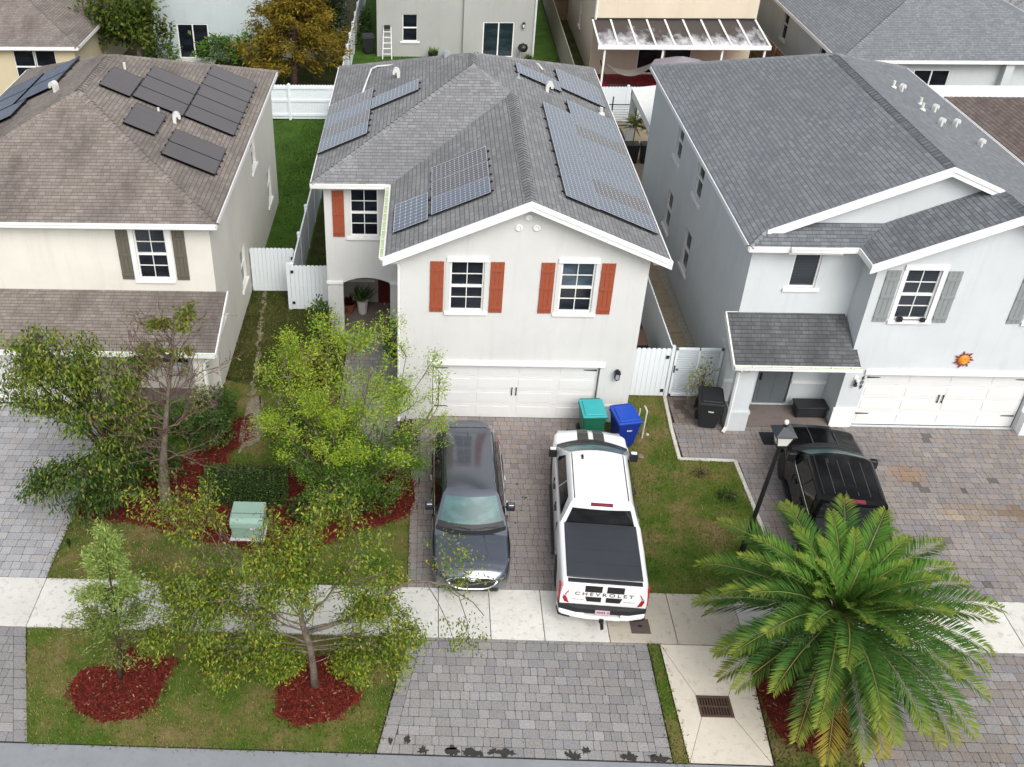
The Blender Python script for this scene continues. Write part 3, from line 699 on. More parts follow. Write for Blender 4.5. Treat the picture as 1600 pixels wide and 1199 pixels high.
# ------------------------------------------------------------------ right house
def house_right():
    H = thing('house', 'pale blue-grey two-storey house with grey shutters and the house number 609', 'house', (11, 6, 0))
    w = MB(); F0 = FRONT(0); F1 = FRONT(1.0)
    GX0, GX1 = 9.56, 15.95
    holes = [(10.38, 11.30, 3.78, 5.36), (14.05, 14.97, 3.78, 5.36), (10.2, 15.0, -.02, 1.95)]
    wall(F0, GX0, GX1, -.02, 5.4, holes, w, depth=.15)
    w.poly([(GX0, 0, 5.4), (GX1, 0, 5.4), (GX1, 0, 5.7), (12.75, 0, 7.02), (GX0, 0, 5.68)])
    wall(LEFT(GX0), 0, 1.0, -.02, 5.68, [], w)
    wall(F1, 6.45, GX0, -.02, 5.62, [(7.66, 8.42, 4.2, 5.3), (7.46, 8.5, .08, 2.2)], w)
    wall(LEFT(6.45), 1.0, 16.0, -.02, 5.62, [(7.0, 7.9, 4.0, 5.35), (10.4, 11.3, 4.0, 5.35), (7.1, 8.0, 1.25, 2.7), (10.4, 11.3, 1.25, 2.7)], w)
    wall(RIGHT(GX1), 0, 16.0, -.02, 5.62, [], w); wall(BACK(16.0), 6.45, GX1, -.02, 5.62, [], w)
    w.poly([(6.9, 1.42, 5.9), (12.9, 1.42, 5.9), (12.9, 1.42, 7.1), (11.25, 1.42, 7.78), (6.9, 1.42, 5.92)])
    wl = w.build('wall', MT['stucco_blue'], H)
    garage_door(H, F0, 10.22, 14.98, 0, 1.95)
    MB().box(10.1, 15.1, -.005, .06, 1.94, 2.1, F=F0).build('garage_head_trim', MT['trim'], wl, bevel=.008)
    for a, b in ((10.38, 11.30), (14.05, 14.97)): window(H, F0, a, b, 3.78, 5.36, lintel=.12, glass='blind', surround=.12)
    window(H, F1, 7.66, 8.42, 4.2, 5.3, cols=1, rows=1, glass='blind')
    for a, b, c, d in ((7.0, 7.9, 4.0, 5.35), (10.4, 11.3, 4.0, 5.35), (7.1, 8.0, 1.25, 2.7), (10.4, 11.3, 1.25, 2.7)): window(H, LEFT(6.45), a, b, c, d, cols=1, rows=2)
    for a, b in ((9.82, 10.2), (11.46, 11.84), (13.5, 13.88), (15.1, 15.48)): shutter(H, F0, a, b, 3.72, 5.34, 'shutter_grey')
    d = MB().box(7.5, 8.46, -.1, -.05, .08, 2.15, F=F1).build('front_door', MT['door_grey'], H)
    pm = MB()
    for a in (7.6, 8.02):
        for b, c in ((.22, .8), (.95, 1.95)): pm.box(a, a + .34, -.05, -.038, b, c, F=F1)
    pm.build('raised_panel', MT['door_grey'], d, bevel=.01)
    m = MB(); m.box(7.54, 7.6, -.05, -.02, .95, 1.2, F=F1).box(7.545, 7.585, -.02, .03, 1.0, 1.04, F=F1); m.build('handle', MT['black_metal'], d)
    m = MB(); m.box(8.52, 9.55, .001, .04, .88, .98, F=F1).box(6.45, 7.4, .001, .04, .88, .98, F=F1); m.build('band_trim', MT['trim'], wl)
    c = MB(); c.box(6.42, 6.92, -.28, .15, .0, 2.4).box(6.38, 6.96, -.32, .19, -.02, .62).box(6.36, 6.98, -.34, .21, .62, .72).build('porch_column', MT['stucco_blue'], H, bevel=.01)
    m = MB(); m.box(9.5, 10.2, .001, .05, .62, .72, F=F0).box(9.51, 10.16, .001, .03, -.02, .62, F=F0); m.build('base_band', MT['trim'], wl, bevel=.008)
    m = MB(); m.box(15.02, 15.5, .001, .28, -.02, .62, F=F0).box(15.0, 15.53, .001, .31, .62, .72, F=F0); m.build('base_band', MT['trim'], wl, bevel=.008)
    MB().box(6.9, 9.55, -.1, 1.0, -.02, .05).build('porch_floor', MT['tile_walk'], H)
    # porch roof
    r = Roof(); r.plane([(6.1, -.62, 2.58), (9.5, -.62, 2.58), (9.5, 1.0, 3.36), (6.1, 1.0, 3.36)], (1, 0, 0)); r.plane([(9.49, -.62, 2.585), (9.62, -.62, 2.585), (9.62, -.1, 2.83), (9.49, -.1, 2.83)], (1, 0, 0))
    pr = r.build(H, 'shingle_dark'); pr.name = 'porch_roof'
    sb = MB(); sb.poly([(6.13, -.6, 2.45), (9.55, -.6, 2.45), (9.55, 1.0, 2.45), (6.13, 1, 2.45)]); sb.build('soffit', MT['trim_dirty'], pr)
    m = MB(); m.prism([(6.1, -.64, 2.59), (6.1, .99, 3.38), (6.1, .99, 3.2), (6.1, -.64, 2.41)], (-.04, 0, 0)); m.prism([(6.1, 1.02, 3.36), (6.44, 1.02, 3.36), (6.44, 1.02, 3.2), (6.1, 1.02, 3.2)], (0, .03, 0)); m.build('rake_board', MT['trim'], pr)
    fascia(pr, (6.1, -.62, 2.58), (9.6, -.62, 2.58), (0, -1, 0)); gutter(pr, (6.08, -.65, 2.59), (9.62, -.65, 2.59), (0, -1, 0))
    downspout(H, [(6.3, -.7, 2.46), (6.3, -.6, 2.36), (6.35, -.38, 2.2), (6.35, -.38, .2), (6.25, -.5, .08)])
    cam = MB(); cam.box(6.5, 6.6, -.42, -.3, 2.22, 2.3); cam.lathe([(.045, 0), (.055, .03), (.055, .12), (.04, .14)], (6.62, -.42, 2.2), 10); cam.build('security_camera', MT['vent_white'], H)
    for q in ((9.9, 1.66, 'x'),):
        m = MB(); m.box(9.84, 9.95, .001, .03, 1.5, 1.85, F=F0); wo = m.build('wall_light', MT['trim'], H)
        m = MB(); m.lathe([(.05, 0), (.06, .04), (.03, .1), (.06, .16), (.05, .2)], (9.89, -.1, 1.56), 10); m.build('light_housing', MT['black_metal'], wo); MB().lathe([(.03, 0), (.055, .03), (.045, .09), (.02, .1)], (9.9, -.13, 1.72), 10).build('lamp_glass', MT['lamp_glass'], wo)
    for ch, z in (('6', 1.80), ('0', 1.635), ('9', 1.47)):
        text_mesh('house_number', ch, .19, MT['black_metal'], H, Matrix.Translation((10.09 - 11, -.02 - 6, z)) @ Matrix.Rotation(RAD(90), 4, 'X'), .008, font_shear=.1)
    sb_ = MB(); sb_.tube([(10.5, -.07, 3.83), (11.2, -.07, 3.83)], .012, 6); sb_.box(10.45, 10.6, -.12, -.03, 3.78, 3.9); sb_.box(11.1, 11.22, -.12, -.03, 3.78, 3.88); sb_.build('sill_rail', MT['black_metal'], H)
    # roof
    g = .425; EX0, EX1, ze = 6.2, 16.3, 5.7; RX = 11.25; zr = ze + (RX - EX0) * g
    GE = 9.2; GR = (GE + EX1) / 2; zg = ze + (GR - GE) * g
    r = Roof()
    xs = EX0 + .55; zs = ze + .55 * g
    # main left slope: back to front with the dutch gable edge at y=1.1
    r.plane([(EX0, .62, ze), (xs, 1.17, zs), (xs, 1.08, zs), (RX, 1.08, zr), (RX, 11.0, zr), (EX0, 16.4, ze)], (0, 1, 0))
    r.plane([(EX1, -.4, ze), (EX1, 16.4, ze), (RX, 11.0, zr), (RX, 1.08, zr), (GR, 1.08, zg), (GR, -.4, zg)], (0, 1, 0))
    r.plane([(EX0, 16.4, ze), (RX, 11.0, zr), (EX1, 16.4, ze)], (1, 0, 0))
    # skirt under the upper gable and left slope of the garage gable
    r.plane([(EX0, .6, ze), (GE + .0, .6, ze), (GE + .9, 1.5, ze + .9 * g), (EX0 + .9, 1.5, ze + .9 * g)], (1, 0, 0), 1)
    r.plane([(GE, -.4, ze), (GR, -.4, zg), (GR, 1.5, zg), (GE + .9, 1.5, ze + .9 * g), (GE, .6, ze)], (0, 1, 0), 1)
    ro = r.build(H, [MT['shingle_blue'], MT['shingle_dark2']])
    sb = MB(); z = 5.56
    sb.poly([(EX0 + .04, .64, z), (6.45, .64, z), (6.45, 16.3, z), (EX0 + .04, 16.3, z)]); sb.poly([(6.25, .64, z), (9.5, .64, z), (9.5, 1, z), (6.25, 1, z)]); sb.poly([(GE + .03, -.38, z), (GX0, -.38, z), (GX0, 1, z), (GE + .03, 1, z)])
    sb.poly([(GE, -.37, ze - .1), (GR, -.37, zg - .1), (GR, .02, zg - .1), (GE, .02, ze - .1)]); sb.poly([(EX1, -.37, ze - .1), (GR, -.37, zg - .1), (GR, .02, zg - .1), (EX1, .02, ze - .1)]); sb.poly([(xs, 1.1, zs - .1), (RX, 1.1, zr - .1), (RX, 1.42, zr - .1), (xs, 1.42, zs - .1)]); sb.poly([(13.0, 1.1, zr - (13 - RX) * g - .1), (RX, 1.1, zr - .1), (RX, 1.42, zr - .1), (13.0, 1.42, zr - (13 - RX) * g - .1)])
    sb.build('soffit', MT['trim_dirty'], ro)
    ridge_cap(ro, (RX, 1.1, zr), (RX, 11.0, zr), 'shingle_dark2'); ridge_cap(ro, (GR, -.38, zg), (GR, 1.0, zg), 'shingle_dark2', .13)
    ridge_cap(ro, (EX0, .6, ze), (EX0 + .55, 1.15, ze + .55 * g), 'shingle_blue', .12); ridge_cap(ro, (EX0, 16.4, ze), (RX, 11, zr), 'shingle_blue'); ridge_cap(ro, (EX1, 16.4, ze), (RX, 11, zr), 'shingle_blue')
    rake(ro, (xs, 1.08, zs + .01), (RX, 1.08, zr), (0, -1, 0)); rake(ro, (12.75, 1.08, zr - (12.75 - RX) * g), (RX, 1.08, zr), (0, -1, 0))
    rake(ro, (GE - .05, -.4, ze - .02), (GR, -.4, zg), (0, -1, 0)); rake(ro, (EX1 + .05, -.4, ze - .02), (GR, -.4, zg), (0, -1, 0))
    fascia(ro, (EX0, .6, ze), (EX0, 16.4, ze), (-1, 0, 0), h=.14); fascia(ro, (EX1, -.4, ze), (EX1, 16.4, ze), (1, 0, 0), h=.14); fascia(ro, (GE, -.4, ze), (GE, .6, ze), (-1, 0, 0)); fascia(ro, (EX0, .6, ze), (7.3, .6, ze), (0, -1, 0)); fascia(ro, (8.75, .6, ze), (GE, .6, ze), (0, -1, 0)); fascia(ro, (7.3, .58, ze - .01), (8.75, .58, ze - .01), (0, -1, 0), h=.2)
    gutter(ro, (7.3, .54, ze + .01), (8.75, .54, ze + .01), (0, -1, 0), 'gutter_in', lid=(0, 1))
    mm = MB(); mm.prism([(11.0, 1.42, 7.55), (11.0, 1.12, 7.6), (11.0, 1.12, 7.5), (11.0, 1.42, 7.3)], (.09, 0, 0)); mm.build('gable_bracket', MT['trim'], ro)
    zz = lambda x: ze + (EX1 - x) * g
    for x, y in ((13.3, 9.7), (14.1, 8.7), (14.45, 7.75), (13.35, 6.55), (14.6, 6.2)): gooseneck(ro, (x, y, zz(x) + .0), .45, .56)
    for x, y in ((13.0, 9.75), (13.65, 8.9), (13.3, 7.95)): stack(ro, (x, y, zz(x)), .05, .22)
MT['shingle_dark2'] = m_shingle('shingle_blue_dark', (.15, .162, .174), (.225, .24, .252), (.085, .092, .10), stain_amt=.5)
house_right()
# ------------------------------------------------------------------ ground
MT['lawn'] = m_ground('lawn', [(.34, (.038, .085, .008)), (.47, (.09, .155, .018)), (.55, (.19, .17, .055)), (.66, (.31, .21, .11))], .75, 55, amt=.6)
MT['yard'] = m_ground('yard_grass', [(.3, (.03, .07, .008)), (.55, (.06, .13, .015)), (.75, (.10, .16, .03))], .8, 50, amt=.5)
MT['shade_grass'] = m_ground('side_yard_grass_shaded', [(.3, (.022, .036, .008)), (.5, (.05, .062, .014)), (.66, (.10, .095, .028)), (.8, (.16, .11, .045))], 1.0, 50, amt=.5)  # darkened grass, the shade between the houses is mixed into its colour
MT['soil'] = m_ground('soil', [(.3, (.06, .06, .03)), (.55, (.10, .09, .05)), (.8, (.16, .13, .08))], .3, 30)
MT['mulch'] = m_ground('red_mulch', [(.3, (.04, .007, .005)), (.5, (.10, .015, .009)), (.7, (.17, .028, .016))], 5, 70, amt=.65, bump=.9)
MT['sand'] = m_ground('sandy_path', [(.3, (.14, .12, .075)), (.5, (.27, .235, .16)), (.7, (.40, .36, .26))], 3, 30, amt=.5)
MT['asphalt'] = m_concrete('asphalt', (.27, .285, .30), (.17, .18, .19), .5, 1.2, .9)
MT['concrete'] = m_concrete('sidewalk_concrete', (.66, .65, .60), (.29, .27, .225), .7)
MT['concrete_b'] = m_concrete('sidewalk_concrete_pale', (.70, .685, .625), (.33, .30, .25), .8, .9)
MT['concrete_tan'] = m_concrete('sidewalk_concrete_tan', (.50, .455, .375), (.25, .21, .15), .8)
MT['concrete_warm'] = m_concrete('apron_concrete', (.68, .62, .52), (.36, .30, .22), .7, .5)
MT['curb'] = m_concrete('curb_concrete', (.62, .60, .53), (.28, .25, .19), .8, 1.5)
MT['sand_joint'] = m_simple('sand_joint', (.085, .077, .068), .95, var=.4, vscale=8)
MT['joint'] = m_simple('dark_joint', (.035, .032, .028), .95, var=.4, vscale=8)
MT['paver'] = m_attr('paver_stone', .85, .35, 26, 0, .25)
MT['slab'] = m_concrete('old_slab', (.33, .265, .18), (.16, .12, .08), .8, 1.1)
MT['gravel'] = m_ground('pale_gravel', [(.3, (.2, .18, .14)), (.5, (.42, .39, .31)), (.7, (.62, .58, .48))], 12, 45, amt=.7)
MT['red_tile'] = m_attr('red_patio_tile', .5, .15, 10)

def blob(pts, jit=.05, sub=3, seed=1):
    r = random.Random(seed); out = []; n = len(pts)
    for k in range(n):
        a, b = Vector(pts[k]), Vector(pts[(k + 1) % n]); p0, p3 = Vector(pts[k - 1]), Vector(pts[(k + 2) % n])
        for j in range(sub):
            t = j / sub
            q = .5 * ((2 * a) + (b - p0) * t + (2 * p0 - 5 * a + 4 * b - p3) * t * t + (3 * a - p0 - 3 * b + p3) * t ** 3)
            out.append((q.x + r.uniform(-jit, jit), q.y + r.uniform(-jit, jit)))
    return out
def inside(x, y, poly):
    c = np.zeros(x.shape, bool); n = len(poly); j = n - 1
    for i in range(n):
        xi, yi = poly[i]; xj, yj = poly[j]
        m = ((yi > y) != (yj > y)) & (x < (xj - xi) * (y - yi) / (yj - yi + 1e-12) + xi)
        c ^= m; j = i
    return c
def sheet(name, pts, z, m, label=None):
    mb = MB(); mb.poly([(x, y, z) for x, y in pts])
    return struct(name, mb, MT[m])
R4 = lambda x0, x1, y0, y1: [(x0, y0), (x1, y0), (x1, y1), (x0, y1)]
mb = MB(); mb.poly([(-900, -900, -.09), (900, -900, -.09), (900, 900, -.09), (-900, 900, -.09)]); struct('ground', mb, MT['soil'])
mb = MB()
for k in range(24): mb.poly([(-120 + k * 10, -19.4, -.018), (-110 + k * 10, -19.4, -.018), (-110 + k * 10, -11.85, -.018), (-120 + k * 10, -11.85, -.018)])
struct('road', mb, MT['asphalt'])
mb = MB(); mb.poly([(-60, -8.62, -.045), (60, -8.62, -.045), (60, -11.84, -.045), (-60, -11.84, -.045)]); mb.poly([(-60, 7, -.045), (60, 7, -.045), (60, -7.05, -.045), (-60, -7.05, -.045)]); struct('verge_soil', mb, MT['joint'])
# sidewalk slabs with real joints
mb = MB(); xs = [-40] + [-13.55 - 1.58 * k for k in range(8, -1, -1)] + [-12.2, -10.5, -8.84, -7.0, -5.3, -3.68, -2.27, -1.02, .25, 1.78, 3.36, 4.95, 6.55, 8.15, 9.9, 11.4, 13.0, 14.6, 16.2, 40]
for a, b in zip(xs, xs[1:]):
    mb.box(a + .008, b - .008, -8.63, -7.04, -.06, .012 + rnd.uniform(-.003, .003), 1 if a in (1.78, 3.36) else (2 if rnd.random() < .45 else 0))
struct('sidewalk', mb, [MT['concrete'], MT['concrete_tan'], MT['concrete_b']], bevel=.006)
TAR = MB()
for cx, cy, rx in ((-2.6, -11.72, .16), (-2.0, -11.7, .22), (-1.55, -11.74, .3), (-.9, -11.7, .4), (.55, -11.72, .24), (.85, -11.6, .12), (1.75, -11.7, .26), (2.35, -11.72, .3), (-3.3, -11.5, .06), (-2.95, -11.45, .1)):
    rx *= .72; n = 26; TAR.poly([(cx + rx * (1 + rnd.uniform(-.35, .3)) * math.cos(6.283 * k / n), max(-11.84, cy - .02 + .10 * (1 + rnd.uniform(-.7, .6)) * math.sin(6.283 * k / n)), .0105 + .0004 * rx) for k in range(n)])
for cx, cy, rx in ((-.05, -3.0, .035), (.08, -3.55, .03), (.16, -3.57, .035), (.0, -4.1, .022), (-.1, -3.3, .02), (-.2, -4.6, .028)):
    TAR.poly([(cx + rx * (1 + rnd.uniform(-.25, .25)) * math.cos(6.283 * k / 12), cy + rx * (1 + rnd.uniform(-.25, .25)) * math.sin(6.283 * k / 12), .0115) for k in range(12)])
struct('tar_stain', TAR, MT['joint'])
# concrete drain apron, four facets falling to the grate
gx0, gx1, gy0, gy1 = 3.5, 4.17, -10.62, -10.12
o = [(2.93, -8.66), (4.93, -8.66), (4.72, -11.84), (2.98, -11.84)]; i_ = [(gx0, gy1), (gx1, gy1), (gx1, gy0), (gx0, gy0)]
mb = MB(); e = .008
for k in range(4):
    a, b, c, d_ = o[k], o[(k + 1) % 4], i_[(k + 1) % 4], i_[k]
    cx, cy = sum(p[0] for p in (a, b, c, d_)) / 4, sum(p[1] for p in (a, b, c, d_)) / 4
    P = [(p[0] + (cx - p[0]) * e * 1.2, p[1] + (cy - p[1]) * e * 1.2) for p in (a, b, c, d_)]
    mb.poly([(P[0][0], P[0][1], .008), (P[1][0], P[1][1], .008), (P[2][0], P[2][1], -.02), (P[3][0], P[3][1], -.02)])
struct('concrete_apron', mb, MT['concrete_warm'])
MT['rust'] = m_simple('rusty_iron', (.085, .045, .03), .85, var=.4, vscale=20)
dg = thing('drain_grate', 'rusty iron storm drain grate set in the pale concrete apron', 'drain', (3.835, -10.37, 0))
m = MB(); m.box(3.47, 4.2, -10.65, -10.09, -.06, -.052); m.build('pit', MT['dark'], dg)
m = MB(); m.box(3.47, 4.2, -10.14, -10.09, -.04, .002).box(3.47, 4.2, -10.65, -10.6, -.04, .002).box(3.47, 3.52, -10.6, -10.14, -.04, .002).box(4.15, 4.2, -10.6, -10.14, -.04, .002)
m.box(3.52, 4.15, -10.385, -10.355, -.04, .0); m.build('frame', MT['rust'], dg)
m = MB()
for k in range(10): m.box(3.555 + k * .062, 3.58 + k * .062, -10.6, -10.14, -.04, -.003)
m.build('bar', MT['rust'], dg)

# pavers: every stone cut with its own width and shade
def hn(x, y, s=0.0):
    return math.sin(x * 1.3 + s) * math.sin(y * 1.7 + s * 2) * .5 + math.sin(x * .37 + y * .61 + s * 3) * .5
def pavers(name, y0, y1, xl, xr, rowh, palette, seed, z=.004, border=None, stains=(), dark_bottom=False, dirt=0):
    r = random.Random(seed); mb = MB(); y = y0
    base = MB(); base.poly([(xl(y0), y0, z - .014), (xr(y0), y0, z - .014), (xr(y1), y1, z - .014), (xl(y1), y1, z - .014)], 1, col=(.07, .064, .056))
    def stone(P, big=None):
        cx, cy = sum(p[0] for p in P) / len(P), sum(p[1] for p in P) / len(P)
        c = list(r.choice(palette)); k = r.uniform(.9, 1.08) * (1 + .1 * hn(cx, cy, seed)); c = [v * k for v in c]
        for sx, sy, rx, ry, sc, a in stains:
            d = ((cx - sx) / rx) ** 2 + ((cy - sy) / ry) ** 2
            if d < 1.3:
                q = max(0, min(1, (1.3 - d) * 1.2)) * a * r.uniform(.35, 1); c = [c[i] * (1 - q) + sc[i] * q for i in range(3)]
        if dark_bottom and cy < y0 + .32 and math.sin(cx * 2.1) + math.sin(cx * 5.3 + 1) * .6 > .75 + (cy - y0) * 2: c = [.02, .02, .02]
        if dirt and r.random() < dirt: c = [v * .55 for v in c]
        tz = r.uniform(-.002, .002)
        # cut corners
        out = []; n = len(P); e = .016
        for q in range(n):
            a, b, d_ = Vector(P[q]), Vector(P[q - 1]), Vector(P[(q + 1) % n])
            l1, l2 = max((b - a).length, .001), max((d_ - a).length, .001)
            out.append(a + (b - a) / l1 * min(e, l1 * .4)); out.append(a + (d_ - a) / l2 * min(e, l2 * .4))
        mb.poly([(p.x + r.uniform(-.002, .002), p.y + r.uniform(-.002, .002), z + tz + r.uniform(-.0015, .0015)) for p in out], 0, col=tuple(c))
    g = .0048; bl = border or 0
    while y < y1 - .02:
        h = min(rowh * r.uniform(.985, 1.015), y1 - y)
        if y1 - y - h < .06: h = y1 - y
        ym = y + h / 2; a, b = xl(ym) + bl, xr(ym) - bl; x = a - r.uniform(0, .15)
        while x < b:
            w = r.choice((.15, .22, .22, .29, .35)) * rowh / .235 * r.uniform(.96, 1.04); x2 = x + w
            if b - x2 < .08: x2 = b
            p, q = max(x, a) + g, min(x2, b) - g
            if q - p > .03:
                la, lb = (xl(y) + bl + g, xl(y + h) + bl + g) if x <= a else (p, p)
                ra, rb = (xr(y) - bl - g, xr(y + h) - bl - g) if x2 >= b else (q, q)
                stone([(la, y + g), (ra, y + g), (rb, y + h - g), (lb, y + h - g)])
            x = x2
        y += h
    if border:
        for f, s in ((xl, 1), (xr, -1)):
            y = y0
            while y < y1 - .03:
                h = min(r.choice((.24, .3, .36)), y1 - y)
                if y1 - y - h < .1: h = y1 - y
                P = [(f(y + g) , y + g), (f(y + g) + s * (bl - g), y + g), (f(y + h - g) + s * (bl - g), y + h - g), (f(y + h - g), y + h - g)]
                if s < 0: P = P[::-1]
                stone(P); y += h
    base.v += []; o_ = len(mb.v)
    mb.poly(base.v, 1, col=(.07, .064, .056))
    return struct(name, mb, [MT['paver'], MT['sand_joint']])
G1 = [(.295, .285, .285), (.315, .305, .30), (.275, .268, .27), (.31, .295, .283), (.29, .278, .27), (.335, .322, .315)]
P1 = [(.285, .24, .222), (.31, .262, .24), (.262, .232, .222), (.285, .26, .252), (.315, .275, .25), (.255, .222, .212), (.29, .268, .265), (.30, .245, .22)]
P2 = [(.285, .258, .245), (.305, .272, .252), (.268, .246, .24), (.31, .272, .244), (.275, .258, .262), (.295, .255, .228), (.32, .288, .266)]
pavers('driveway_apron', -11.83, -8.65, lambda y: -2.96 - (-8.65 - y) * .195, lambda y: 2.63, .238, G1, 3, border=.3, dark_bottom=False)
pavers('driveway', -7.03, .14, lambda y: -3.04, lambda y: 2.78, .225, P1, 5, border=.22, stains=((0, -6, 3.4, 3, (.37, .345, .32), .55), (2.2, -.8, 1, .6, (.2, .17, .15), .5)))
pavers('front_walk', -2.2, 4.9, lambda y: -5.35 + max(0, .6 - y) * .6, lambda y: -3.5 if y > .0 else -3.07, .225, G1, 6)
pavers('neighbour_driveway', -7.03, .3, lambda y: -24, lambda y: -12.22, .27, [(.40, .40, .41), (.43, .43, .44), (.37, .37, .385), (.41, .395, .385)], 8, border=.2)
pavers('neighbour_apron', -11.83, -8.65, lambda y: -24, lambda y: -12.2 + (-8.65 - y) * .345, .24, G1, 9, border=.3)
ST = ((11.1, -2.15, .55, .4, (.36, .19, .06), .6), (11.45, -3.95, .55, .22, (.5, .44, .34), .8), (12.0, -3.75, .7, .4, (.36, .25, .13), .5), (13.4, -3.75, .7, .3, (.2, .13, .07), .8), (10.6, -1.1, .9, .5, (.24, .22, .21), .6), (5.6, .8, .9, .9, (.16, .13, .1), .7), (7.5, -4.4, 1.2, .7, (.3, .22, .17), .6))
pavers('right_driveway', -7.03, .02, lambda y: 6.42 if y < -1.72 else 4.86, lambda y: 18, .225, P2, 11, stains=ST, dirt=.015)
pavers('side_walk', .02, 1.42, lambda y: 4.94, lambda y: 6.5, .24, [(.22, .18, .15), (.27, .22, .18), (.19, .16, .13)], 12, dirt=.2)
pavers('right_apron', -11.83, -8.65, lambda y: 6.6, lambda y: 18, .238, G1 + P2, 13, border=.3, stains=((8.6, -11.3, 1.2, .5, (.2, .15, .1), .5),))
# white edging between lawn and walk
def strip(name, pts, w, z0, z1, m):
    mb = MB(); P = [Vector(p) for p in pts]
    for k in range(len(P) - 1):
        a, b = P[k], P[k + 1]; d = (b - a).normalized(); n = Vector((-d.y, d.x)) * w / 2; L = (b - a).length; t = 0
        while t < L:
            u = min(t + rnd.uniform(.25, .5), L); j = rnd.uniform(-.012, .012)
            q = [a + d * t - n * (1 + j * 5), a + d * u - n, a + d * u + n * (1 - j * 4), a + d * t + n]
            mb.prism([(p.x, p.y, z1 + j * .3) for p in q], (0, 0, z0 - z1)); t = u
    return struct(name, mb, MT[m], bevel=.012)
strip('curb', [(4.88, 1.42), (4.77, -.4), (4.74, -1.72), (6.32, -1.76), (6.36, -3.7), (6.38, -7.0)], .11, -.05, .035, 'curb')
# lawns
LAWN_L = [(-12.2, -7.04), (-3.06, -7.04), (-3.06, -1.9), (-4.8, -1.0), (-5.4, 1), (-5.4, 4.7), (-6.0, 4.72), (-6.0, 6.4), (-9.12, 7.7), (-9.15, 1.3), (-12.9, -.3), (-12.2, -.4)]
LAWN_R = [(2.8, -7.04), (6.33, -7.04), (6.33, -1.82), (4.7, -1.78), (4.75, -.4), (4.85, 1.42), (3.42, 1.42), (3.4, -.02), (2.8, -.02)]
VERGE_L = [(-12.16, -8.67), (-3.0, -8.67), (-3.62, -11.82), (-11.1, -11.84)]
VERGE_M = [(2.66, -8.67), (2.9, -8.67), (2.96, -11.84), (2.66, -11.84)]
VERGE_R = [(4.96, -8.67), (6.58, -8.67), (6.58, -11.84), (4.76, -11.84)]
for P in (LAWN_L, LAWN_R, VERGE_L, VERGE_M, VERGE_R): sheet('lawn', P, 0, 'lawn')
SIDE_L = [(-9.13, 1.9), (-5.6, 1.9), (-6.02, 6.4), (-7.45, 6.4), (-7.5, 7.7), (-9.13, 7.7)]
sheet('side_yard', blob(SIDE_L, .03, 2), .006, 'shade_grass')
sheet('side_yard', R4(-7.3, -6.0, 6.42, 16), 0, 'shade_grass')
sheet('back_yard', R4(-9.15, -7.3, 7.7, 16), 0, 'yard'); sheet('back_yard', R4(-19.4, -7.3, 16, 25.4), 0, 'yard')
sheet('back_yard', R4(-7.3, 4.9, 16, 36.1), 0, 'yard'); sheet('back_yard', R4(-7.3, -5.8, 36.1, 50), 0, 'yard'); sheet('back_yard', R4(3.4, 5.0, 36.1, 52), 0, 'yard')
sheet('back_yard', R4(5.05, 6.3, 29, 50), 0, 'shade_grass'); sheet('back_yard', R4(-26, -7.4, 25.5, 36), 0, 'shade_grass')
sheet('side_yard', R4(3.4, 4.86, 1.5, 16), 0, 'shade_grass'); sheet('patio', R4(4.9, 17.2, 16, 28.6), .002, 'slab')
# stepping slabs along the neighbour's wall
sheet('gravel_bed', R4(4.96, 6.44, 1.46, 16), .0, 'gravel')
mb = MB(); y = 1.6
while y < 15.5:
    mb.box(5.12 + rnd.uniform(-.03, .03), 6.18 + rnd.uniform(-.04, .04), y, y + .82, -.02, .03 + rnd.uniform(0, .012)); y += .9
struct('slab_path', mb, MT['slab'], bevel=.015)
# mulch beds
MU = {'a': blob([(-12.1, -4.6), (-10.64, -2.72), (-9.17, -1.64), (-8.41, -.2), (-8.02, -.19), (-7.98, -1.3), (-8.45, -2.28), (-6.21, -2.5), (-4.5, -2.6), (-3.2, -2.7), (-3.1, -4.24), (-4.4, -5.05), (-6.1, -6.1), (-7.0, -6.05), (-8.27, -5.55), (-9.73, -5.1), (-11.37, -4.83)], .085, 3, 3),
      'b': blob([(-7.34, -.33), (-5.76, -1.53), (-5.1, -2.6), (-6.2, -2.5), (-7.12, -1.27)], .04, 3, 4),
      'c': blob([(-10.61, -10.47), (-10.43, -9.93), (-9.69, -9.63), (-9.56, -9.25), (-8.94, -9.32), (-8.45, -9.58), (-8.49, -10.31), (-8.78, -10.93), (-9.34, -11.25), (-10.1, -11.06)], .08, 3, 5),
      'd': blob([(-5.85, -10.82), (-5.7, -9.94), (-5.03, -9.28), (-4.42, -9.44), (-4.3, -10.07), (-4.04, -10.33), (-4.31, -10.85), (-4.99, -11.19), (-5.56, -11.06)], .08, 3, 6),
      'e': blob([(5.0, -10.9), (4.95, -9.5), (5.6, -9.0), (6.5, -9.2), (6.55, -11.0), (5.7, -11.4)], .05, 3, 7)}
for k, P in MU.items(): sheet('mulch_bed', P, .012, 'mulch')
PATH = blob([(-7.94, -1.6), (-8.13, -1.97), (-8.2, -.35), (-8.2, .6), (-8.05, 1.0), (-7.84, .83), (-7.62, -.34), (-7.58, -1.29)], .07, 4, 8)
mb = MB(); y = 1.1
while y < 7.5:
    cx = -8.15 - (y - 1) * .075 + rnd.uniform(-.07, .07); a_, b_ = rnd.uniform(.04, .11), rnd.uniform(.08, .2); mb.poly([(cx + a_ * (1 + rnd.uniform(-.4, .4)) * math.cos(6.283 * k / 11), y + b_ * (1 + rnd.uniform(-.4, .4)) * math.sin(6.283 * k / 11), .0165 + .0005 * (int(y * 7) % 3)) for k in range(11)]); y += rnd.uniform(.12, .3)
struct('path', mb, MT['sand'])
sheet('path', PATH, .016, 'sand')
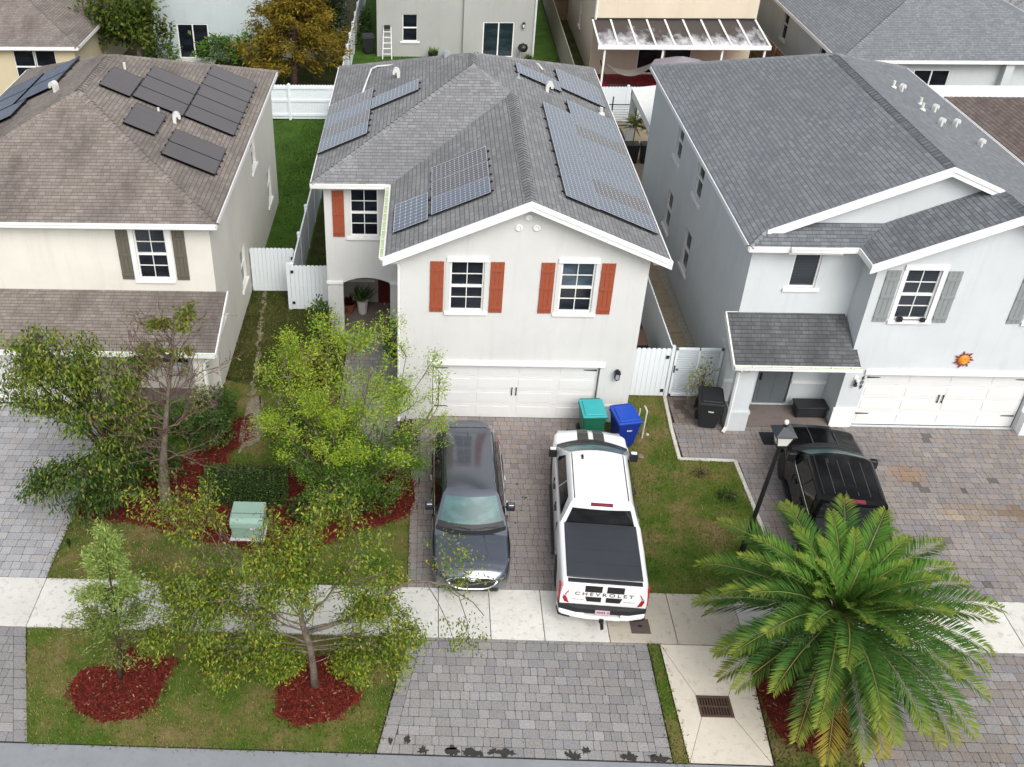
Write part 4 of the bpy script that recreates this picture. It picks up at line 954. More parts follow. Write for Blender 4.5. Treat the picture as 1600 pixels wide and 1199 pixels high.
# far street and lots behind
sheet('road', [(29, 60), (34.2, 25), (60, 25), (60, 90), (27, 90)], .0, 'asphalt')

# grass blades and mulch chips
def scatter(poly, dens, seed, ex=()):
    r = np.random.default_rng(seed); xs = [p[0] for p in poly]; ys = [p[1] for p in poly]
    n = int((max(xs) - min(xs)) * (max(ys) - min(ys)) * dens)
    x = r.uniform(min(xs), max(xs), n); y = r.uniform(min(ys), max(ys), n); m = inside(x, y, poly)
    for e in ex: m &= ~inside(x, y, e)
    return x[m], y[m], r
def blades(name, regions, label, h=(.03, .07), w=.012, mat='blade'):
    Vs = []; Cs = []
    for poly, dens, ex, pal, seed in regions:
        x, y, r = scatter(poly, dens, seed, ex)
        if not ex or len(ex) < 9:
            e = edge_blades([list(poly)], 60 if dens > 150 else 0, seed + 100, None); x = np.concatenate([x, e[:, 0]]); y = np.concatenate([y, e[:, 1]])
        n = len(x)
        a = r.uniform(0, 6.28, n); hh = r.uniform(*h, n); le = r.uniform(.2, 1.1, n) * hh; b = a + 1.57 + r.uniform(-.6, .6, n)
        ww = w * r.uniform(.7, 1.5, n)
        p0 = np.stack([x - np.cos(a) * ww, y - np.sin(a) * ww, np.full(n, .0)], 1); p1 = np.stack([x + np.cos(a) * ww, y + np.sin(a) * ww, np.full(n, .0)], 1)
        p2 = np.stack([x + np.cos(b) * le, y + np.sin(b) * le, hh], 1)
        V = np.stack([p0, p1, p2], 1).reshape(-1, 3)
        f = .5 + .5 * np.sin(x * .9 + np.sin(y * 1.3) * 1.4 + seed) * np.sin(y * 1.1 + np.sin(x * .7) * 2) + r.normal(0, .28, n)
        f = np.clip(f, 0, 1)[:, None]
        c = np.array(pal[0]) * (1 - f) + np.array(pal[1]) * f
        c = c * r.uniform(.55, 1.0, (n, 1)); Vs.append(V); Cs.append(np.repeat(c, 3, 0))
    V = np.concatenate(Vs); C = np.concatenate(Cs)
    o_ = np_mesh(name, V, np.arange(len(V)).reshape(-1, 3), C, MT[mat]); tag(o_, label, 'grass', kind='stuff'); return o_
def edge_blades(polys, per_m, seed, pal, sp=.05):
    r = np.random.default_rng(seed); out = []
    for poly in polys:
        for (ax, ay), (bx, by) in zip(poly, poly[1:] + poly[:1]):
            L = math.hypot(bx - ax, by - ay); n = int(L * per_m); t = r.random(n); out.append(np.stack([ax + (bx - ax) * t + r.normal(0, sp, n), ay + (by - ay) * t + r.normal(0, sp, n)], 1))
    return np.concatenate(out)
MT['blade'] = m_attr('grass_blade', .8, 0, 5, .25, .2, bump=0)
MT['chip'] = m_attr('mulch_chip', .9, 0, 5, 0, .2, bump=0)
GT = ((.075, .12, .02), (.30, .225, .11)); GG = ((.085, .17, .014), (.22, .225, .055)); GD = ((.035, .055, .01), (.10, .09, .025)); GY = ((.04, .10, .008), (.075, .14, .015))
exL = [MU['a'], MU['b'], PATH]
FRONTB = [(-12.2, -7.04), (-6.4, -7.04), (-6.4, -5.4), (-12.2, -3.8)]
blades('grass', [(LAWN_L, 330, exL + [FRONTB], GG, 1), (FRONTB, 420, exL, ((.12, .155, .03), (.42, .28, .155)), 2), (LAWN_R, 420, [], ((.07, .165, .012), (.29, .25, .07)), 3), (VERGE_L, 420, [MU['c'], MU['d']], ((.09, .17, .016), (.29, .26, .08)), 4), (VERGE_M, 420, [], GG, 5), (VERGE_R, 350, [MU['e']], GD, 6)], 'short mottled green and tan lawn grass of the front yards and verges')
blades('grass', [(SIDE_L, 200, [PATH], GD, 7), (R4(-9.1, -7.4, 7.8, 25), 120, [], GY, 8), (R4(-7.2, -6.05, 6.5, 16), 120, [], GD, 12), (R4(-12, -8, 16, 25.3), 90, [], GY, 9), (R4(-7.2, 4.8, 24, 36), 50, [], GY, 10), (R4(3.5, 4.8, 1.5, 9), 120, [], GD, 11)], 'green grass in the side and back yards between the houses', (.04, .1), .016)
Vs = []; Cs = []
for k, (key, dens) in enumerate((('a', 420), ('b', 300), ('c', 700), ('d', 700), ('e', 300))):
    x, y, r = scatter(MU[key], dens, 20 + k); e_ = edge_blades([list(MU[key])], 70, 60 + k, None, .075); x = np.concatenate([x, e_[:, 0]]); y = np.concatenate([y, e_[:, 1]]); n = len(x); a = r.uniform(0, 6.28, n); L = r.uniform(.02, .055, n); wd = r.uniform(.006, .014, n); z = .016 + r.uniform(0, .025, n)
    dx, dy = np.cos(a) * L, np.sin(a) * L; px, py = -np.sin(a) * wd, np.cos(a) * wd; t = r.uniform(-.015, .015, n)
    q = [np.stack([x + s * dx + u * px, y + s * dy + u * py, z + s * t], 1) for s, u in ((-1, -1), (1, -1), (1, 1), (-1, 1))]
    V = np.stack(q, 1).reshape(-1, 3); c = np.where(r.random((n, 1)) < .03, np.array([[.30, .15, .11]]), np.array([[.13, .018, .011]])) * r.uniform(.4, 1.5, (n, 1))
    Vs.append(V); Cs.append(np.repeat(c, 4, 0))
V = np.concatenate(Vs); tag(np_mesh('mulch_chips', V, np.arange(len(V)).reshape(-1, 4), np.concatenate(Cs), MT['chip']), 'dark red shredded bark mulch covering the planting beds', 'mulch', kind='stuff')
# fallen leaves
Vs = []; Cs = []
for P, dens, sd in ((LAWN_L, 8, 31), (VERGE_L, 7, 32), (LAWN_R, 4, 33), (R4(-11, -2, -8.6, -7.1), 3, 34), (R4(-3, 2.6, -11.6, -8.7), .6, 35), (R4(6.5, 15, -7, -.1), 1.2, 36)):
    x, y, r = scatter(P, dens, sd); n = len(x); a = r.uniform(0, 6.28, n); L = r.uniform(.02, .045, n); wd = L * .45; z = .03 + r.uniform(0, .02, n)
    dx, dy = np.cos(a) * L, np.sin(a) * L; px, py = -np.sin(a) * wd, np.cos(a) * wd
    q = [np.stack([x + s * dx + u * px, y + s * dy + u * py, z], 1) for s, u in ((-1, 0), (0, -1), (1, 0), (0, 1))]
    c = np.array([[.20, .115, .05], [.26, .18, .09], [.13, .07, .03], [.22, .18, .05]])[r.integers(0, 4, n)]
    Vs.append(np.stack(q, 1).reshape(-1, 3)); Cs.append(np.repeat(c, 4, 0))
V = np.concatenate(Vs); tag(np_mesh('fallen_leaves', V, np.arange(len(V)).reshape(-1, 4), np.concatenate(Cs), MT['chip']), 'dry brown leaves scattered over the lawns, sidewalk and pavers', 'leaves', kind='stuff')
# ------------------------------------------------------------------ vehicles (local frame: rear bumper at y=0, nose towards +y)
def m_paint(name, c, metal=.0, rough=.3, coat=.8, flake=.0):
    t = NT(name); v = t.coord('Object')
    col = t.mix(t.noise(v, 3.0, 4), tuple(x * .93 for x in c), c)
    dust = t.noise(v, 9, 5, .7)
    t.set(Base_Color=col, Metallic=metal, Specular_IOR_Level=.2 if max(c) < .01 else .5, Roughness=t.math('ADD', t.math('MULTIPLY', dust, .18), rough - .08), Coat_Weight=coat, Coat_Roughness=.06)
    return t.mat
MT['paint_white'] = m_paint('paint_white', (.84, .85, .85), 0, .35)
MT['paint_grey'] = m_paint('paint_dark_grey', (.135, .15, .18), .7, .14, .6)
MT['paint_black'] = m_paint('paint_black', (.003, .003, .0036), 0, .16, .0)
MT['rubber'] = m_simple('rubber', (.016, .016, .017), .85, var=.2, vscale=20)
MT['rim_dark'] = m_simple('rim_dark', (.03, .03, .032), .4, metal=.5)
MT['rim_silver'] = m_simple('rim_silver', (.35, .36, .38), .35, metal=.8)
MT['chrome'] = m_simple('chrome', (.75, .76, .78), .12, metal=1)
MT['tail_red'] = m_simple('tail_light_red', (.42, .012, .014), .2, coat=1)
MT['brake_red'] = m_simple('brake_light_red', (.20, .02, .04), .25)
MT['car_glass'] = m_glass('car_glass', (.006, .007, .008), .05, .5)
MT['car_glass_teal'] = m_glass('windshield_glass', (.045, .10, .10), .3, .55)
MT['cover'] = m_simple('bed_cover_vinyl', (.032, .036, .044), .6, var=.25, vscale=1.6, bump=.25, bscale=160)
MT['stripe'] = m_simple('stripe_black', (.014, .013, .013), .35, coat=.5)
MT['headlamp'] = m_simple('headlamp_glass', (.35, .37, .4), .1, coat=1)
MT['headlamp_dark'] = m_simple('headlamp_smoked', (.09, .095, .11), .1, coat=1)
MT['plate'] = m_simple('number_plate', (.62, .42, .46), .4)
MT['amber'] = m_simple('plate_text', (.05, .05, .09), .5)

def interp(tab, y):
    if y <= tab[0][0]: return tab[0][1]
    for (a, va), (b, vb) in zip(tab, tab[1:]):
        if y <= b:
            t = (y - a) / (b - a); t = t * t * (3 - 2 * t); return va + (vb - va) * t
    return tab[-1][1]
def make_vehicle(name, label, cat, loc, rz, P):
    H = thing(name, label, cat, loc, rz)
    L, paint = P['L'], MT[P['paint']]
    wt, zbt, zst, ztt, rt = P['w'], P['zb'], P['zs'], P['zt'], P.get('r', .14)
    R_ = P['wheel_r']; wy = P['wheels']
    def zbot(y):
        z = zbt if not hasattr(zbt, '__len__') else interp(zbt, y)
        for c in wy:
            d = abs(y - c); q = R_ + .09
            if d < q: z = max(z, R_ + math.sqrt(q * q - d * d) * .98)
        return z
    def section(y):
        w, zs, zt, zb = interp(wt, y), interp(zst, y), interp(ztt, y), zbot(y); r = min(rt, w * .4)
        zb0 = zbt if not hasattr(zbt, '__len__') else interp(zbt, y)
        h = zs - zb
        pts = [(0, zb0), (w - .3, zb0), (w - .29, zb), (w - .03, zb), (w, zb + .05 * min(1, h)), (w + .012, zb + h * .3), (w + .012, zb + h * .52), (w - .005, zb + h * .75), (w - .02, zs - r * .75)]
        for k in range(1, 5):
            a = math.pi / 2 * k / 4; pts.append((w - .02 - r + r * math.cos(a), zs - r * .75 + r * .75 * math.sin(a)))
        x0 = w - .02 - r
        for t in (.75, .5, .25, 0): pts.append((x0 * t, zs + (zt - zs) * (1 - t * t)))
        return pts
    def topz(x, y):
        w, zs, zt = interp(wt, y), interp(zst, y), interp(ztt, y); x0 = w - .02 - min(rt, w * .4); t = min(1, abs(x) / x0)
        return zs + (zt - zs) * (1 - t * t)
    ys = sorted({0, L, *[L * k / 70 for k in range(71)], *P.get('ys', [])})
    V = []; F = []; m = None
    for y in ys:
        s = section(y); ring = [(-x, y, z) for x, z in reversed(s[1:])] + [(x, y, z) for x, z in s]
        # ring runs left top .. bottom .. right top: reorder as closed loop
        ring = [(x, y, z) for x, z in s] + [(-x, y, z) for x, z in reversed(s[1:-1])]
        m = len(ring); V += ring
    for k in range(len(ys) - 1):
        for j in range(m): F.append((k * m + j, k * m + (j + 1) % m, (k + 1) * m + (j + 1) % m, (k + 1) * m + j))
    F.append(tuple(range(m))); F.append(tuple((len(ys) - 1) * m + j for j in reversed(range(m))))
    mb = MB(); mb.v = V; mb.f = F; mb.m = [0] * len(F)
    body = mb.build('body', paint, H, smooth=True, local=True)
    es = body.modifiers.new('split', 'EDGE_SPLIT'); es.split_angle = RAD(42)
    # cab
    C = P['cab']; nf = 8
    def ring(d):
        z, w, yr, yf, bow, rb = d
        fr = [(w * (1 - 2 * k / nf), yf + bow * (1 - (1 - 2 * k / nf) ** 2), z) for k in range(nf + 1)]
        re = [(-w * (1 - 2 * k / nf), yr - rb * (1 - (1 - 2 * k / nf) ** 2), z) for k in range(nf + 1)]
        return fr + re
    rings = [ring(d) for d in C]; n = len(rings[0])
    mb = MB(); mb.v = [p for r in rings for p in r]
    for k in range(len(rings) - 1):
        for j in range(n): mb.f.append((k * n + j, k * n + (j + 1) % n, (k + 1) * n + (j + 1) % n, (k + 1) * n + j)); mb.m.append(0)
    # crowned roof from the last ring
    top = rings[-1]; cz = C[-1][0]; b0 = len(mb.v)
    fr, re = top[:nf + 1], top[nf + 1:][::-1]; ny = 6; grid = []
    for j in range(ny + 1):
        t = j / ny; row = []
        for k in range(nf + 1):
            a, b = Vector(fr[k]), Vector(re[k]); p = a.lerp(b, t); u = 1 - 2 * k / nf
            p.z += P.get('crown', .03) * (1 - u * u) * (1 - (2 * t - 1) ** 4); row.append(tuple(p))
        grid.append(row)
    mb.v += [p for r in grid for p in r]
    for j in range(ny):
        for k in range(nf):
            a = b0 + j * (nf + 1) + k; mb.f.append((a, a + 1, a + nf + 2, a + nf + 1)); mb.m.append(0)
    cab = mb.build('cab', paint, H, smooth=True, local=True)
    es = cab.modifiers.new('split', 'EDGE_SPLIT'); es.split_angle = RAD(40)
    A, B = rings[1], rings[2]
    def bil(p00, p10, p11, p01, s, t, off):
        p00, p10, p11, p01 = map(Vector, (p00, p10, p11, p01)); nrm = (p10 - p00).cross(p01 - p00).normalized()
        return p00.lerp(p10, s).lerp(p01.lerp(p11, s), t) + nrm * off
    def strip(lo, hi, s0, s1, t0, t1, off, nm, mat_, t0m=None):
        """glass over a multi segment face; lo/hi run along the face"""
        mb = MB(); k0 = len(lo) - 1; N_ = 16; rows = []
        for q in range(N_ + 1):
            s = s0 + (s1 - s0) * q / N_; f = s * k0; i = min(int(f), k0 - 1); u = f - i
            a, b = Vector(lo[i]).lerp(Vector(lo[i + 1]), u), Vector(hi[i]).lerp(Vector(hi[i + 1]), u)
            along = (Vector(lo[i + 1]) - Vector(lo[i])).normalized(); nn = along.cross(b - a).normalized()
            rows.append((a.lerp(b, t0) + nn * off, a.lerp(b, t1) + nn * off))
        mb.v = [tuple(p) for r in rows for p in r]; mb.f = [(2 * k, 2 * k + 2, 2 * k + 3, 2 * k + 1) for k in range(N_)]; mb.m = [0] * N_
        return mb.build(nm, mat_, H, local=True, smooth=True)
    strip(A[:nf + 1], B[:nf + 1], .03, .97, -.02, P.get('frit', .34), .02, 'windshield_base', MT['black_plastic'])
    ws = strip(A[:nf + 1], B[:nf + 1], .05, .95, P.get('ws_t0', .0), .97, -.012 if P.get('flip') else .012, 'windshield', MT[P.get('ws_glass', 'car_glass_teal')])
    strip(A[nf + 1:], B[nf + 1:], *P.get('rear_s', (.08, .92)), *P.get('rear_t', (.08, .93)), .012, 'rear_window', MT['car_glass'])
    for sgn in (1, -1):
        if sgn > 0: q = (A[-1], A[0], B[0], B[-1])     # right side, rear to front
        else: q = (A[nf + 1], A[nf], B[nf], B[nf + 1])
        for poly in P['side_windows']:
            w_ = MB(); w_.poly([bil(*q, s, t, .01 * (1 if sgn > 0 else -1)) for s, t in poly]); w_.build('side_window', MT['car_glass'], H, local=True)
    # wheels
    for c in wy:
        for sgn in (1, -1):
            x = sgn * (interp(wt, c) - .15); T = lambda p, x=x, c=c, sgn=sgn: (x + sgn * p[2], c + p[0], R_ + p[1])
            w_ = MB(); w_.lathe([(R_ * .62, -.12), (R_ * .93, -.13), (R_, -.09), (R_, .09), (R_ * .94, .135), (R_ * .66, .14)], (0, 0, 0), 28, F=T)
            wo = w_.build('wheel', MT['rubber'], H, local=True, smooth=True)
            r_ = MB(); r_.lathe([(R_ * .65, .10), (R_ * .65, .135), (R_ * .58, .12), (R_ * .5, .1), (.05, .1)], (0, 0, 0), 24, F=T)
            for k in range(6):
                a = k * math.pi / 3; ca, sa = math.cos(a), math.sin(a)
                r_.prism([T((ca * .06 - sa * .03, sa * .06 + ca * .03, .12)), T((ca * .06 + sa * .03, sa * .06 - ca * .03, .12)), T((ca * R_ * .6 + sa * .05, sa * R_ * .6 - ca * .05, .12)), T((ca * R_ * .6 - sa * .05, sa * R_ * .6 + ca * .05, .12))], (sgn * .012, 0, 0))
            r_.build('rim', MT[P.get('rim', 'rim_dark')], wo, local=True)
    # mirrors
    mx, my, mz = P['mirror']
    for sgn in (1, -1):
        mm = MB(); mm.tube([(sgn * (mx - .2), my + .05, mz - .04), (sgn * (mx - .06), my + .02, mz - .02)], .035, 8)
        mm.box(*sorted((sgn * (mx - .08), sgn * (mx + .13))), my - .02, my + .11, mz - .08, mz + P.get('mirror_h', .14)); mo = mm.build('mirror', MT['black_plastic'], H, local=True, bevel=.035, seg=3)
        c_ = MB(); c_.box(*sorted((sgn * (mx - .06), sgn * (mx + .115))), my + .0, my + .125, mz + .02, mz + P.get('mirror_h', .14) + .012); c_.build('mirror_cap', paint if P.get('mirror_cap', 1) else MT['chrome'], mo, local=True, bevel=.03, seg=3)
    # door handles
    for sgn in (1, -1):
        for y in P['handles']:
            h_ = MB(); h_.box(*sorted((sgn * (interp(wt, y) - .01), sgn * (interp(wt, y) + .04))), y - .1, y + .1, P['handle_z'] - .025, P['handle_z'] + .025); h_.build('door_handle', MT[P.get('handle_mat', 'black_plastic')], H, local=True, bevel=.012)
    # door seams
    for sgn in (1, -1):
        se = MB()
        for y in P['seams']:
            se.box(*sorted((sgn * (interp(wt, y) - .03), sgn * (interp(wt, y) + .0145))), y - .006, y + .006, zbot(y) + .12, interp(zst, y) - .12)
        se.build('door_seam', MT['dark'], H, local=True)
    under = MB(); under.box(-.7, .7, .3, L - .35, .25, .5); under.build('underbody', MT['dark'], H, local=True)
    return H, body, cab, topz, rings, lambda lo, hi, s, t, off: None

def ribbon(H, name, mat_, topz, x0, x1, y0, y1, off=.006, n=10, shape=None):
    mb = MB(); nx = 4
    for k in range(n):
        for j in range(nx):
            q = []
            for a, b in ((j, k), (j + 1, k), (j + 1, k + 1), (j, k + 1)):
                y = y0 + (y1 - y0) * b / n; f0, f1 = shape(b / n) if shape else (0, 1)
                x = x0 + (x1 - x0) * (f0 + (f1 - f0) * a / nx); q.append((x, y, topz(x, y) + off))
            mb.poly(q)
    return mb.build(name, MT[mat_], H, local=True, smooth=True)

def pickup(name, label, loc, rz, P, stripes=False, cover='cover'):
    H, body, cab, topz, rings, _ = make_vehicle(name, label, 'pickup truck', loc, rz, P)
    L = P['L']; w0 = interp(P['w'], .3); zr = P['bed_z']; by0, by1 = .2, P['bed_y1']
    # bed cover with a soft edge, tailgate cap, rails
    c = MB(); c.box(-w0 + .15, w0 - .15, by0, by1, zr - .02, zr + .03); co_ = c.build('bed_cover', MT[cover], H, local=True, bevel=.02, seg=3)
    s = MB()
    for k in range(1, 4): s.box(-w0 + .17, w0 - .17, by0 + (by1 - by0) * k / 4 - .012, by0 + (by1 - by0) * k / 4 + .012, zr + .028, zr + .034)
    s.build('cover_seam', MT[cover], co_, local=True)
    t = MB(); t.box(-w0 + .17, w0 - .17, .05, .17, zr - .02, zr + .012); t.build('tailgate_cap', MT['black_plastic'], H, local=True, bevel=.012)
    t = MB(); t.box(-w0 + .2, w0 - .2, -.012, .04, .74, zr - .025); tg = t.build('tailgate', MT[P['paint']], H, local=True, bevel=.02, seg=3)
    for sg in (1, -1):
        l = MB(); x0, x1 = sg * (w0 - .25), sg * (w0 + .016)
        l.prism([(x0, -.02, .76), (x1, .02, .80), (x1, .1, 1.02), (x1, .14, 1.26), (x0, -.01, 1.22), (sg * (w0 - .15), -.015, 1.0)], (0, .09, 0)); l.build('tail_light', MT['tail_red'], H, local=True, bevel=.012)
        l2 = MB(); l2.box(*sorted((sg * (w0 - .17), sg * (w0 - .09))), -.022, .0, .99, 1.03); l2.build('reverse_lens', MT['headlamp'], H, local=True, bevel=.01)
    b = MB(); wb = w0 + .01
    b.prism([(-wb, .25, .56), (-wb + .02, -.02, .56), (-.62, -.13, .56), (.62, -.13, .56), (wb - .02, -.02, .56), (wb, .25, .56)], (0, 0, .17)); bo = b.build('bumper_step', MT['black_plastic'], H, local=True, bevel=.02)
    b = MB()
    b.prism([(-wb - .01, .22, .42), (-wb + .04, -.05, .42), (-.60, -.16, .42), (-.42, -.17, .42), (-.42, .1, .42), (-.6, .2, .42)], (0, 0, .16)); b.prism([(wb + .01, .22, .42), (.6, .2, .42), (.42, .1, .42), (.42, -.17, .42), (.60, -.16, .42), (wb - .04, -.05, .42)], (0, 0, .16)); b.box(-.43, .43, -.165, .1, .40, .5)
    b.build('rear_bumper', MT[P['paint']], H, local=True, bevel=.02)
    for sg in (1, -1):
        b = MB(); b.prism([(sg * (wb + .015), .2, .36), (sg * (wb - .02), -.045, .36), (sg * .74, -.12, .36), (sg * .74, .15, .36)], (0, 0, .12)); b.build('bumper_corner', MT['black_plastic'], bo, local=True, bevel=.02)
    h_ = MB(); h_.box(-.035, .035, -.42, .0, .36, .43); h_.box(-.05, .05, -.2, .02, .34, .45); h_.tube([(0, -.36, .42), (0, -.36, .5)], .014, 8); h_.lathe([(.0, 0), (.03, .01), (.03, .04), (0, .06)], (0, -.36, .49), 10)
    h_.build('tow_hitch', MT['black_metal'], H, local=True)
    p = MB(); p.box(-.17, .17, -.155, -.14, .58, .71); po = p.build('number_plate', MT['plate'], H, local=True, bevel=.004)
    p = MB()
    for k in range(7):
        x = -.125 + k * .04
        if k != 5: p.box(x, x + .026, -.158, -.154, .625, .675)
    p.build('plate_characters', MT['amber'], po, local=True)
    # cab brake light, antenna base, roof ditch lines
    zc = P['cab'][-1][0]
    bl = MB(); yb = P['cab'][2][2]; bl.box(-.27, .27, yb - .04, yb + .11, P['cab'][2][0] - .05, P['cab'][2][0] + .058); bl.build('brake_light', MT['brake_red'], H, local=True, bevel=.012)
    for sg in (1, -1):
        d = MB(); xw = P['cab'][-1][1] - .03; ya, yb2 = P['cab'][-1][2] + .05, P['cab'][-1][3] - .02
        d.box(*sorted((sg * xw, sg * (xw - .022))), ya, yb2, zc - .01, zc + .012); d.build('roof_ditch', MT['black_plastic'], cab, local=True)
    a = MB(); a.box(-.42, -.36, P['cab'][-1][3] - .28, P['cab'][-1][3] - .12, zc + .0, zc + .06); a.build('antenna', MT['black_plastic'], H, local=True, bevel=.02)
    # front end
    zh = interp(P['zt'], L - .15)
    g = MB(); g.box(-.62, .62, L - .03, L + .02, .68, zh - .14); g.build('grille', MT['black_plastic'], H, local=True, bevel=.02)
    for sg in (1, -1):
        l = MB(); wl = interp(P['w'], L - .2); l.box(*sorted((sg * .64, sg * (wl - .05))), L - .16, L - .02, .82, zh - .16); l.build('headlight', MT['headlamp'], H, local=True, bevel=.03)
        s = MB(); s.box(*sorted((sg * (w0 - .02), sg * (w0 + .07))), P['wheels'][0] + .62, P['wheels'][1] - .62, .36, .42); s.build('side_step', MT['black_plastic'], H, local=True, bevel=.015)
    # cowl and wipers
    A = rings[1]; yf = P['cab'][1][3]; bow = P['cab'][1][4]
    c = MB(); nn = 12; wz = P['cab'][1][1]
    for k in range(nn):
        q = []
        for kk, dy in ((k, .0), (k + 1, .0), (k + 1, .2), (k, .2)):
            u = 1 - 2 * kk / nn; x = wz * .98 * u; y = yf + bow * (1 - u * u) + dy - .015; q.append((x, y, max(topz(x, y) + .012, P['cab'][1][0] + .002 - dy * .3)))
        c.poly(q)
    cw = c.build('cowl', MT['black_plastic'], H, local=True)
    for x0, x1 in ((-.6, .0), (.05, .66)):
        wv = MB()
        def wp(x, t):
            u = x / wz; y = yf + bow * (1 - u * u); z0 = P['cab'][1][0]; zt, yt = P['cab'][2][0], P['cab'][2][3] + P['cab'][2][4] * (1 - u * u)
            return (x, y + (yt - y) * t + .03, z0 + (zt - z0) * t + .03)
        wv.tube([wp(x0, .06), wp((x0 + x1) / 2, .09), wp(x1, .13)], .012, 6); wv.build('wiper', MT['black_plastic'], H, local=True)
    if stripes:
        sh = lambda t: (.0, 1.0) if t > .62 else ((0, .93) if t > .35 else (.0, .98))
        for sg in (1, -1): ribbon(H, 'hood_stripe', 'stripe', topz, sg * .065, sg * .37, yf + bow + .06, L - .16, .006, 10, lambda t: (0, 1 - .0 * t) if t < .45 else (0, .93 + .12 * (1 - t)))
        for sg in (1, -1):
            for z0, z1, xa, xb in ((1.16, zr - .03, .055, .45), (.85, 1.005, .055, .43)):
                b = MB(); e = .05 if z0 < 1 else 0
                b.prism([(sg * xa, -.014, z0), (sg * (xb - e), -.014, z0), (sg * xb, -.014, z1), (sg * xa, -.014, z1)], (0, -.004, 0)); b.build('tailgate_stripe', MT['stripe'], tg, local=True)
        tm = text_mesh('tailgate_lettering', 'CHEVROLET', .15, MT['black_metal'], tg, Matrix.Translation((0, -.016, 1.085)) @ Matrix.Rotation(RAD(90), 4, 'X'), .004, space=1.5, xs=1.2)
        for sg in (1, -1):
            b = MB(); b.box(*sorted((sg * .46, sg * .72)), -.016, -.011, .895, .915); b.build('badge', MT['chrome'], tg, local=True)
    return H

PT = dict(L=6.4, paint='paint_white', w=[(0, .99), (.25, 1.03), (1.5, 1.035), (5.2, 1.03), (5.9, 1.01), (6.2, .93), (6.4, .72)],
          zb=[(0, .55), (.4, .42), (5.8, .42), (6.4, .52)], zs=[(0, 1.36), (.1, 1.40), (2.05, 1.40), (2.3, 1.32), (5.1, 1.26), (5.9, 1.2), (6.25, 1.08), (6.4, .86)],
          zt=[(0, 1.36), (.1, 1.38), (2.05, 1.38), (2.3, 1.33), (5.1, 1.36), (5.9, 1.29), (6.25, 1.16), (6.4, .9)], r=.13,
          cab=[(1.2, .985, 2.08, 5.22, .28, .02), (1.36, .97, 2.08, 5.12, .3, .02), (1.90, .775, 2.2, 4.24, .16, .05), (1.97, .70, 2.3, 4.16, .14, .05)], crown=.035,
          wheels=(1.35, 5.28), wheel_r=.42, mirror=(1.05, 4.78, 1.36), mirror_cap=1, mirror_h=.17, handles=(2.9, 3.75), handle_z=1.12, seams=(2.25, 3.05, 4.05, 5.0), bed_z=1.40, bed_y1=2.06,
          side_windows=[[(.07, .1), (.44, .08), (.44, .88), (.16, .9)], [(.46, .08), (.82, .06), (.88, .3), (.93, .9), (.46, .88)]], ys=[2.06, 2.12], ws_glass='car_glass_teal', rear_t=(.02, .86), rear_s=(.06, .94))
pickup('pickup_truck', 'white crew-cab pickup truck with black racing stripes and a black bed cover', (1.57, -8.16, 0), RAD(-3.75), PT, True)
PB = dict(PT); PB.update(paint='paint_black', L=5.9, w=[(0, .97), (.25, 1.0), (4.8, 1.0), (5.4, .98), (5.7, .9), (5.9, .68)], zb=[(0, .55), (.4, .44), (5.3, .44), (5.9, .54)],
          zs=[(0, 1.34), (.1, 1.36), (1.36, 1.36), (1.56, 1.30), (4.4, 1.25), (5.4, 1.15), (5.75, 1.05), (5.9, .85)], zt=[(0, 1.34), (.1, 1.35), (1.36, 1.35), (1.56, 1.31), (4.4, 1.36), (5.4, 1.22), (5.75, 1.1), (5.9, .88)],
          cab=[(1.2, .96, 1.42, 4.22, .26, .02), (1.34, .945, 1.42, 4.12, .28, .02), (1.84, .80, 1.56, 3.32, .16, .05), (1.9, .73, 1.66, 3.24, .14, .05)], wheels=(1.25, 4.6), wheel_r=.41, mirror=(1.02, 3.75, 1.34), handles=(2.25, 3.1), seams=(1.6, 2.4, 3.35, 4.2), bed_z=1.36, bed_y1=1.38, ys=[1.38, 1.42])
BT = pickup('pickup_truck', 'black pickup truck with black wheels parked behind the palm', (7.78, -7.12, 0), RAD(-7), PB, False, 'black_plastic')

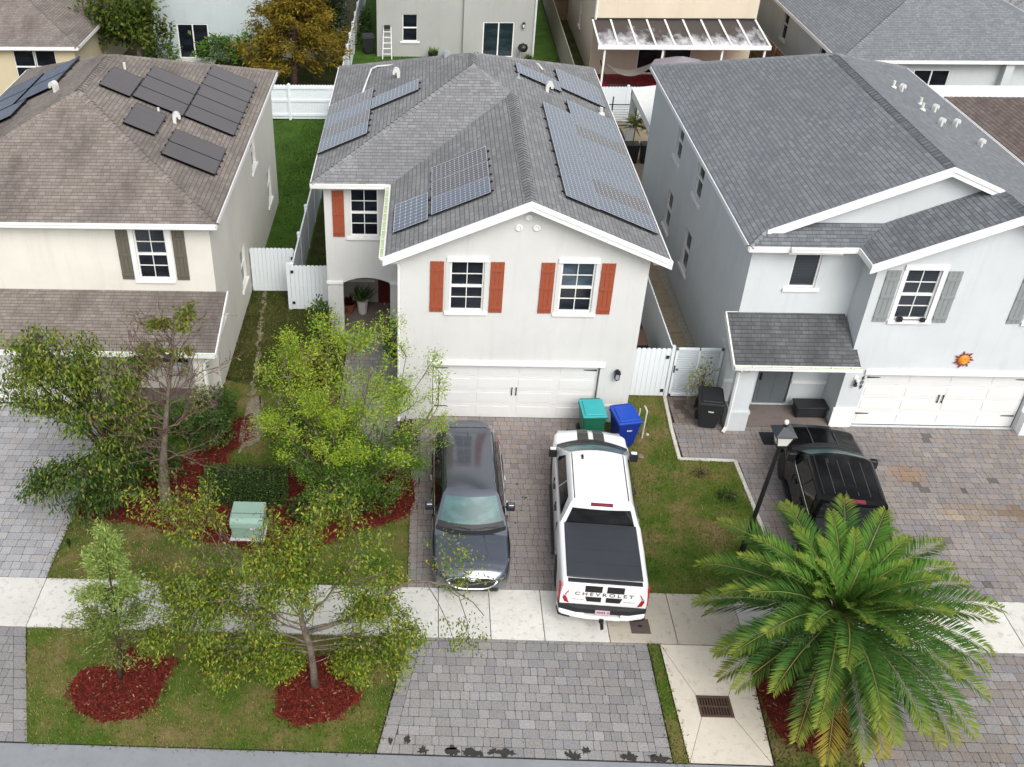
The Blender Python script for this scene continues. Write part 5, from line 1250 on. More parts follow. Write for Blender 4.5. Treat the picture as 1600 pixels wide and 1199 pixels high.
MT['rib_grey'] = m_simple('roof_strip_grey', (.10, .10, .125), .3)
for x in (-.42, -.14, .14, .42):
    m = MB(); m.tube([(x, 1.75, 1.915), (x, 2.4, 1.932), (x, 3.1, 1.925)], .008, 5); m.build('roof_strip', MT['rib_grey'], BT, local=True)
for sg in (1, -1):
    m = MB(); m.tube([(sg * .955, 1.5, 1.335), (sg * .962, 2.8, 1.335), (sg * .955, 4.0, 1.335)], .012, 6); m.build('beltline_trim', MT['chrome'], BT, local=True)
for x in (-.33, .33):
    m = MB(); m.tube([(x, 4.55, 1.335), (x, 5.1, 1.275), (x, 5.55, 1.175)], .012, 5); m.build('hood_crease', MT['rib_grey'], BT, local=True)
def suv():
    P = dict(L=5.25, paint='paint_grey', w=[(0, .80), (.2, .92), (.8, .97), (4.2, .965), (4.75, .94), (5.05, .86), (5.25, .64)],
             zb=[(0, .42), (.5, .3), (4.7, .28), (5.25, .34)], zs=[(0, .9), (.1, 1.05), (.4, 1.12), (3.6, 1.06), (4.3, 1.0), (4.85, .93), (5.1, .84), (5.25, .7)],
             zt=[(0, .95), (.1, 1.1), (.4, 1.15), (3.6, 1.14), (4.3, 1.09), (4.85, 1.01), (5.1, .93), (5.25, .78)], r=.16,
             cab=[(1.0, .91, .18, 4.0, .2, .06), (1.13, .90, .2, 3.74, .22, .07), (1.66, .70, .42, 3.16, .1, .1), (1.74, .60, .52, 3.02, .08, .1)], crown=.03,
             wheels=(1.15, 4.2), wheel_r=.39, frit=.17, mirror=(1.02, 3.05, 1.16), mirror_h=.12, handles=(1.75, 2.75), handle_z=.98, handle_mat='chrome', seams=(1.2, 2.15, 3.15), rim='rim_silver',
             side_windows=[[(.06, .12), (.27, .1), (.27, .86), (.17, .8)], [(.285, .1), (.54, .08), (.54, .88), (.285, .87)], [(.555, .08), (.84, .06), (.93, .5), (.955, .88), (.555, .88)]], rear_t=(.1, .9))
    H, body, cab, topz, rings, _ = make_vehicle('suv', 'dark grey sport utility vehicle with a silver-rimmed grille parked nose to the sidewalk', 'suv', (-1.5, -2.18, 0), RAD(180.4), P)
    L = 5.25
    # grille with bright surround, headlights, lower intake
    def nose(u, z, off=0):
        # point on the bowed front
        return (u * .62, L - .01 - abs(u) ** 3 * .05 + off - max(0, z - .66) * .3, z)
    g = MB(); n = 12; lo = []; hi = []
    for k in range(n + 1):
        u = -1 + 2 * k / n; e = (1 - abs(u) ** 4)
        lo.append(nose(u * 1.02, .70 - .24 * e, .05)); hi.append(nose(u * 1.02, .70 + .11 * e - .05 * (1 - min(1, abs(u) * 3)), .06))
    for (a, b), (c, d) in zip(zip(lo, hi), zip(lo[1:], hi[1:])): g.poly([a, c, d, b])
    go = g.build('grille', MT['black_plastic'], H, local=True)
    r = MB(); off = lambda p: (p[0], p[1] + .012, p[2])
    r.tube([off(p) for p in lo], .026, 6); r.tube([off(p) for p in hi], .018, 6); r.build('grille_rim', MT['chrome'], go, local=True, smooth=True)
    em = MB(); em.lathe([(.0, -.01), (.07, 0), (.075, .015), (.05, .022)], (0, 0, 0), 18, F=lambda p: (p[0], L + .015 + p[2], .735 + p[1] * .68)); em.build('emblem', MT['chrome'], go, local=True)
    for sg in (1, -1):
        h_ = MB(); h_.prism([(sg * .56, L - .1, .74), (sg * .70, L - .2, .73), (sg * .9, L - .46, .80), (sg * .93, L - .62, .9), (sg * .86, L - .52, .93), (sg * .62, L - .2, .86)], (0, .035, .01)); h_.build('headlight', MT['headlamp_dark'], H, local=True, bevel=.01)
        f = MB(); f.box(*sorted((sg * .62, sg * .8)), L - .26, L - .14, .42, .5); f.build('fog_lamp', MT['black_plastic'], H, local=True, bevel=.02)
        t = MB(); t.box(*sorted((sg * .72, sg * .95)), .02, .3, .88, 1.02); t.build('tail_light', MT['tail_red'], H, local=True, bevel=.03)
        rl = MB(); rl.tube([(sg * .655, .7, 1.735), (sg * .665, .85, 1.775), (sg * .665, 2.6, 1.775), (sg * .65, 2.8, 1.74)], .018, 6); rl.build('roof_rail', MT['black_plastic'], H, local=True, smooth=True)
        ch = MB()
        for s0, a in enumerate((.55, 3.5)): pass
        ch.tube([(sg * .905, .5, 1.15), (sg * .915, 1.6, 1.135), (sg * .915, 2.6, 1.135), (sg * .905, 3.4, 1.14)], .012, 6); ch.build('beltline_trim', MT['chrome'], H, local=True)
        cr = MB(); pts = [(sg * (.30 + .12 * t), 3.95 + 1.05 * t, topz(.30 + .12 * t, 3.95 + 1.05 * t) + .002) for t in (0, .25, .5, .75, 1)]; cr.tube(pts, .012, 6); cr.build('hood_crease', MT['paint_grey'], body, local=True, smooth=True)
    i = MB(); i.prism([(-.66, L - .06, .33), (.66, L - .06, .33), (.62, L + .035, .36), (-.62, L + .035, .36)], (0, 0, .09)); i.build('lower_intake', MT['black_plastic'], H, local=True, bevel=.02)
    sp = MB(); sp.prism([(-.6, .5, 1.745), (.6, .5, 1.745), (.52, .24, 1.70), (.2, .17, 1.71), (-.2, .17, 1.71), (-.52, .24, 1.70)], (0, 0, .03)); sp.build('spoiler', MT['paint_grey'], H, local=True, bevel=.012)
    fin = MB(); fin.prism([(-.012, .75, 1.77), (-.012, .95, 1.77), (-.012, .78, 1.84)], (.024, 0, 0)); fin.build('antenna', MT['paint_grey'], H, local=True)
    c = MB(); nn = 12
    for k in range(nn):
        q = []
        for kk, dy in ((k, .0), (k + 1, .0), (k + 1, .15), (k, .15)):
            u = 1 - 2 * kk / nn; x = .88 * u; y = 3.76 + .22 * (1 - u * u) + dy - .04; q.append((x, y, max(topz(x, y) + .01, 1.135 - dy * .2)))
        c.poly(q)
    c.build('cowl', MT['black_plastic'], H, local=True)
    for x0, x1 in ((-.7, -.05), (.0, .62)):
        wv = MB(); wv.tube([(x0, 3.86 + .2 * (1 - (x0 / .9) ** 2) - .06, 1.19), ((x0 + x1) / 2, 3.9, 1.18), (x1, 3.98 - abs(x1) * .1, 1.165)], .013, 6); wv.build('wiper', MT['black_plastic'], H, local=True)
    st = MB(); st.box(.1, .2, 3.24, 3.27, 1.60, 1.63); st.build('toll_sticker', MT['vent_white'], H, local=True)
suv()
# ------------------------------------------------------------------ fences and gates
def planks(F, x0, x1, z0, z1, mb, w=.15, dog=True, t=.03):
    n = max(1, round((x1 - x0) / w)); w = (x1 - x0) / n
    for k in range(n):
        a, b = x0 + k * w + .003, x0 + (k + 1) * w - .003; c = .035 if dog else 0
        mb.prism([F((a, 0, z0)), F((b, 0, z0)), F((b, 0, z1 - c)), F((b - c, 0, z1)), F((a + c, 0, z1)), F((a, 0, z1 - c))], F((0, t, 0)) - F((0, 0, 0)))
def vinyl_fence(name, label, cat, p0, p1, h=1.8, step=2.3, side=1, posts=True, mat='vinyl', rails=(.25, 1.0, 1.65), group=None):
    p0, p1 = Vector((*p0, 0)), Vector((*p1, 0)); d = p1 - p0; L = d.length; d.normalize(); nrm = Vector((d.y, -d.x, 0)) * side
    H = thing(name, label, cat, p0, 0, group); F = frame(p0, d, nrm)
    m = MB(); planks(F, .02, L - .02, .04, h, m); m.build('panel', MT[mat], H)
    for z in rails: MB().box(.0, L, -.045, -.001, z - .06, z + .06, F=F).build('rail', MT[mat], H)
    if posts:
        n = max(1, round(L / step))
        for k in range(n + 1):
            x = L * k / n; q = MB(); q.box(x - .06, x + .06, -.09, .045, -.05, h + .04, F=F); a = [F((x - .075, -.105, h + .04)), F((x + .075, -.105, h + .04)), F((x + .075, .06, h + .04)), F((x - .075, .06, h + .04))]; c = F((x, -.02, h + .1))
            for i in range(4): q.poly([a[i], a[(i + 1) % 4], c])
            q.build('post', MT[mat], H)
    return H, F
vinyl_fence('vinyl_fence', 'long white vinyl fence between the cream house and the grey house', 'fence', (-7.42, 6.5), (-7.34, 25.4), side=1)
vinyl_fence('vinyl_fence', 'white vinyl fence with an inner rail closing the back lawn behind the cream house', 'fence', (-19.4, 25.45), (-7.4, 25.45), side=-1)
vinyl_fence('vinyl_fence', 'white vinyl fence running back beside the yellow cypress to the far yards', 'fence', (-7.32, 25.5), (-7.25, 50), side=1)
def hinge(F, x, z, o):
    m = MB(); m.box(x - .05, x + .05, .03, .06, z - .05, z + .05, F=F); m.lathe([(.02, 0), (.035, .02), (.02, .06)], tuple(F((x, .06, z - .03))), 8); m.build('hinge', MT['black_metal'], o)
H, F = vinyl_fence('gate', 'white vinyl gate between the cream house wall and the long fence', 'gate', (-9.12, 7.7), (-7.5, 7.7), step=3, posts=False)
for z in (.4, 1.4): hinge(F, 1.55, z, H)
H, F = vinyl_fence('gate', 'white vinyl gate beside the arched entry of the grey house', 'gate', (-7.5, 6.42), (-6.02, 6.42), step=3, posts=False)
MB().box(-.12, 0, -.1, .03, -.05, 1.86, F=F).build('post', MT['vinyl'], H)
for z in (.3, 1.55): hinge(F, .08, z, H)
H, F = vinyl_fence('vinyl_fence', 'white vinyl fence panel between the grey house and the louvred gate', 'fence', (3.45, 1.42), (4.85, 1.42), step=3, posts=False)
for z in (.25, 1.5): hinge(F, 1.3, z, H)
MB().box(1.4, 1.5, -.1, .03, -.05, 1.86, F=F).build('post', MT['vinyl'], H)
H = thing('gate', 'white louvred vinyl gate against the pale blue house', 'gate', (4.97, 1.42, 0)); F = FRONT(1.42); m = MB()
for a, b, c, d_ in ((4.97, 5.05, .05, 1.84), (6.33, 6.41, .05, 1.84), (5.66, 5.72, .05, 1.84), (4.97, 6.41, .05, .15), (4.97, 6.41, 1.75, 1.84)): m.box(a, b, .0, .05, c, d_, F=F)
m.build('gate_frame', MT['vinyl'], H, bevel=.008)
m = MB()
for k in range(20):
    z = .17 + k * .08
    for a, b in ((5.05, 5.66), (5.72, 6.33)): m.prism([F((a, .0, z)), F((b, .0, z)), F((b, .035, z + .06)), F((a, .035, z + .06))], (0, 0, .012))
m.build('louvre', MT['vinyl'], H); MB().box(5.0, 6.38, -.02, -.005, .1, 1.8, F=F).build('backing_panel', MT['vinyl'], H)
MB().box(4.99, 5.03, .05, .075, .95, 1.2, F=F).build('latch', MT['black_metal'], H)
MB().lathe([(.025, 0), (.035, .03), (.02, .05)], (5.09, 1.33, 1.05), 10).build('knob', MT['black_metal'], H)
vinyl_fence('vinyl_fence', 'white vinyl side fence between the grey house and the slab path', 'fence', (4.9, 1.5), (4.9, 16), side=-1, rails=(.4, 1.5), posts=False, step=3)
# black patio box behind the front fence
H = thing('storage_crate', 'dark weathered crate leaning behind the white fence panel', 'crate', (4.2, 3.2, 0))
m = MB(); m.box(3.8, 4.45, 2.9, 3.8, .02, .95); m.build('crate_body', MT['black_plastic'], H, bevel=.03)
m = MB(); m.box(3.76, 4.49, 2.86, 3.84, .95, 1.0); m.build('lid', MT['rust'], H, bevel=.015)

# ------------------------------------------------------------------ bins
MT['bin_green'] = m_simple('bin_green', (.012, .14, .08), .45, var=.15, vscale=6)
MT['bin_teal'] = m_simple('bin_teal_lid', (.03, .36, .38), .4, var=.1, vscale=4)
MT['bin_blue'] = m_simple('bin_blue', (.008, .03, .26), .42, var=.15, vscale=6)
MT['bin_blue_lid'] = m_simple('bin_blue_lid', (.006, .06, .42), .4, var=.1, vscale=4)
MT['bin_black'] = m_simple('bin_black', (.014, .016, .018), .5, var=.2, vscale=5)
def bin_(label, x, y, rz, mb_, ml, group=None, badge=None):
    """wheeled bin, front towards local -y"""
    H = thing('wheelie_bin', label, 'trash bin', (x, y, 0), RAD(rz)); T = lambda p: Vector(p)
    m = MB(); a = (.25, .28); b = (.34, .40)
    P0 = [(-a[0], -a[1] + .02, .06), (a[0], -a[1] + .02, .06), (a[0], a[1] - .05, .06), (-a[0], a[1] - .05, .06)]; P1 = [(-b[0], -b[1], 1.0), (b[0], -b[1], 1.0), (b[0], b[1], 1.0), (-b[0], b[1], 1.0)]
    m.v = P0 + P1; m.f = [(3, 2, 1, 0), (4, 5, 6, 7), (0, 1, 5, 4), (1, 2, 6, 5), (2, 3, 7, 6), (3, 0, 4, 7)]; m.m = [0] * 6
    m.build('bin_body', MT[mb_], H, local=True, bevel=.04, seg=3)
    r = MB(); r.box(-.365, .365, -.425, .42, .97, 1.02); r.build('rim', MT[mb_], H, local=True, bevel=.015)
    l = MB(); l.prism([(-.355, -.43, 1.025), (.355, -.43, 1.025), (.355, .43, 1.06), (-.355, .43, 1.06)], (0, 0, .03)); l.prism([(-.29, -.34, 1.055), (.29, -.34, 1.055), (.26, .32, 1.085), (-.26, .32, 1.085)], (0, 0, .035)); l.build('lid', MT[ml], H, local=True, bevel=.018, seg=3)
    h = MB(); h.tube([(-.3, .46, 1.02), (-.3, .52, 1.03), (.3, .52, 1.03), (.3, .46, 1.02)], .017, 8); h.build('handle', MT[mb_], H, local=True)
    for s in (-1, 1):
        w = MB(); w.lathe([(.06, -.03), (.13, -.03), (.14, 0), (.13, .03), (.06, .03)], (0, 0, 0), 18, F=lambda p: Vector((s * .29 + p[2], .3 + p[0], .14 + p[1]))); w.build('wheel', MT['rubber'], H, local=True)
    if badge:
        f = MB(); f.prism([(-.07, -.385, .72), (.07, -.385, .72), (.085, -.392, .77), (.03, -.392, .765), (-.085, -.392, .775)], (0, -.006, 0)); f.build('badge', MT[badge], H, local=True)
        f = MB(); f.box(-.3, .3, -.375, -.362, .86, .872); f.build('moulding', MT[ml], H, local=True)
    return H
bin_('green wheeled bin with a teal lid beside the garage door', 2.25, -.75, 4, 'bin_green', 'bin_teal')
bin_('blue wheeled recycling bin at the corner of the grey house', 3.17, -1.02, 12, 'bin_blue', 'bin_blue_lid', badge='vent_white')
bin_('black wheeled bin in front of the pale blue house gate', 5.86, -.02, -8, 'bin_black', 'bin_black', badge='vent_white')
# white pipes on the lawn
for k, (x, y, hgt, lb) in enumerate(((3.82, -.75, .95, 'taller white bent pipe sticking up from the lawn by the blue bin'), (3.66, -.55, .9, 'shorter white pipe against the side of the blue bin'))):
    m = MB(); m.tube([(x, y, 0), (x + .02, y + .02, hgt), (x + .02, y + .02, hgt + .02), (x + (.02 if k else -.02), y + .12, hgt + .1), (x - .03, y + .2, hgt + .08)][:5 if k == 0 else 3], .022, 8); tag(m.build('pvc_pipe', MT['vent_white'], None), lb, 'pipe')
# sidewalk utility cover
MT['cover_plate'] = m_simple('meter_cover', (.10, .075, .065), .8, var=.3, vscale=15)
H = thing('meter_cover', 'square brown utility cover in the sidewalk behind the white pickup', 'utility cover', (2.55, -8.12, 0))
MB().box(2.32, 2.78, -8.36, -7.9, -.03, .022).build('plate', MT['cover_plate'], H, bevel=.006); m = MB(); m.box(2.5, 2.6, -8.16, -8.1, .021, .026); m.build('lift_slot', MT['dark'], H)
# green transformer box
MT['box_green'] = m_simple('utility_green', (.27, .41, .34), .5, var=.08, vscale=5)
H = thing('transformer_box', 'pale green electrical transformer box in the red mulch', 'utility box', (-7.3, -5.1, 0))
m = MB(); m.box(-7.72, -6.88, -5.5, -4.75, .05, .62); m.build('cabinet', MT['box_green'], H, bevel=.05, seg=3)
m = MB(); m.prism([(-7.75, -5.52, .44), (-6.85, -5.52, .44), (-6.85, -5.25, .70), (-7.75, -5.25, .70)], (0, .02, -.0)); m.v = []; m.f = []; m.m = []
m.prism([(-7.74, -5.53, .42), (-7.74, -5.5, .60), (-7.74, -5.4, .69), (-7.74, -4.73, .69), (-7.74, -4.73, .42)], (.88, 0, 0)); m.build('hood', MT['box_green'], H, bevel=.03, seg=3)
m = MB(); m.box(-7.745, -6.855, -5.215, -5.2, .685, .694); m.build('seam', MT['dark'], H); MB().box(-7.76, -6.84, -5.56, -4.7, -.02, .05).build('pad', MT['concrete'], H, bevel=.01)
m = MB(); m.box(-7.2, -7.02, -5.548, -5.54, .41, .47); m.build('warning_plate', MT['vent_white'], H)
MT['lamp_roof'] = m_simple('lamp_roof_metal', (.022, .026, .036), .45)
# street lamp with a square lantern
H = thing('street_lamp', 'black lamp post with a square white-glass lantern beside the black pickup', 'street lamp', (5.58, -5.55, 0)); T = lambda z: Vector((5.58 + .064 * z, -5.55 + .01 * z, z))
m = MB(); m.tube([T(0), T(.5), T(.52), T(3.56)], [.085, .08, .06, .05], 12); m.build('pole', MT['black_metal'], H, smooth=False)
c = T(3.62)
def sq(r, z): return [(c.x - r, c.y - r, z), (c.x + r, c.y - r, z), (c.x + r, c.y + r, z), (c.x - r, c.y + r, z)]
def frust(mb, a, b):
    for i in range(4): mb.poly([a[i], a[(i + 1) % 4], b[(i + 1) % 4], b[i]])
    mb.poly(a[::-1]); mb.poly(b)
m = MB(); frust(m, sq(.12, 3.62), sq(.20, 3.94)); lg = m.build('lamp_glass', MT['lamp_glass'], H)
m = MB(); frust(m, sq(.13, 3.56), sq(.13, 3.62))
for i in range(4): m.tube([sq(.125, 3.62)[i], sq(.205, 3.94)[i]], .016, 6)
m.build('lantern_frame', MT['black_metal'], H)
m = MB(); frust(m, sq(.25, 3.94), sq(.25, 3.965)); frust(m, sq(.25, 3.965), sq(.04, 4.13)); m.build('lamp_roof', MT['lamp_roof'], H)
m = MB(); m.lathe([(.05, 4.11), (.06, 4.16), (.05, 4.2)], (c.x, c.y, 0), 12); m.build('photocell_base', MT['black_metal'], H); m = MB(); m.lathe([(.05, 4.2), (.058, 4.25), (.04, 4.29), (.0, 4.3)], (c.x, c.y, 0), 12); m.build('photocell', MT['lamp_glass'], H)
# sun ornament on the garage wall of 609
MT['sun_orange'] = m_simple('sun_orange', (.75, .22, .015), .4, var=.3, vscale=12); MT['sun_red'] = m_simple('sun_red', (.22, .03, .03), .5, var=.3, vscale=12); MT['sun_yellow'] = m_simple('sun_yellow', (.85, .5, .04), .4)
H = thing('sun_ornament', 'orange metal sun ornament hanging above the garage door of 609', 'wall decoration', (12.73, -.01, 2.5)); m = MB(); n = 14
for k in range(n):
    a = 2 * math.pi * k / n; r1 = .30 if k % 2 == 0 else .24; w_ = .2; p = lambda r, t: (12.73 + r * math.cos(t), -.03, 2.5 + r * math.sin(t))
    m.prism([p(.14, a - w_), p(.14, a + w_), p(r1 * .8, a + .12), p(r1, a - .06)], (0, -.012, 0))
m.build('rays', MT['sun_red'], H)
m = MB(); m.lathe([(.165, 0), (.16, .02), (.12, .05), (.05, .065), (0, .068)], (0, 0, 0), 22, F=lambda p: Vector((12.73 + p[0], -.035 - p[2], 2.5 + p[1]))); fo = m.build('sun_face', MT['sun_orange'], H, smooth=True)
m = MB()
for dx in (-.055, .055): m.lathe([(.022, .0), (.02, .012), (0, .015)], (0, 0, 0), 10, F=lambda p: Vector((12.73 + dx + p[0], -.09 - p[2], 2.53 + p[1])))
m.lathe([(.02, 0), (.018, .025), (0, .03)], (0, 0, 0), 10, F=lambda p: Vector((12.73 + p[0], -.098 - p[2], 2.49 + p[1]))); m.tube([(12.66, -.095, 2.445), (12.70, -.1, 2.43), (12.76, -.1, 2.43), (12.80, -.095, 2.445)], .01, 6); m.build('face_features', MT['sun_yellow'], fo)
# door mat, porch box, planter shrub base
MT['mat_black'] = m_simple('mat_black', (.012, .012, .014), .95, var=.3, vscale=30, bump=.6, bscale=90)
m = MB(); m.box(7.35, 8.3, -.98, -.38, .006, .03); tag(m.build('door_mat', MT['mat_black'], None, bevel=.008), 'black door mat on the pavers before the entry of 609', 'mat')
H = thing('storage_bench', 'low black storage bench against the porch wall of 609', 'bench', (9.0, .55, .05)); m = MB(); m.box(8.62, 9.5, .3, .75, .1, .42); m.build('bench_body', MT['black_plastic'], H, bevel=.02); m = MB(); m.box(8.58, 9.54, .26, .78, .42, .47); m.build('lid', MT['black_plastic'], H, bevel=.015)
for x in (8.66, 9.46):
    MB().box(x - .03, x + .03, .34, .4, .05, .1).build('foot', MT['black_plastic'], H)
# small stones and litter
def stone(name, label, x, y, s, m_):
    r = random.Random(int(x * 100)); mb = MB(); n = 9
    prof = [(s * .9, 0), (s, s * .3), (s * .75, s * .65), (s * .3, s * .8)]
    mb.lathe(prof, (x, y, 0), n); mb.v = [(v[0] + r.uniform(-.2, .2) * s, v[1] + r.uniform(-.2, .2) * s, v[2] + r.uniform(-.05, .05) * s) for v in mb.v]
    return tag(mb.build(name, MT[m_], None, smooth=True), label, 'stone')
stone('stone', 'pale stone on the lawn beside the white pickup mirror', 3.62, -1.65, .1, 'sand'); stone('stone', 'white round stone at the sidewalk edge under the yellow-green tree', -6.28, -7.3, .14, 'concrete')
stone('stone', 'small grey stone on the lawn near the curb corner', 4.0, -.6, .05, 'concrete')
# small landscape spotlight
H = thing('garden_spotlight', 'small black garden spotlight at the edge of the cream house driveway', 'spotlight', (-11.95, -5.9, 0)); m = MB(); m.tube([(-11.95, -5.9, 0), (-11.95, -5.9, .14)], .02, 8); m.build('stake', MT['black_metal'], H); m = MB(); m.lathe([(.04, 0), (.05, .02), (.05, .11), (.04, .13)], (-11.95, -5.9, .13), 10); m.build('lamp_head', MT['black_metal'], H)
# pots in the arched entry
MT['pot_white'] = m_simple('pot_white', (.62, .6, .6), .6, var=.1); MT['terracotta'] = m_simple('terracotta', (.28, .085, .05), .8, var=.2)
# ------------------------------------------------------------------ vegetation
NPR = np.random.default_rng(11)
MT['leaf'] = m_attr('foliage', .55, .12, 14, .32, .35, bump=0)
MT['palm_leaf'] = m_attr('palm_foliage', .75, .1, 14, .28, .12, bump=0)
MT['leaf_dry'] = m_attr('dry_foliage', .8, .1, 14, .3, .2, bump=0)
MT['bark'] = m_ground('bark_grey', [(.3, (.10, .08, .06)), (.55, (.24, .20, .155)), (.8, (.36, .32, .26))], 6, 45, .9, .9, .5)
MT['bark_red'] = m_ground('bark_reddish', [(.3, (.10, .06, .05)), (.55, (.20, .13, .11)), (.8, (.30, .21, .17))], 8, 45, .9, .6, .4)
MT['bark_dark'] = m_ground('bark_dark', [(.3, (.035, .028, .02)), (.55, (.09, .07, .045)), (.8, (.15, .12, .08))], 7, 45, .9, .8, .5)

def leaves_mesh(name, C, L, Wd, cols, parent=None, droop=.5, mat='leaf', D=None, spread=1.0):
    """one diamond blade per centre; droop tilts the tips down"""
    C = np.asarray(C, float); n = len(C); L = np.broadcast_to(np.asarray(L, float), (n,)) * NPR.uniform(.7, 1.3, n); Wd = np.broadcast_to(np.asarray(Wd, float), (n,)) * NPR.uniform(.75, 1.25, n)
    d = NPR.normal(0, 1, (n, 3)) * spread
    if D is not None: d = d * .45 + D
    d[:, 2] = d[:, 2] * .6 - droop; d /= np.linalg.norm(d, axis=1, keepdims=True) + 1e-9
    s = np.cross(d, NPR.normal(0, .55, (n, 3)) + np.array([0, 0, 1.0])); s /= np.linalg.norm(s, axis=1, keepdims=True) + 1e-9
    up = np.cross(s, d)
    l = L[:, None]; w = Wd[:, None]
    p0 = C; p1 = C + d * l * .45 + s * w * .5 + up * w * .18; p2 = C + d * l; p3 = C + d * l * .45 - s * w * .5 + up * w * .18
    V = np.stack([p0, p1, p2, p3], 1).reshape(-1, 3)
    c = np.repeat(np.asarray(cols, float), 4, 0)
    return np_mesh(name, V, np.arange(4 * n).reshape(-1, 4), c, MT[mat], parent)
def pick(n, pal, var=.22, w=None):
    pal = np.array(pal); i = NPR.choice(len(pal), n, p=w); return np.clip(pal[i] * NPR.uniform(1 - var, 1 + var, (n, 1)) * (1 + NPR.normal(0, .05, (n, 3))), 0, 1)
def curve(a, b, sag=0, wob=.05, n=6, rng=rnd):
    a, b = Vector(a), Vector(b); out = []; L = (b - a).length
    for k in range(n + 1):
        t = k / n; p = a.lerp(b, t); p.z += sag * math.sin(math.pi * t)
        if 0 < k < n: p += Vector((rng.uniform(-1, 1), rng.uniform(-1, 1), rng.uniform(-1, 1))) * wob * L * .5
        out.append(p)
    return out
def twigs(mb, pts, r0, depth, out, spread=.8, ratio=.55, n=3, up=.2, rng=rnd, minl=.12, seg=5, tips_only=False):
    """branch tube plus recursive side twigs, collecting points that may carry leaves"""
    k = len(pts); mb.tube(pts, [max(.006, r0 * (1 - .75 * i / (k - 1))) for i in range(k)], seg if r0 > .012 else 3, cap=False)
    L = sum((b - a).length for a, b in zip(pts, pts[1:]))
    if depth == 0 or L < minl:
        for i in range(1, k): out.append((pts[i], (pts[i] - pts[i - 1]).normalized()))
        return
    for q in range(n):
        t = rng.uniform(.2, 1.0) if q else 1.0; i = min(int(t * (k - 1)), k - 2); p = pts[i].lerp(pts[i + 1], t * (k - 1) - i)
        d = (pts[i + 1] - pts[i]).normalized(); d = (d + Vector((rng.gauss(0, spread), rng.gauss(0, spread), rng.gauss(up, spread * .6))) * .8).normalized(); l = L * ratio * rng.uniform(.7, 1.2)
        twigs(mb, curve(p, p + d * l, 0, .1, 4, rng), r0 * .5, depth - 1, out, spread, ratio, n, up, rng, minl, seg)
    if not tips_only:
        for i in range(k // 2, k): out.append((pts[i], (pts[i] - pts[i - 1]).normalized()))
def tree_thing(name, label, base, cat='tree', group=None): return thing(name, label, cat, base, 0, group)
def clump_leaves(pts, per, rad, flat=.8):
    P = np.array([tuple(p) for p, d in pts]); n = len(P); idx = np.repeat(np.arange(n), per); o = NPR.normal(0, 1, (len(idx), 3)) * rad; o[:, 2] *= flat
    D = np.array([tuple(d) for p, d in pts])[idx]
    return P[idx] + o, D

# 1 --- dense tree over the cream house driveway: drooping whorls at the ends of low limbs
T1 = tree_thing('tree', 'dense dark green tree with drooping leaves left of the bare-branched trunk', (-10.75, -3.6, 0))
rg = random.Random(5); mb = MB(); tips = []
trunk = curve((-10.75, -3.6, -.05), (-10.95, -3.7, 2.1), 0, .04, 5, rg); mb.tube(trunk, [.16, .13, .12, .11, .10, .09], 10)
lobes = [((-12.0, -3.9, 4.2), .75), ((-12.5, -3.6, 5.0), .5), ((-11.4, -3.8, 4.75), .55), ((-10.6, -3.9, 4.3), .7), ((-9.75, -3.7, 4.55), .5), ((-12.75, -4.0, 3.3), .65), ((-11.5, -4.3, 3.3), .8), ((-10.3, -4.2, 3.1), .7), ((-10.9, -4.7, 2.2), .85), ((-13.2, -3.8, 4.2), .6), ((-13.5, -3.6, 3.4), .55), ((-13.0, -3.7, 4.85), .45), ((-11.7, -5.0, 1.6), .75), ((-12.6, -4.9, 1.35), .6), ((-13.1, -4.7, 1.0), .4), ((-10.7, -5.1, 1.1), .7), ((-11.6, -5.3, .75), .5), ((-12.9, -3.4, 4.2), .45), ((-11.9, -3.2, 3.2), .6)]
for c, r in lobes:
    c = Vector(c); j = trunk[rg.choice((2, 3, 4, 5))]
    limb = curve(j, c - Vector((0, 0, r * .2)), .15, .07, 6, rg); mb.tube(limb, [.06, .05, .042, .035, .028, .022, .016], 6, cap=False)
    for k in range(int(12 * r / .6)):
        u = Vector((rg.gauss(0, 1), rg.gauss(0, 1), rg.gauss(.25, .8))).normalized(); e = c + Vector((u.x * r * 1.05, u.y * r * .95, u.z * r * .7)) * rg.uniform(.55, 1.1)
        pts = curve(limb[rg.choice((3, 4, 5))], e, .1, .1, 4, rg); mb.tube(pts, [.014, .012, .009, .007, .005], 4, cap=False)
        tips.append((e, (e - pts[-2]).normalized())); tips.append((pts[-2], u)); tips.append((pts[-3], u))
mb.build('trunk', MT['bark_dark'], T1, smooth=True)
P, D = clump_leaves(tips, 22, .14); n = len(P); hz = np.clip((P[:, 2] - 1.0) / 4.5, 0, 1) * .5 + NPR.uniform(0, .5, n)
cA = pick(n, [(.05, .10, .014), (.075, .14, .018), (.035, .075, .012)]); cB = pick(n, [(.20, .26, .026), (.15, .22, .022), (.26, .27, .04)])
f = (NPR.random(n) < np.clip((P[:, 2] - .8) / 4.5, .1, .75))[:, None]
leaves_mesh('crown', P, .135, .052, np.where(f, cB, cA), T1, droop=.75, D=D * .4)

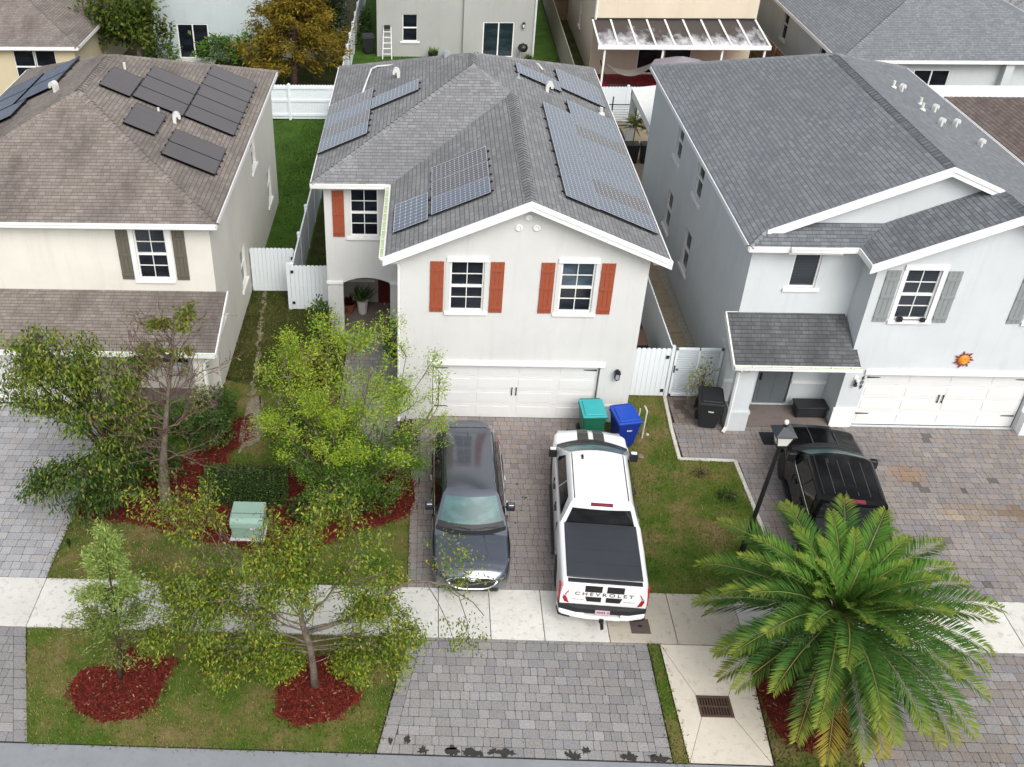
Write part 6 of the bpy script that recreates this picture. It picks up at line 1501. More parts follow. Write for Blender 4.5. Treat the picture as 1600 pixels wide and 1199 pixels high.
# 2 --- thin reddish tree with bare twigs and a small leafy top
T2 = tree_thing('tree', 'thin bare-branched tree with a stout pale trunk and a leafy tip', (-9.72, -4.21, 0)); rg = random.Random(9); mb = MB(); tips = []
trunk = [Vector(p) for p in ((-9.72, -4.21, -.05), (-9.74, -4.2, .5), (-9.7, -4.2, 1.0), (-9.66, -4.2, 1.4), (-9.46, -4.2, 2.5), (-9.23, -4.2, 3.7), (-8.94, -4.2, 4.9), (-8.80, -4.2, 5.8), (-8.74, -4.2, 6.2))]
mb.tube(trunk, [.20, .165, .15, .12, .075, .055, .035, .02, .012], 10)
bare = []; mt2 = MB()
for k in range(46):
    i = rg.choice((3, 3, 3, 4, 4, 4, 5, 5, 6)); p = trunk[i].lerp(trunk[min(i + 1, 8)], rg.random()); a = rg.uniform(0, 6.28); l = rg.uniform(.7, 1.5) * (1 if i < 6 else .6)
    d = Vector((math.cos(a), math.sin(a), rg.uniform(.1, 1.0))).normalized(); twigs(mt2, curve(p, p + d * l, .05, .12, 5, rg), .024, 2, bare, .7, .5, 4, .25, rg, .1, 4)
for k in range(9):
    i = rg.choice((6, 6, 7, 7)); p = trunk[i].lerp(trunk[i + 1], rg.random()); a = rg.uniform(0, 6.28); d = Vector((math.cos(a), math.sin(a), rg.uniform(.1, .6))).normalized(); twigs(mb, curve(p, p + d * rg.uniform(.3, .6), 0, .1, 4, rg), .012, 1, tips, .6, .6, 3, .2, rg)
mb.build('trunk', MT['bark'], T2, smooth=True); mt2.build('twigs', MT['bark_red'], T2, smooth=True)
P, D = clump_leaves(tips, 9, .07); n1 = len(P); low = [bare[i] for i in NPR.choice(len(bare), 130)]; P2, D2 = clump_leaves(low, 2, .05)
P = np.concatenate([P, P2]); D = np.concatenate([D, D2]); leaves_mesh('crown', P, .11, .05, pick(len(P), [(.16, .19, .02), (.22, .22, .035), (.10, .14, .02), (.17, .11, .05)], w=[.4, .25, .25, .1]), T2, droop=.5, D=D * .3)
wr = [b for b in bare if b[0].z < 2.2]
vn = np.stack([np.array([trunk[2].x, trunk[2].y, 0])] * 90) + np.stack([NPR.normal(0, .17, 90), NPR.normal(0, .15, 90) - .06, NPR.uniform(.9, 1.6, 90)], 1)
leaves_mesh('climbing_vine', vn, .11, .06, pick(90, [(.12, .17, .02), (.16, .2, .03)]), T2, droop=.4)

# 3 --- airy light green multi-stem tree before the entry
T3 = tree_thing('tree', 'airy lime green feathery tree with many upright stems before the arched entry', (-5.05, -3.4, 0)); rg = random.Random(21); mb = MB(); tips = []
ends = [(-6.9, -2.8, 3.7), (-6.5, -2.4, 4.3), (-5.95, -2.4, 4.7), (-5.3, -2.2, 4.7), (-4.6, -2.4, 4.9), (-3.9, -2.2, 4.9), (-3.2, -2.5, 4.6), (-2.75, -2.8, 4.1), (-2.35, -3.0, 3.1), (-2.5, -3.3, 2.3), (-3.0, -3.9, 1.6), (-3.6, -4.4, 2.2), (-4.4, -4.6, 2.6), (-5.2, -4.6, 2.4), (-6.0, -4.3, 2.0), (-6.6, -3.7, 2.7), (-6.8, -3.2, 2.2), (-6.3, -3.4, 1.4), (-4.9, -3.2, 3.8), (-5.7, -3.3, 3.4), (-4.1, -3.2, 3.5), (-3.4, -3.2, 3.0), (-5.6, -4.6, 1.1), (-4.6, -4.7, 1.3), (-3.6, -4.4, 1.0), (-4.3, -3.9, 3.0), (-5.1, -3.8, 3.2)]
for e in ends:
    e = Vector(e); e.z *= .85; p = curve((-5.05 + rg.uniform(-.15, .15), -3.4 + rg.uniform(-.15, .15), 0), e, -.12, .09, 7, rg); twigs(mb, p, .035, 2, tips, .6, .2, 7, .25, rg, .05, 5)
mb.build('trunk', MT['bark'], T3, smooth=True)
P, D = clump_leaves(tips, 11, .13); n = len(P); k = NPR.random(n)
sel = NPR.random(n) < np.clip(.45 + .25 * np.sin(P[:, 0] * 3 + P[:, 2] * 2) + .3 * (P[:, 2] > 1.5), .2, 1); P, D = P[sel], D[sel]; n = len(P)
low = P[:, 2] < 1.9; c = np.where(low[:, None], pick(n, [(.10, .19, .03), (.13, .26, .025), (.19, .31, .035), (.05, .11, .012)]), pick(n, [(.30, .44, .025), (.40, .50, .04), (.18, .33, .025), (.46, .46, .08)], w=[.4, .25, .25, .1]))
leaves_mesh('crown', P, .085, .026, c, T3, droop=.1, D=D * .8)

# 4 --- young bald cypress in the verge
T4 = tree_thing('tree', 'young slender cypress sapling with pale feathery needles in the left verge', (-9.53, -10.12, 0)); rg = random.Random(33); mb = MB(); tips = []; ax = [Vector((-9.53 + .48 * t + .05 * math.sin(t * 5), -10.12, 4.45 * t - .05 * (t == 0))) for t in [k / 10 for k in range(11)]]
mb.tube(ax, [.06, .055, .05, .045, .04, .034, .028, .022, .016, .011, .006], 8)
for k in range(64):
    t = rg.uniform(.2, .99); i = min(int(t * 10), 9); p = ax[i].lerp(ax[i + 1], t * 10 - i); a = rg.uniform(0, 6.28); l = (.85 * (1 - t) + .22) * rg.uniform(.55, 1.1); d = Vector((math.cos(a), math.sin(a), .35 + .4 * t)).normalized(); twigs(mb, curve(p, p + d * l, .04, .08, 5, rg), .010, 1, tips, .5, .5, 3, .2, rg, .1, 3)
mb.build('trunk', MT['bark_dark'], T4, smooth=True)
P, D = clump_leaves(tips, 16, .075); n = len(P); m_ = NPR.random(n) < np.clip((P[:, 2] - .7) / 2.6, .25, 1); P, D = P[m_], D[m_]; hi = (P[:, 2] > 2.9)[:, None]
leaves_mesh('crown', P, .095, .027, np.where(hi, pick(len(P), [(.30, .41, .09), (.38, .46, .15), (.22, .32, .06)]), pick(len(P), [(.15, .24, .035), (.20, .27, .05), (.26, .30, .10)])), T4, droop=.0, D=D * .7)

# 5 --- yellow-green tree with a long arching limb over the sidewalk
T5 = tree_thing('tree', 'open yellow-green tree with a long bent limb reaching over the sidewalk to the grey SUV', (-5.06, -10.19, 0)); rg = random.Random(41); mb = MB(); tips = []
V3 = lambda x, z, y=-10.15: Vector((x, y, z))
tr = [V3(-5.06, -.05), V3(-5.07, .6), V3(-5.1, 1.3), V3(-5.22, 2.0), V3(-5.25, 2.35)]; mb.tube(tr, [.10, .085, .075, .065, .055], 9)
for p, r in (([(-5.25, 2.35), (-5.09, 2.95), (-5.0, 3.5), (-4.97, 4.6)], .04), ([(-5.2, 2.0), (-4.9, 2.5), (-4.54, 3.0), (-4.3, 3.6), (-3.98, 4.3)], .045), ([(-5.25, 2.35), (-5.5, 3.0), (-5.6, 3.7), (-5.72, 4.1)], .035), ([(-5.2, 1.9), (-5.9, 2.2), (-6.6, 2.3), (-7.3, 2.3)], .035), ([(-5.22, 2.1), (-6.0, 2.6), (-6.7, 2.95), (-7.5, 2.9)], .035), ([(-5.24, 2.3), (-5.9, 3.1), (-6.4, 3.4), (-6.9, 3.9), (-7.2, 4.2)], .035), ([(-5.1, 1.4), (-5.8, 1.8), (-6.5, 1.7), (-7.5, 1.75)], .03), ([(-5.1, 1.5), (-4.4, 1.7), (-3.8, 1.9), (-3.4, 2.0)], .03), ([(-5.1, 1.2), (-4.5, 1.35), (-3.9, 1.3)], .022), ([(-5.1, 1.2), (-5.7, 1.2), (-6.4, .85)], .022), ([(-5.08, .9), (-4.6, 1.1), (-4.2, .9)], .02), ([(-5.1, 1.3), (-4.3, 1.5), (-3.9, 1.4), (-3.6, 1.25)], .022), ([(-5.1, 1.1), (-5.9, 1.3), (-6.8, 1.0)], .022), ([(-5.1, 1.4), (-6.0, 1.5), (-6.9, 1.2)], .022), ([(-5.2, 1.9), (-4.4, 2.2), (-3.8, 2.35), (-3.4, 2.6)], .028), ([(-5.25, 2.2), (-6.2, 2.4), (-7.3, 2.5), (-7.9, 2.0)], .028), ([(-5.08, .9), (-5.5, .95), (-5.9, .7)], .018)):
    pts = []
    for (a, b), (c, d_) in zip(p, p[1:]): pts += curve(V3(a, b, -10.15 + (b - 1.5) * .15 * rg.uniform(-1, 1)), V3(c, d_, -10.15 + (d_ - 1.5) * .25 * rg.uniform(-1, 1)), 0, .05, 2, rg)[:-1]
    pts.append(V3(*p[-1])); twigs(mb, pts, r * .7, 2, tips, .65, .38, 8, .1, rg, .1, 5)
# the long limb
limb = [V3(-5.2, 1.8), V3(-4.7, 2.0), V3(-4.2, 2.25, -10.1), V3(-3.76, 2.46, -10.0), V3(-3.4, 2.95, -10), V3(-3.2, 3.1, -10), V3(-2.95, 3.22, -9.95), V3(-2.6, 3.2, -9.9), V3(-2.28, 3.12, -9.9), V3(-1.7, 3.12, -9.9), V3(-1.2, 3.2, -9.85)]; mb.tube(limb, [.05, .047, .045, .042, .038, .034, .03, .026, .022, .014, .007], 8)
hang = []
for p in ([(-2.6, 3.15), (-2.35, 2.6), (-2.1, 1.9), (-1.95, 1.3)], [(-2.3, 3.1), (-1.9, 2.75), (-1.7, 2.0), (-1.62, 1.2)], [(-2.2, 3.1), (-1.6, 2.6), (-1.35, 2.2)]):
    pts = [V3(a, b, -9.9) for a, b in p]; mb.tube(pts, [.014, .011, .008, .004], 5)
    for k in range(1, len(pts)):
        for q in range(10): t = rg.random(); e = pts[k - 1].lerp(pts[k], t); hang.append((e + Vector((rg.gauss(0, .16), rg.gauss(0, .16), rg.gauss(-.05, .12))), Vector((0, 0, -1))))
h2 = [q for q in hang if q[0].z < 1.95]
up_ = [(V3(-1.75 + rg.gauss(0, .35), 3.25 + rg.gauss(0, .12), -9.85 + rg.gauss(0, .2)), Vector((0, 0, 1))) for k in range(16)] + [(V3(-2.05 + rg.gauss(0, .2), 3.35 + rg.gauss(0, .22), -9.4 + rg.gauss(0, .25)), Vector((0, 0, 1))) for k in range(34)]
# thin dead twigs
for k in range(14):
    a = rg.uniform(0, 6.28); p = tr[rg.choice((2, 3, 4))]; d = Vector((math.cos(a), math.sin(a), rg.uniform(0, .7))).normalized(); twigs(mb, curve(p, p + d * rg.uniform(.6, 1.3), 0, .08, 4, rg), .014, 1, [], .5, .5, 3, .2, rg, .1, 4)
mb.build('trunk', MT['bark'], T5, smooth=True)
sel = [t for t in tips if math.sin(t[0].x * 2.3 + 1) + math.sin(t[0].z * 2.7) + rg.gauss(0, .8) > -.75]
P, D = clump_leaves(sel, 14, .13); P2, D2 = clump_leaves(h2 * 2 + up_, 9, .09); P = np.concatenate([P, P2]); D = np.concatenate([D, D2]); n = len(P)
c = pick(n, [(.22, .28, .022), (.33, .35, .035), (.14, .22, .02), (.38, .27, .045), (.07, .14, .014)], w=[.32, .16, .27, .04, .21])
leaves_mesh('crown', P, .09, .036, c, T5, droop=.55, D=D * .3)

# 6 --- date palm
PX, PY, PZ = 6.12, -9.8, 2.3
T6 = tree_thing('palm_tree', 'big date palm with a wide crown of feathery fronds by the sidewalk', (PX, PY, 0), 'palm tree')
m = MB(); n = 14; prof = [(.34, -.05)]
for k in range(22): z = k * .095; prof += [(.27 + .03 * (k % 2) + .03 * (z / 2), z), (.30 + .03 * (k % 2) + .03 * (z / 2), z + .05)]
prof += [(.22, 2.15), (.1, 2.3)]; m.lathe(prof, (PX, PY, 0), n); m.build('trunk', MT['bark_dark'], T6)
rg = random.Random(77); V = []; Cc = []; st = MB(); NF = 84; proto = []
def frond(a, el, Lf, hue):
    """arching midrib with two ranks of narrow leaflets"""
    d = Vector((math.cos(a), math.sin(a), 0)); pts = []; p = Vector((PX, PY, PZ)) + d * .1 + Vector((0, 0, .15 * math.sin(el))); e = el; ns = 16; bend = rg.uniform(.85, 1.2) * (1.0 if el > .2 else .8)
    tw = rg.uniform(-.12, .12)
    for k in range(ns + 1):
        pts.append(p.copy()); q = d * math.cos(e) + Vector((0, 0, math.sin(e))); p = p + q * (Lf / ns); e -= bend / ns * (.5 + 1.0 * k / ns); d = Matrix.Rotation(tw / ns, 3, 'Z') @ d
    st.tube(pts, [.03 - .026 * (k / ns) for k in range(ns + 1)], 4, cap=False)
    nl = 74
    for k in range(nl):
        t = .10 + .9 * (k + rg.random() * .5) / nl; i = min(int(t * ns), ns - 1); c = pts[i].lerp(pts[i + 1], t * ns - i); tg = (pts[i + 1] - pts[i]).normalized(); sd = tg.cross(Vector((0, 0, 1))).normalized(); upv = sd.cross(tg)
        ll = (.13 + .42 * math.sin(math.pi * min(1, t * .8 + .14)) ** .8) * rg.uniform(.88, 1.1) * Lf / 3.0
        if t > .8: ll *= 1 - (t - .8) * 1.8
        for s in (1, -1):
            w_ = .025 if t > .15 else .01; dr = (tg * rg.uniform(.62, .9) + sd * s * .8 + upv * rg.uniform(.12, .5)).normalized(); tip = c + dr * ll + Vector((0, 0, -.1 * ll)); mid = c + dr * ll * .5 + upv * .012; wv = tg * w_
            V.extend([tuple(c - wv * .5), tuple(mid - wv), tuple(tip), tuple(mid + wv)])
            y = max(0, t - .72) * 2.2 * hue[3] + rg.uniform(-.05, .1); col = [hue[j] * (1 - y) + (.34, .35, .05)[j] * y for j in range(3)]; v = rg.uniform(.75, 1.25)
            Cc.extend([[x * v for x in col]] * 4)
gold = 2.39996
for k in range(NF):
    t = (k + .5) / NF; el = RAD(86 - 104 * t ** .85) + rg.uniform(-.08, .08); a = k * gold + rg.uniform(-.1, .1)
    Lf = (1.3 + 1.7 * min(1, t * 2.6)) * rg.uniform(.92, 1.08) * (1 - .1 * max(0, math.cos(a - RAD(215))))
    if t < .3: hue = (.095, .215, .03, .8)
    elif t < .75: hue = (.06, .15, .028, .9)
    else: hue = (.045, .11, .024, 1.2)
    if t > .86 and rg.random() < .3: hue = (.28, .22, .04, .6)
    frond(a, el, Lf, hue)
st.build('frond_stalk', m_simple('frond_stalk', (.17, .20, .045), .6), T6, smooth=True)
np_mesh('fronds', V, np.arange(len(V)).reshape(-1, 4), np.array(Cc), MT['palm_leaf'], T6)
for k in range(5):
    a = rg.uniform(3.6, 5.8); p0 = Vector((PX + .2 * math.cos(a), PY + .2 * math.sin(a), 1.95)); e = Vector((PX + .95 * math.cos(a), PY + .95 * math.sin(a), .75)); q = MB(); pts = curve(p0, e, .3, .03, 6, rg); q.tube(pts, .02, 5)
    for j in range(26): f_ = e + Vector((rg.gauss(0, .1), rg.gauss(0, .1), rg.uniform(-.4, .1))); q.tube([e.lerp(pts[-2], rg.random()), f_], .006, 3)
    q.build('flower_stalk', m_simple('dry_stalk', (.42, .29, .17), .8), T6)

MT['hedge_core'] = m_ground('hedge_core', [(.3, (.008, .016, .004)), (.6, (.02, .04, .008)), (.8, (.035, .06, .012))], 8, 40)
# ---- shrubs
def shrub(name, label, c, r, nleaf, L, Wd, pal, w=None, droop=.1, shell=.55, stems=10, boxy=False, sub='plant', seed=1, lump=.25, stem_mat='bark_dark'):
    H = thing(name, label, sub, (c[0], c[1], 0)); rg = random.Random(seed); g = np.random.default_rng(seed)
    m = MB()
    for k in range(stems):
        a = rg.uniform(0, 6.28); q = rg.uniform(.3, .85); e = Vector((c[0] + math.cos(a) * r[0] * q, c[1] + math.sin(a) * r[1] * q, r[2] * rg.uniform(.5, .95))); m.tube(curve((c[0] + rg.uniform(-.06, .06), c[1] + rg.uniform(-.06, .06), 0), e, .04, .1, 4, rg), [.014, .012, .01, .007, .004], 4, cap=False)
    m.build('stems', MT[stem_mat], H)
    if boxy:
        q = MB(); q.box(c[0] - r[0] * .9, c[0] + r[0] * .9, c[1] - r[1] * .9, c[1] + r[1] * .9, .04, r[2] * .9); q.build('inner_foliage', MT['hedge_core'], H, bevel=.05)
        u = g.uniform(-1, 1, (nleaf, 3)); ax = g.integers(0, 5, nleaf); sg = np.where(ax % 2 == 0, 1, -1)
        for k in range(nleaf):
            if ax[k] in (0, 1): u[k, 0] = sg[k] * (1 - abs(g.normal(0, .05)))
            elif ax[k] in (2, 3): u[k, 1] = sg[k] * (1 - abs(g.normal(0, .06)))
            else: u[k, 2] = 1 - abs(g.normal(0, .06))
        bump = 1 + .05 * np.sin(u[:, 0] * 7) * np.sin(u[:, 1] * 5 + 1); P = np.stack([c[0] + u[:, 0] * r[0] * bump, c[1] + u[:, 1] * r[1] * bump, r[2] * .5 + u[:, 2] * r[2] * .5 * bump], 1); D = u * .6
    else:
        d = g.normal(0, 1, (nleaf, 3)); d[:, 2] = np.abs(d[:, 2]) - .25; d /= np.linalg.norm(d, axis=1, keepdims=True); rr = g.uniform(shell, 1.02, nleaf) ** .6
        lum = 1 + lump * np.sin(d[:, 0] * 6 + seed) * np.sin(d[:, 1] * 6 + seed * 2) + lump * .6 * np.sin(d[:, 2] * 9 + d[:, 0] * 4); rr = rr * lum
        P = np.stack([c[0] + d[:, 0] * rr * r[0], c[1] + d[:, 1] * rr * r[1], r[2] * .42 + d[:, 2] * rr * r[2] * .6], 1); P[:, 2] = np.maximum(P[:, 2], .04); D = d * .7
    leaves_mesh('foliage', P, L, Wd, pick(nleaf, pal, .3, w), H, droop=droop, D=D)
    return H
DG = [(.04, .085, .015), (.055, .115, .02), (.09, .16, .028)]; MG = [(.07, .15, .02), (.11, .21, .028), (.16, .26, .04)]; YG = [(.36, .38, .05), (.45, .43, .08), (.16, .24, .03), (.26, .32, .04)]
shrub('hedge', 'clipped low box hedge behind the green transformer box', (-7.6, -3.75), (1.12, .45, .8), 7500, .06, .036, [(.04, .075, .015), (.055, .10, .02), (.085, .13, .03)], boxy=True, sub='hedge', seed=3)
shrub('shrub', 'dark green rounded shrub at the corner of the cream house', (-8.95, -.55), (.62, .55, 1.25), 1300, .1, .05, DG, seed=4); shrub('shrub', 'glossy dark shrub between the bare trunk and the sandy path', (-9.0, -1.55), (.6, .55, 1.1), 1200, .11, .055, DG + [(.08, .14, .03)], seed=5)
shrub('shrub', 'wide dark shrub under the cream porch window', (-10.1, -1.1), (.75, .6, 1.15), 1500, .1, .05, MG, seed=6); shrub('shrub', 'green shrub below the dense tree at the cream porch column', (-11.4, -1.2), (.8, .6, 1.1), 1400, .1, .05, DG, seed=7)
shrub('shrub', 'dark green shrub under the dense tree by the bare trunk', (-10.35, -2.9), (.75, .6, .95), 1400, .11, .055, DG, seed=8); shrub('shrub', 'variegated cream-leaved shrub by the cream house downspout', (-9.35, -.75), (.32, .3, 1.75), 420, .12, .05, [(.38, .36, .16), (.2, .24, .06), (.3, .3, .12)], seed=9, shell=.3)
shrub('croton', 'yellow croton bush beside the arched entry column', (-6.25, 1.6), (.62, .6, 1.3), 1500, .13, .07, YG, seed=10, sub='plant'); shrub('shrub', 'tall dark green shrub at the white gate and entry column', (-6.25, 4.1), (.36, .36, 1.75), 900, .11, .06, DG, seed=11)
shrub('shrub', 'yellowish upright shrub in front of the arched entry column', (-5.75, 3.2), (.3, .3, 1.9), 420, .1, .035, YG[2:] + [(.36, .33, .1)], seed=12, shell=.2); shrub('shrub', 'green shrub at the downspout inside the entry walk', (-3.75, 3.2), (.3, .5, 1.5), 800, .1, .05, MG, seed=13)
shrub('shrub', 'dark red-leaved shrub against the garage wall under the lime tree', (-3.25, -1.5), (.35, .5, .9), 500, .1, .05, [(.12, .02, .015), (.08, .03, .015), (.06, .08, .02)], seed=14); shrub('shrub', 'low dark shrub beneath the lime tree beside the transformer box', (-5.6, -4.6), (.7, .5, .75), 1100, .1, .045, DG, seed=15)
shrub('shrub', 'low green shrub beneath the lime tree next to the driveway', (-4.2, -4.2), (.75, .5, .8), 1000, .1, .045, DG + MG, seed=16); shrub('shrub', 'dark green shrub beside the front walk under the lime tree', (-6.3, -.6), (.55, .5, 1.0), 900, .1, .05, DG, seed=17)
shrub('shrub', 'small potted shrub with yellow-green leaves behind the black bin', (5.75, .85), (.38, .3, 1.75), 300, .11, .055, [(.32, .34, .12), (.18, .24, .05), (.38, .36, .2)], seed=18, shell=.2)
shrub('weed', 'small leafy weed in the lawn near the lamp post', (5.75, -3.4), (.28, .2, .2), 120, .1, .05, DG, seed=19); shrub('weed', 'tiny weed clump in the right lawn nearer the curb corner', (5.2, -2.4), (.2, .16, .12), 60, .08, .04, [(.05, .06, .02), (.14, .09, .05)], seed=20)
def potted(label, x, y, rt, rb, h, pm, pal, n, L, Wd, seed, spiky=False):
    H = thing('potted_plant', label, 'potted plant', (x, y, .03)); m = MB(); m.lathe([(rb, .03), (rb + .01, .05), (rt, h), (rt + .02, h + .02), (rt - .03, h + .02), (rt - .04, h - .04)], (x, y, 0), 18); m.build('pot', MT[pm], H)
    g = np.random.default_rng(seed); a = g.uniform(0, 6.28, n); e = g.uniform(.5, 1.4, n); D = np.stack([np.cos(a) * np.cos(e), np.sin(a) * np.cos(e), np.sin(e)], 1); C = np.stack([x + g.normal(0, rt * .3, n), y + g.normal(0, rt * .3, n), np.full(n, h)], 1); leaves_mesh('foliage', C, L, Wd, pick(n, pal), H, droop=-.1 if spiky else .2, D=D * 3)
potted('white tapered pot with a spiky dark plant in the arched entry', -4.95, 6.2, .21, .14, .55, 'pot_white', DG, 60, .55, .06, 51, True)
potted('terracotta bowl pot with a dark red plant in the arched entry', -5.42, 6.25, .22, .13, .38, 'terracotta', [(.07, .01, .01), (.05, .02, .01)], 70, .28, .09, 52)
# ------------------------------------------------------------------ the lots behind
def slider(parent, F, x0, x1, z0, z1, glass='glass_teal'):
    fr = MB()
    for a, b, c, d in ((x0, x0 + .06, z0, z1), (x1 - .06, x1, z0, z1), (x0 + .06, x1 - .06, z1 - .06, z1), (x0 + .06, x1 - .06, z0, z0 + .05), ((x0 + x1) / 2 - .035, (x0 + x1) / 2 + .035, z0 + .05, z1 - .06)): fr.box(a, b, -.1, -.02, c, d, F=F)
    o = fr.build('sliding_door', MT['trim'], parent)
    for a, b in ((x0 + .06, (x0 + x1) / 2 - .035), ((x0 + x1) / 2 + .035, x1 - .06)): MB().box(a, b, -.09, -.06, z0 + .05, z1 - .06, F=F).build('pane', MT[glass], o)
    return o
# grey house straight behind
H = thing('house', 'grey two-storey house behind the centre roof with a patio slider and ladder', 'house', (-1, 40, 0)); w = MB()
wall(FRONT(36.1), -5.85, -.75, -.02, 5.7, [(-4.33, -3.45, .9, 2.45)], w); wall(FRONT(35.9), -.75, 3.45, -.02, 5.7, [(.4, 2.22, .05, 2.08)], w); w.poly([(-.75, 35.9, 0), (-.75, 36.1, 0), (-.75, 36.1, 5.7), (-.75, 35.9, 5.7)])
wall(LEFT(-5.85), 36.1, 47, -.02, 5.7, [], w); wall(RIGHT(3.45), 35.9, 47, -.02, 5.7, [], w); wall(BACK(47), -5.85, 3.45, -.02, 5.7, [], w); w.build('wall', MT['stucco_backgrey'], H)
window(H, FRONT(36.1), -4.33, -3.45, .9, 2.45, cols=1, rows=2); slider(H, FRONT(35.9), .4, 2.22, .05, 2.08); simple_roof_hip(H, -6.2, 3.8, 35.5, 47.4, 5.75, .43, 'shingle_grey')
downspout(H, [(3.4, 35.82, 5.6), (3.4, 35.82, .1)], .055); wall_light(H, FRONT(35.9), 2.75, 1.95, 'white')
MB().box(.1, 2.6, 34.7, 35.88, -.02, .03).build('patio_slab', MT['concrete'], H)
# blue-grey house at the left with a slider
H = thing('house', 'pale blue-grey house behind the cream roof with a dark sliding door', 'house', (-13, 40, 0)); w = MB()
wall(FRONT(35.4), -19.0, -8.4, -.02, 5.7, [(-17.6, -15.75, .05, 2.05)], w); wall(RIGHT(-8.4), 35.4, 46, -.02, 5.7, [], w); wall(LEFT(-19.0), 35.4, 46, -.02, 5.7, [], w); wall(BACK(46), -19, -8.4, -.02, 5.7, [], w); w.build('wall', MT['stucco_sky'], H)
slider(H, FRONT(35.4), -17.6, -15.75, .05, 2.05, 'glass'); simple_roof_hip(H, -19.35, -8.05, 35.0, 46.4, 5.75, .43, 'shingle_grey')
MB().box(-18, -15.4, 34.2, 35.38, -.02, .03).build('patio_slab', MT['concrete'], H)
# tan single-storey house at the far left
H = thing('house', 'tan one-storey house with a brown hip roof at the far left', 'house', (-28, 34, 0)); w = MB()
wall(FRONT(27.8), -40, -21.3, -.02, 3.0, [(-24.6, -22.35, 1.0, 2.75)], w); wall(RIGHT(-21.3), 27.8, 44, -.02, 3.0, [], w); wall(BACK(44), -40, -21.3, -.02, 3.0, [], w); w.build('wall', MT['stucco_tan'], H)
window(H, FRONT(27.8), -24.6, -23.5, 1.0, 2.75, cols=1, rows=2); window(H, FRONT(27.8), -23.45, -22.35, 1.0, 2.75, cols=1, rows=2); simple_roof_hip(H, -40.4, -20.95, 27.4, 44.4, 3.05, .43, 'shingle_brown')
# beige house with an awning and red patio
H = thing('house', 'beige house behind the right yard with a downspout at its corner', 'house', (11, 38, 0)); w = MB()
wall(FRONT(33.0), 6.35, 15.2, -.02, 5.7, [(9.0, 12.0, .05, 2.1)], w); wall(LEFT(6.35), 33, 47, -.02, 5.7, [(38, 38.8, 1.2, 2.6)], w); wall(RIGHT(15.2), 33, 47, -.02, 5.7, [], w); wall(BACK(47), 6.35, 15.2, -.02, 5.7, [], w); w.build('wall', MT['stucco_beige'], H)
slider(H, FRONT(33.0), 9.0, 12.0, .05, 2.1, 'glass'); window(H, LEFT(6.35), 38, 38.8, 1.2, 2.6, cols=1, rows=2); simple_roof_hip(H, 6.0, 15.55, 32.6, 47.4, 5.75, .43, 'shingle_grey'); downspout(H, [(6.42, 32.92, 5.6), (6.42, 32.92, 3.05)], .06)
def m_awn():
    t = NT('awning_weathered'); v = t.pos((1.2, .5, 1)); n = t.noise(v, 1.3, 6, .7); g = t.node('ShaderNodeNewGeometry'); sp = t.node('ShaderNodeSeparateXYZ'); t.link(g.outputs['Position'], sp.inputs[0])
    k = t.math('ADD', t.math('MULTIPLY', t.math('SUBTRACT', sp.outputs[1], 30.0), .13), n); col = t.mix(t.ramp(k, [(.42, 0), (.66, 1)]), (.6, .6, .62), (.045, .035, .038)); t.set(Base_Color=col, Roughness=.5); return t.mat
MT['awning'] = m_awn()
H = thing('patio_awning', 'weathered white metal patio awning on posts over the red tiled patio', 'awning', (10.6, 30, 0)); m = MB(); m.prism([(6.2, 29.45, 2.55), (15.1, 29.45, 2.55), (15.1, 32.95, 2.98), (6.2, 32.95, 2.98)], (0, 0, .05)); m.build('canopy', MT['awning'], H)
m = MB()
for k in range(10):
    x = 6.2 + k * .985; m.prism([(x, 29.46, 2.602), (x + .1, 29.46, 2.602), (x + .1, 32.9, 3.034), (x, 32.9, 3.034)], (0, 0, .045))
m.build('seam_rib', MT['trim_dirty'], H); MB().box(6.15, 15.15, 29.36, 29.46, 2.48, 2.68).build('front_gutter', MT['trim'], H); MB().box(6.2, 15.1, 32.93, 32.99, 2.98, 3.12).build('flashing', MT['black_plastic'], H)
for x in (6.55, 9.6, 12.7, 14.9): MB().box(x - .05, x + .05, 29.5, 29.6, 0, 2.55).build('post', MT['trim'], H)
# red patio tiles
rr = random.Random(2); mb = MB(); y = 28.9
while y < 33: 
    x = 6.36
    while x < 15:
        c = rr.uniform(.8, 1.15); mb.poly([(x + .015, y + .015, .012), (x + .585, y + .015, .012), (x + .585, y + .585, .012), (x + .015, y + .585, .012)], 0, col=(.30 * c, .012 * c, .025 * c)); x += .6
    y += .6
mb.poly([(6.36, 28.9, .004), (15, 28.9, .004), (15, 33, .004), (6.36, 33, .004)], 1, col=(.1, .03, .03)); struct('patio', mb, [MT['red_tile'], MT['rust']])
H = thing('hammock', 'pale striped hammock on a dark stand under the awning', 'hammock', (8.2, 30.6, 0)); m = MB(); n = 10
for i in range(n):
    for j in range(4):
        q = []
        for a, b in ((i, j), (i + 1, j), (i + 1, j + 1), (i, j + 1)): t = a / n; s = b / 4 - .5; q.append((6.9 + 2.6 * t, 30.9 + s * 1.1 * math.sin(math.pi * (.15 + .7 * t)), 1.15 - .5 * math.sin(math.pi * t) + abs(s) * .2))
        m.poly(q)
m.build('sling', m_simple('hammock_cloth', (.45, .40, .36), .9, var=.2), H)
m = MB(); m.tube([(6.6, 30.9, 1.45), (6.95, 30.9, .5), (7.2, 30.9, .08), (9.2, 30.9, .08), (9.6, 30.9, .5), (9.9, 30.9, 1.45)], .035, 8); m.tube([(7.3, 30.3, .04), (7.3, 31.5, .04)], .03, 6); m.tube([(9.1, 30.3, .04), (9.1, 31.5, .04)], .03, 6); m.build('stand', MT['black_metal'], H)
H = thing('patio_table', 'dark patio table in the shade of the awning', 'table', (11.2, 31.0, 0)); MB().box(10.3, 12.1, 30.5, 31.5, .7, .75).build('tabletop', MT['black_plastic'], H)
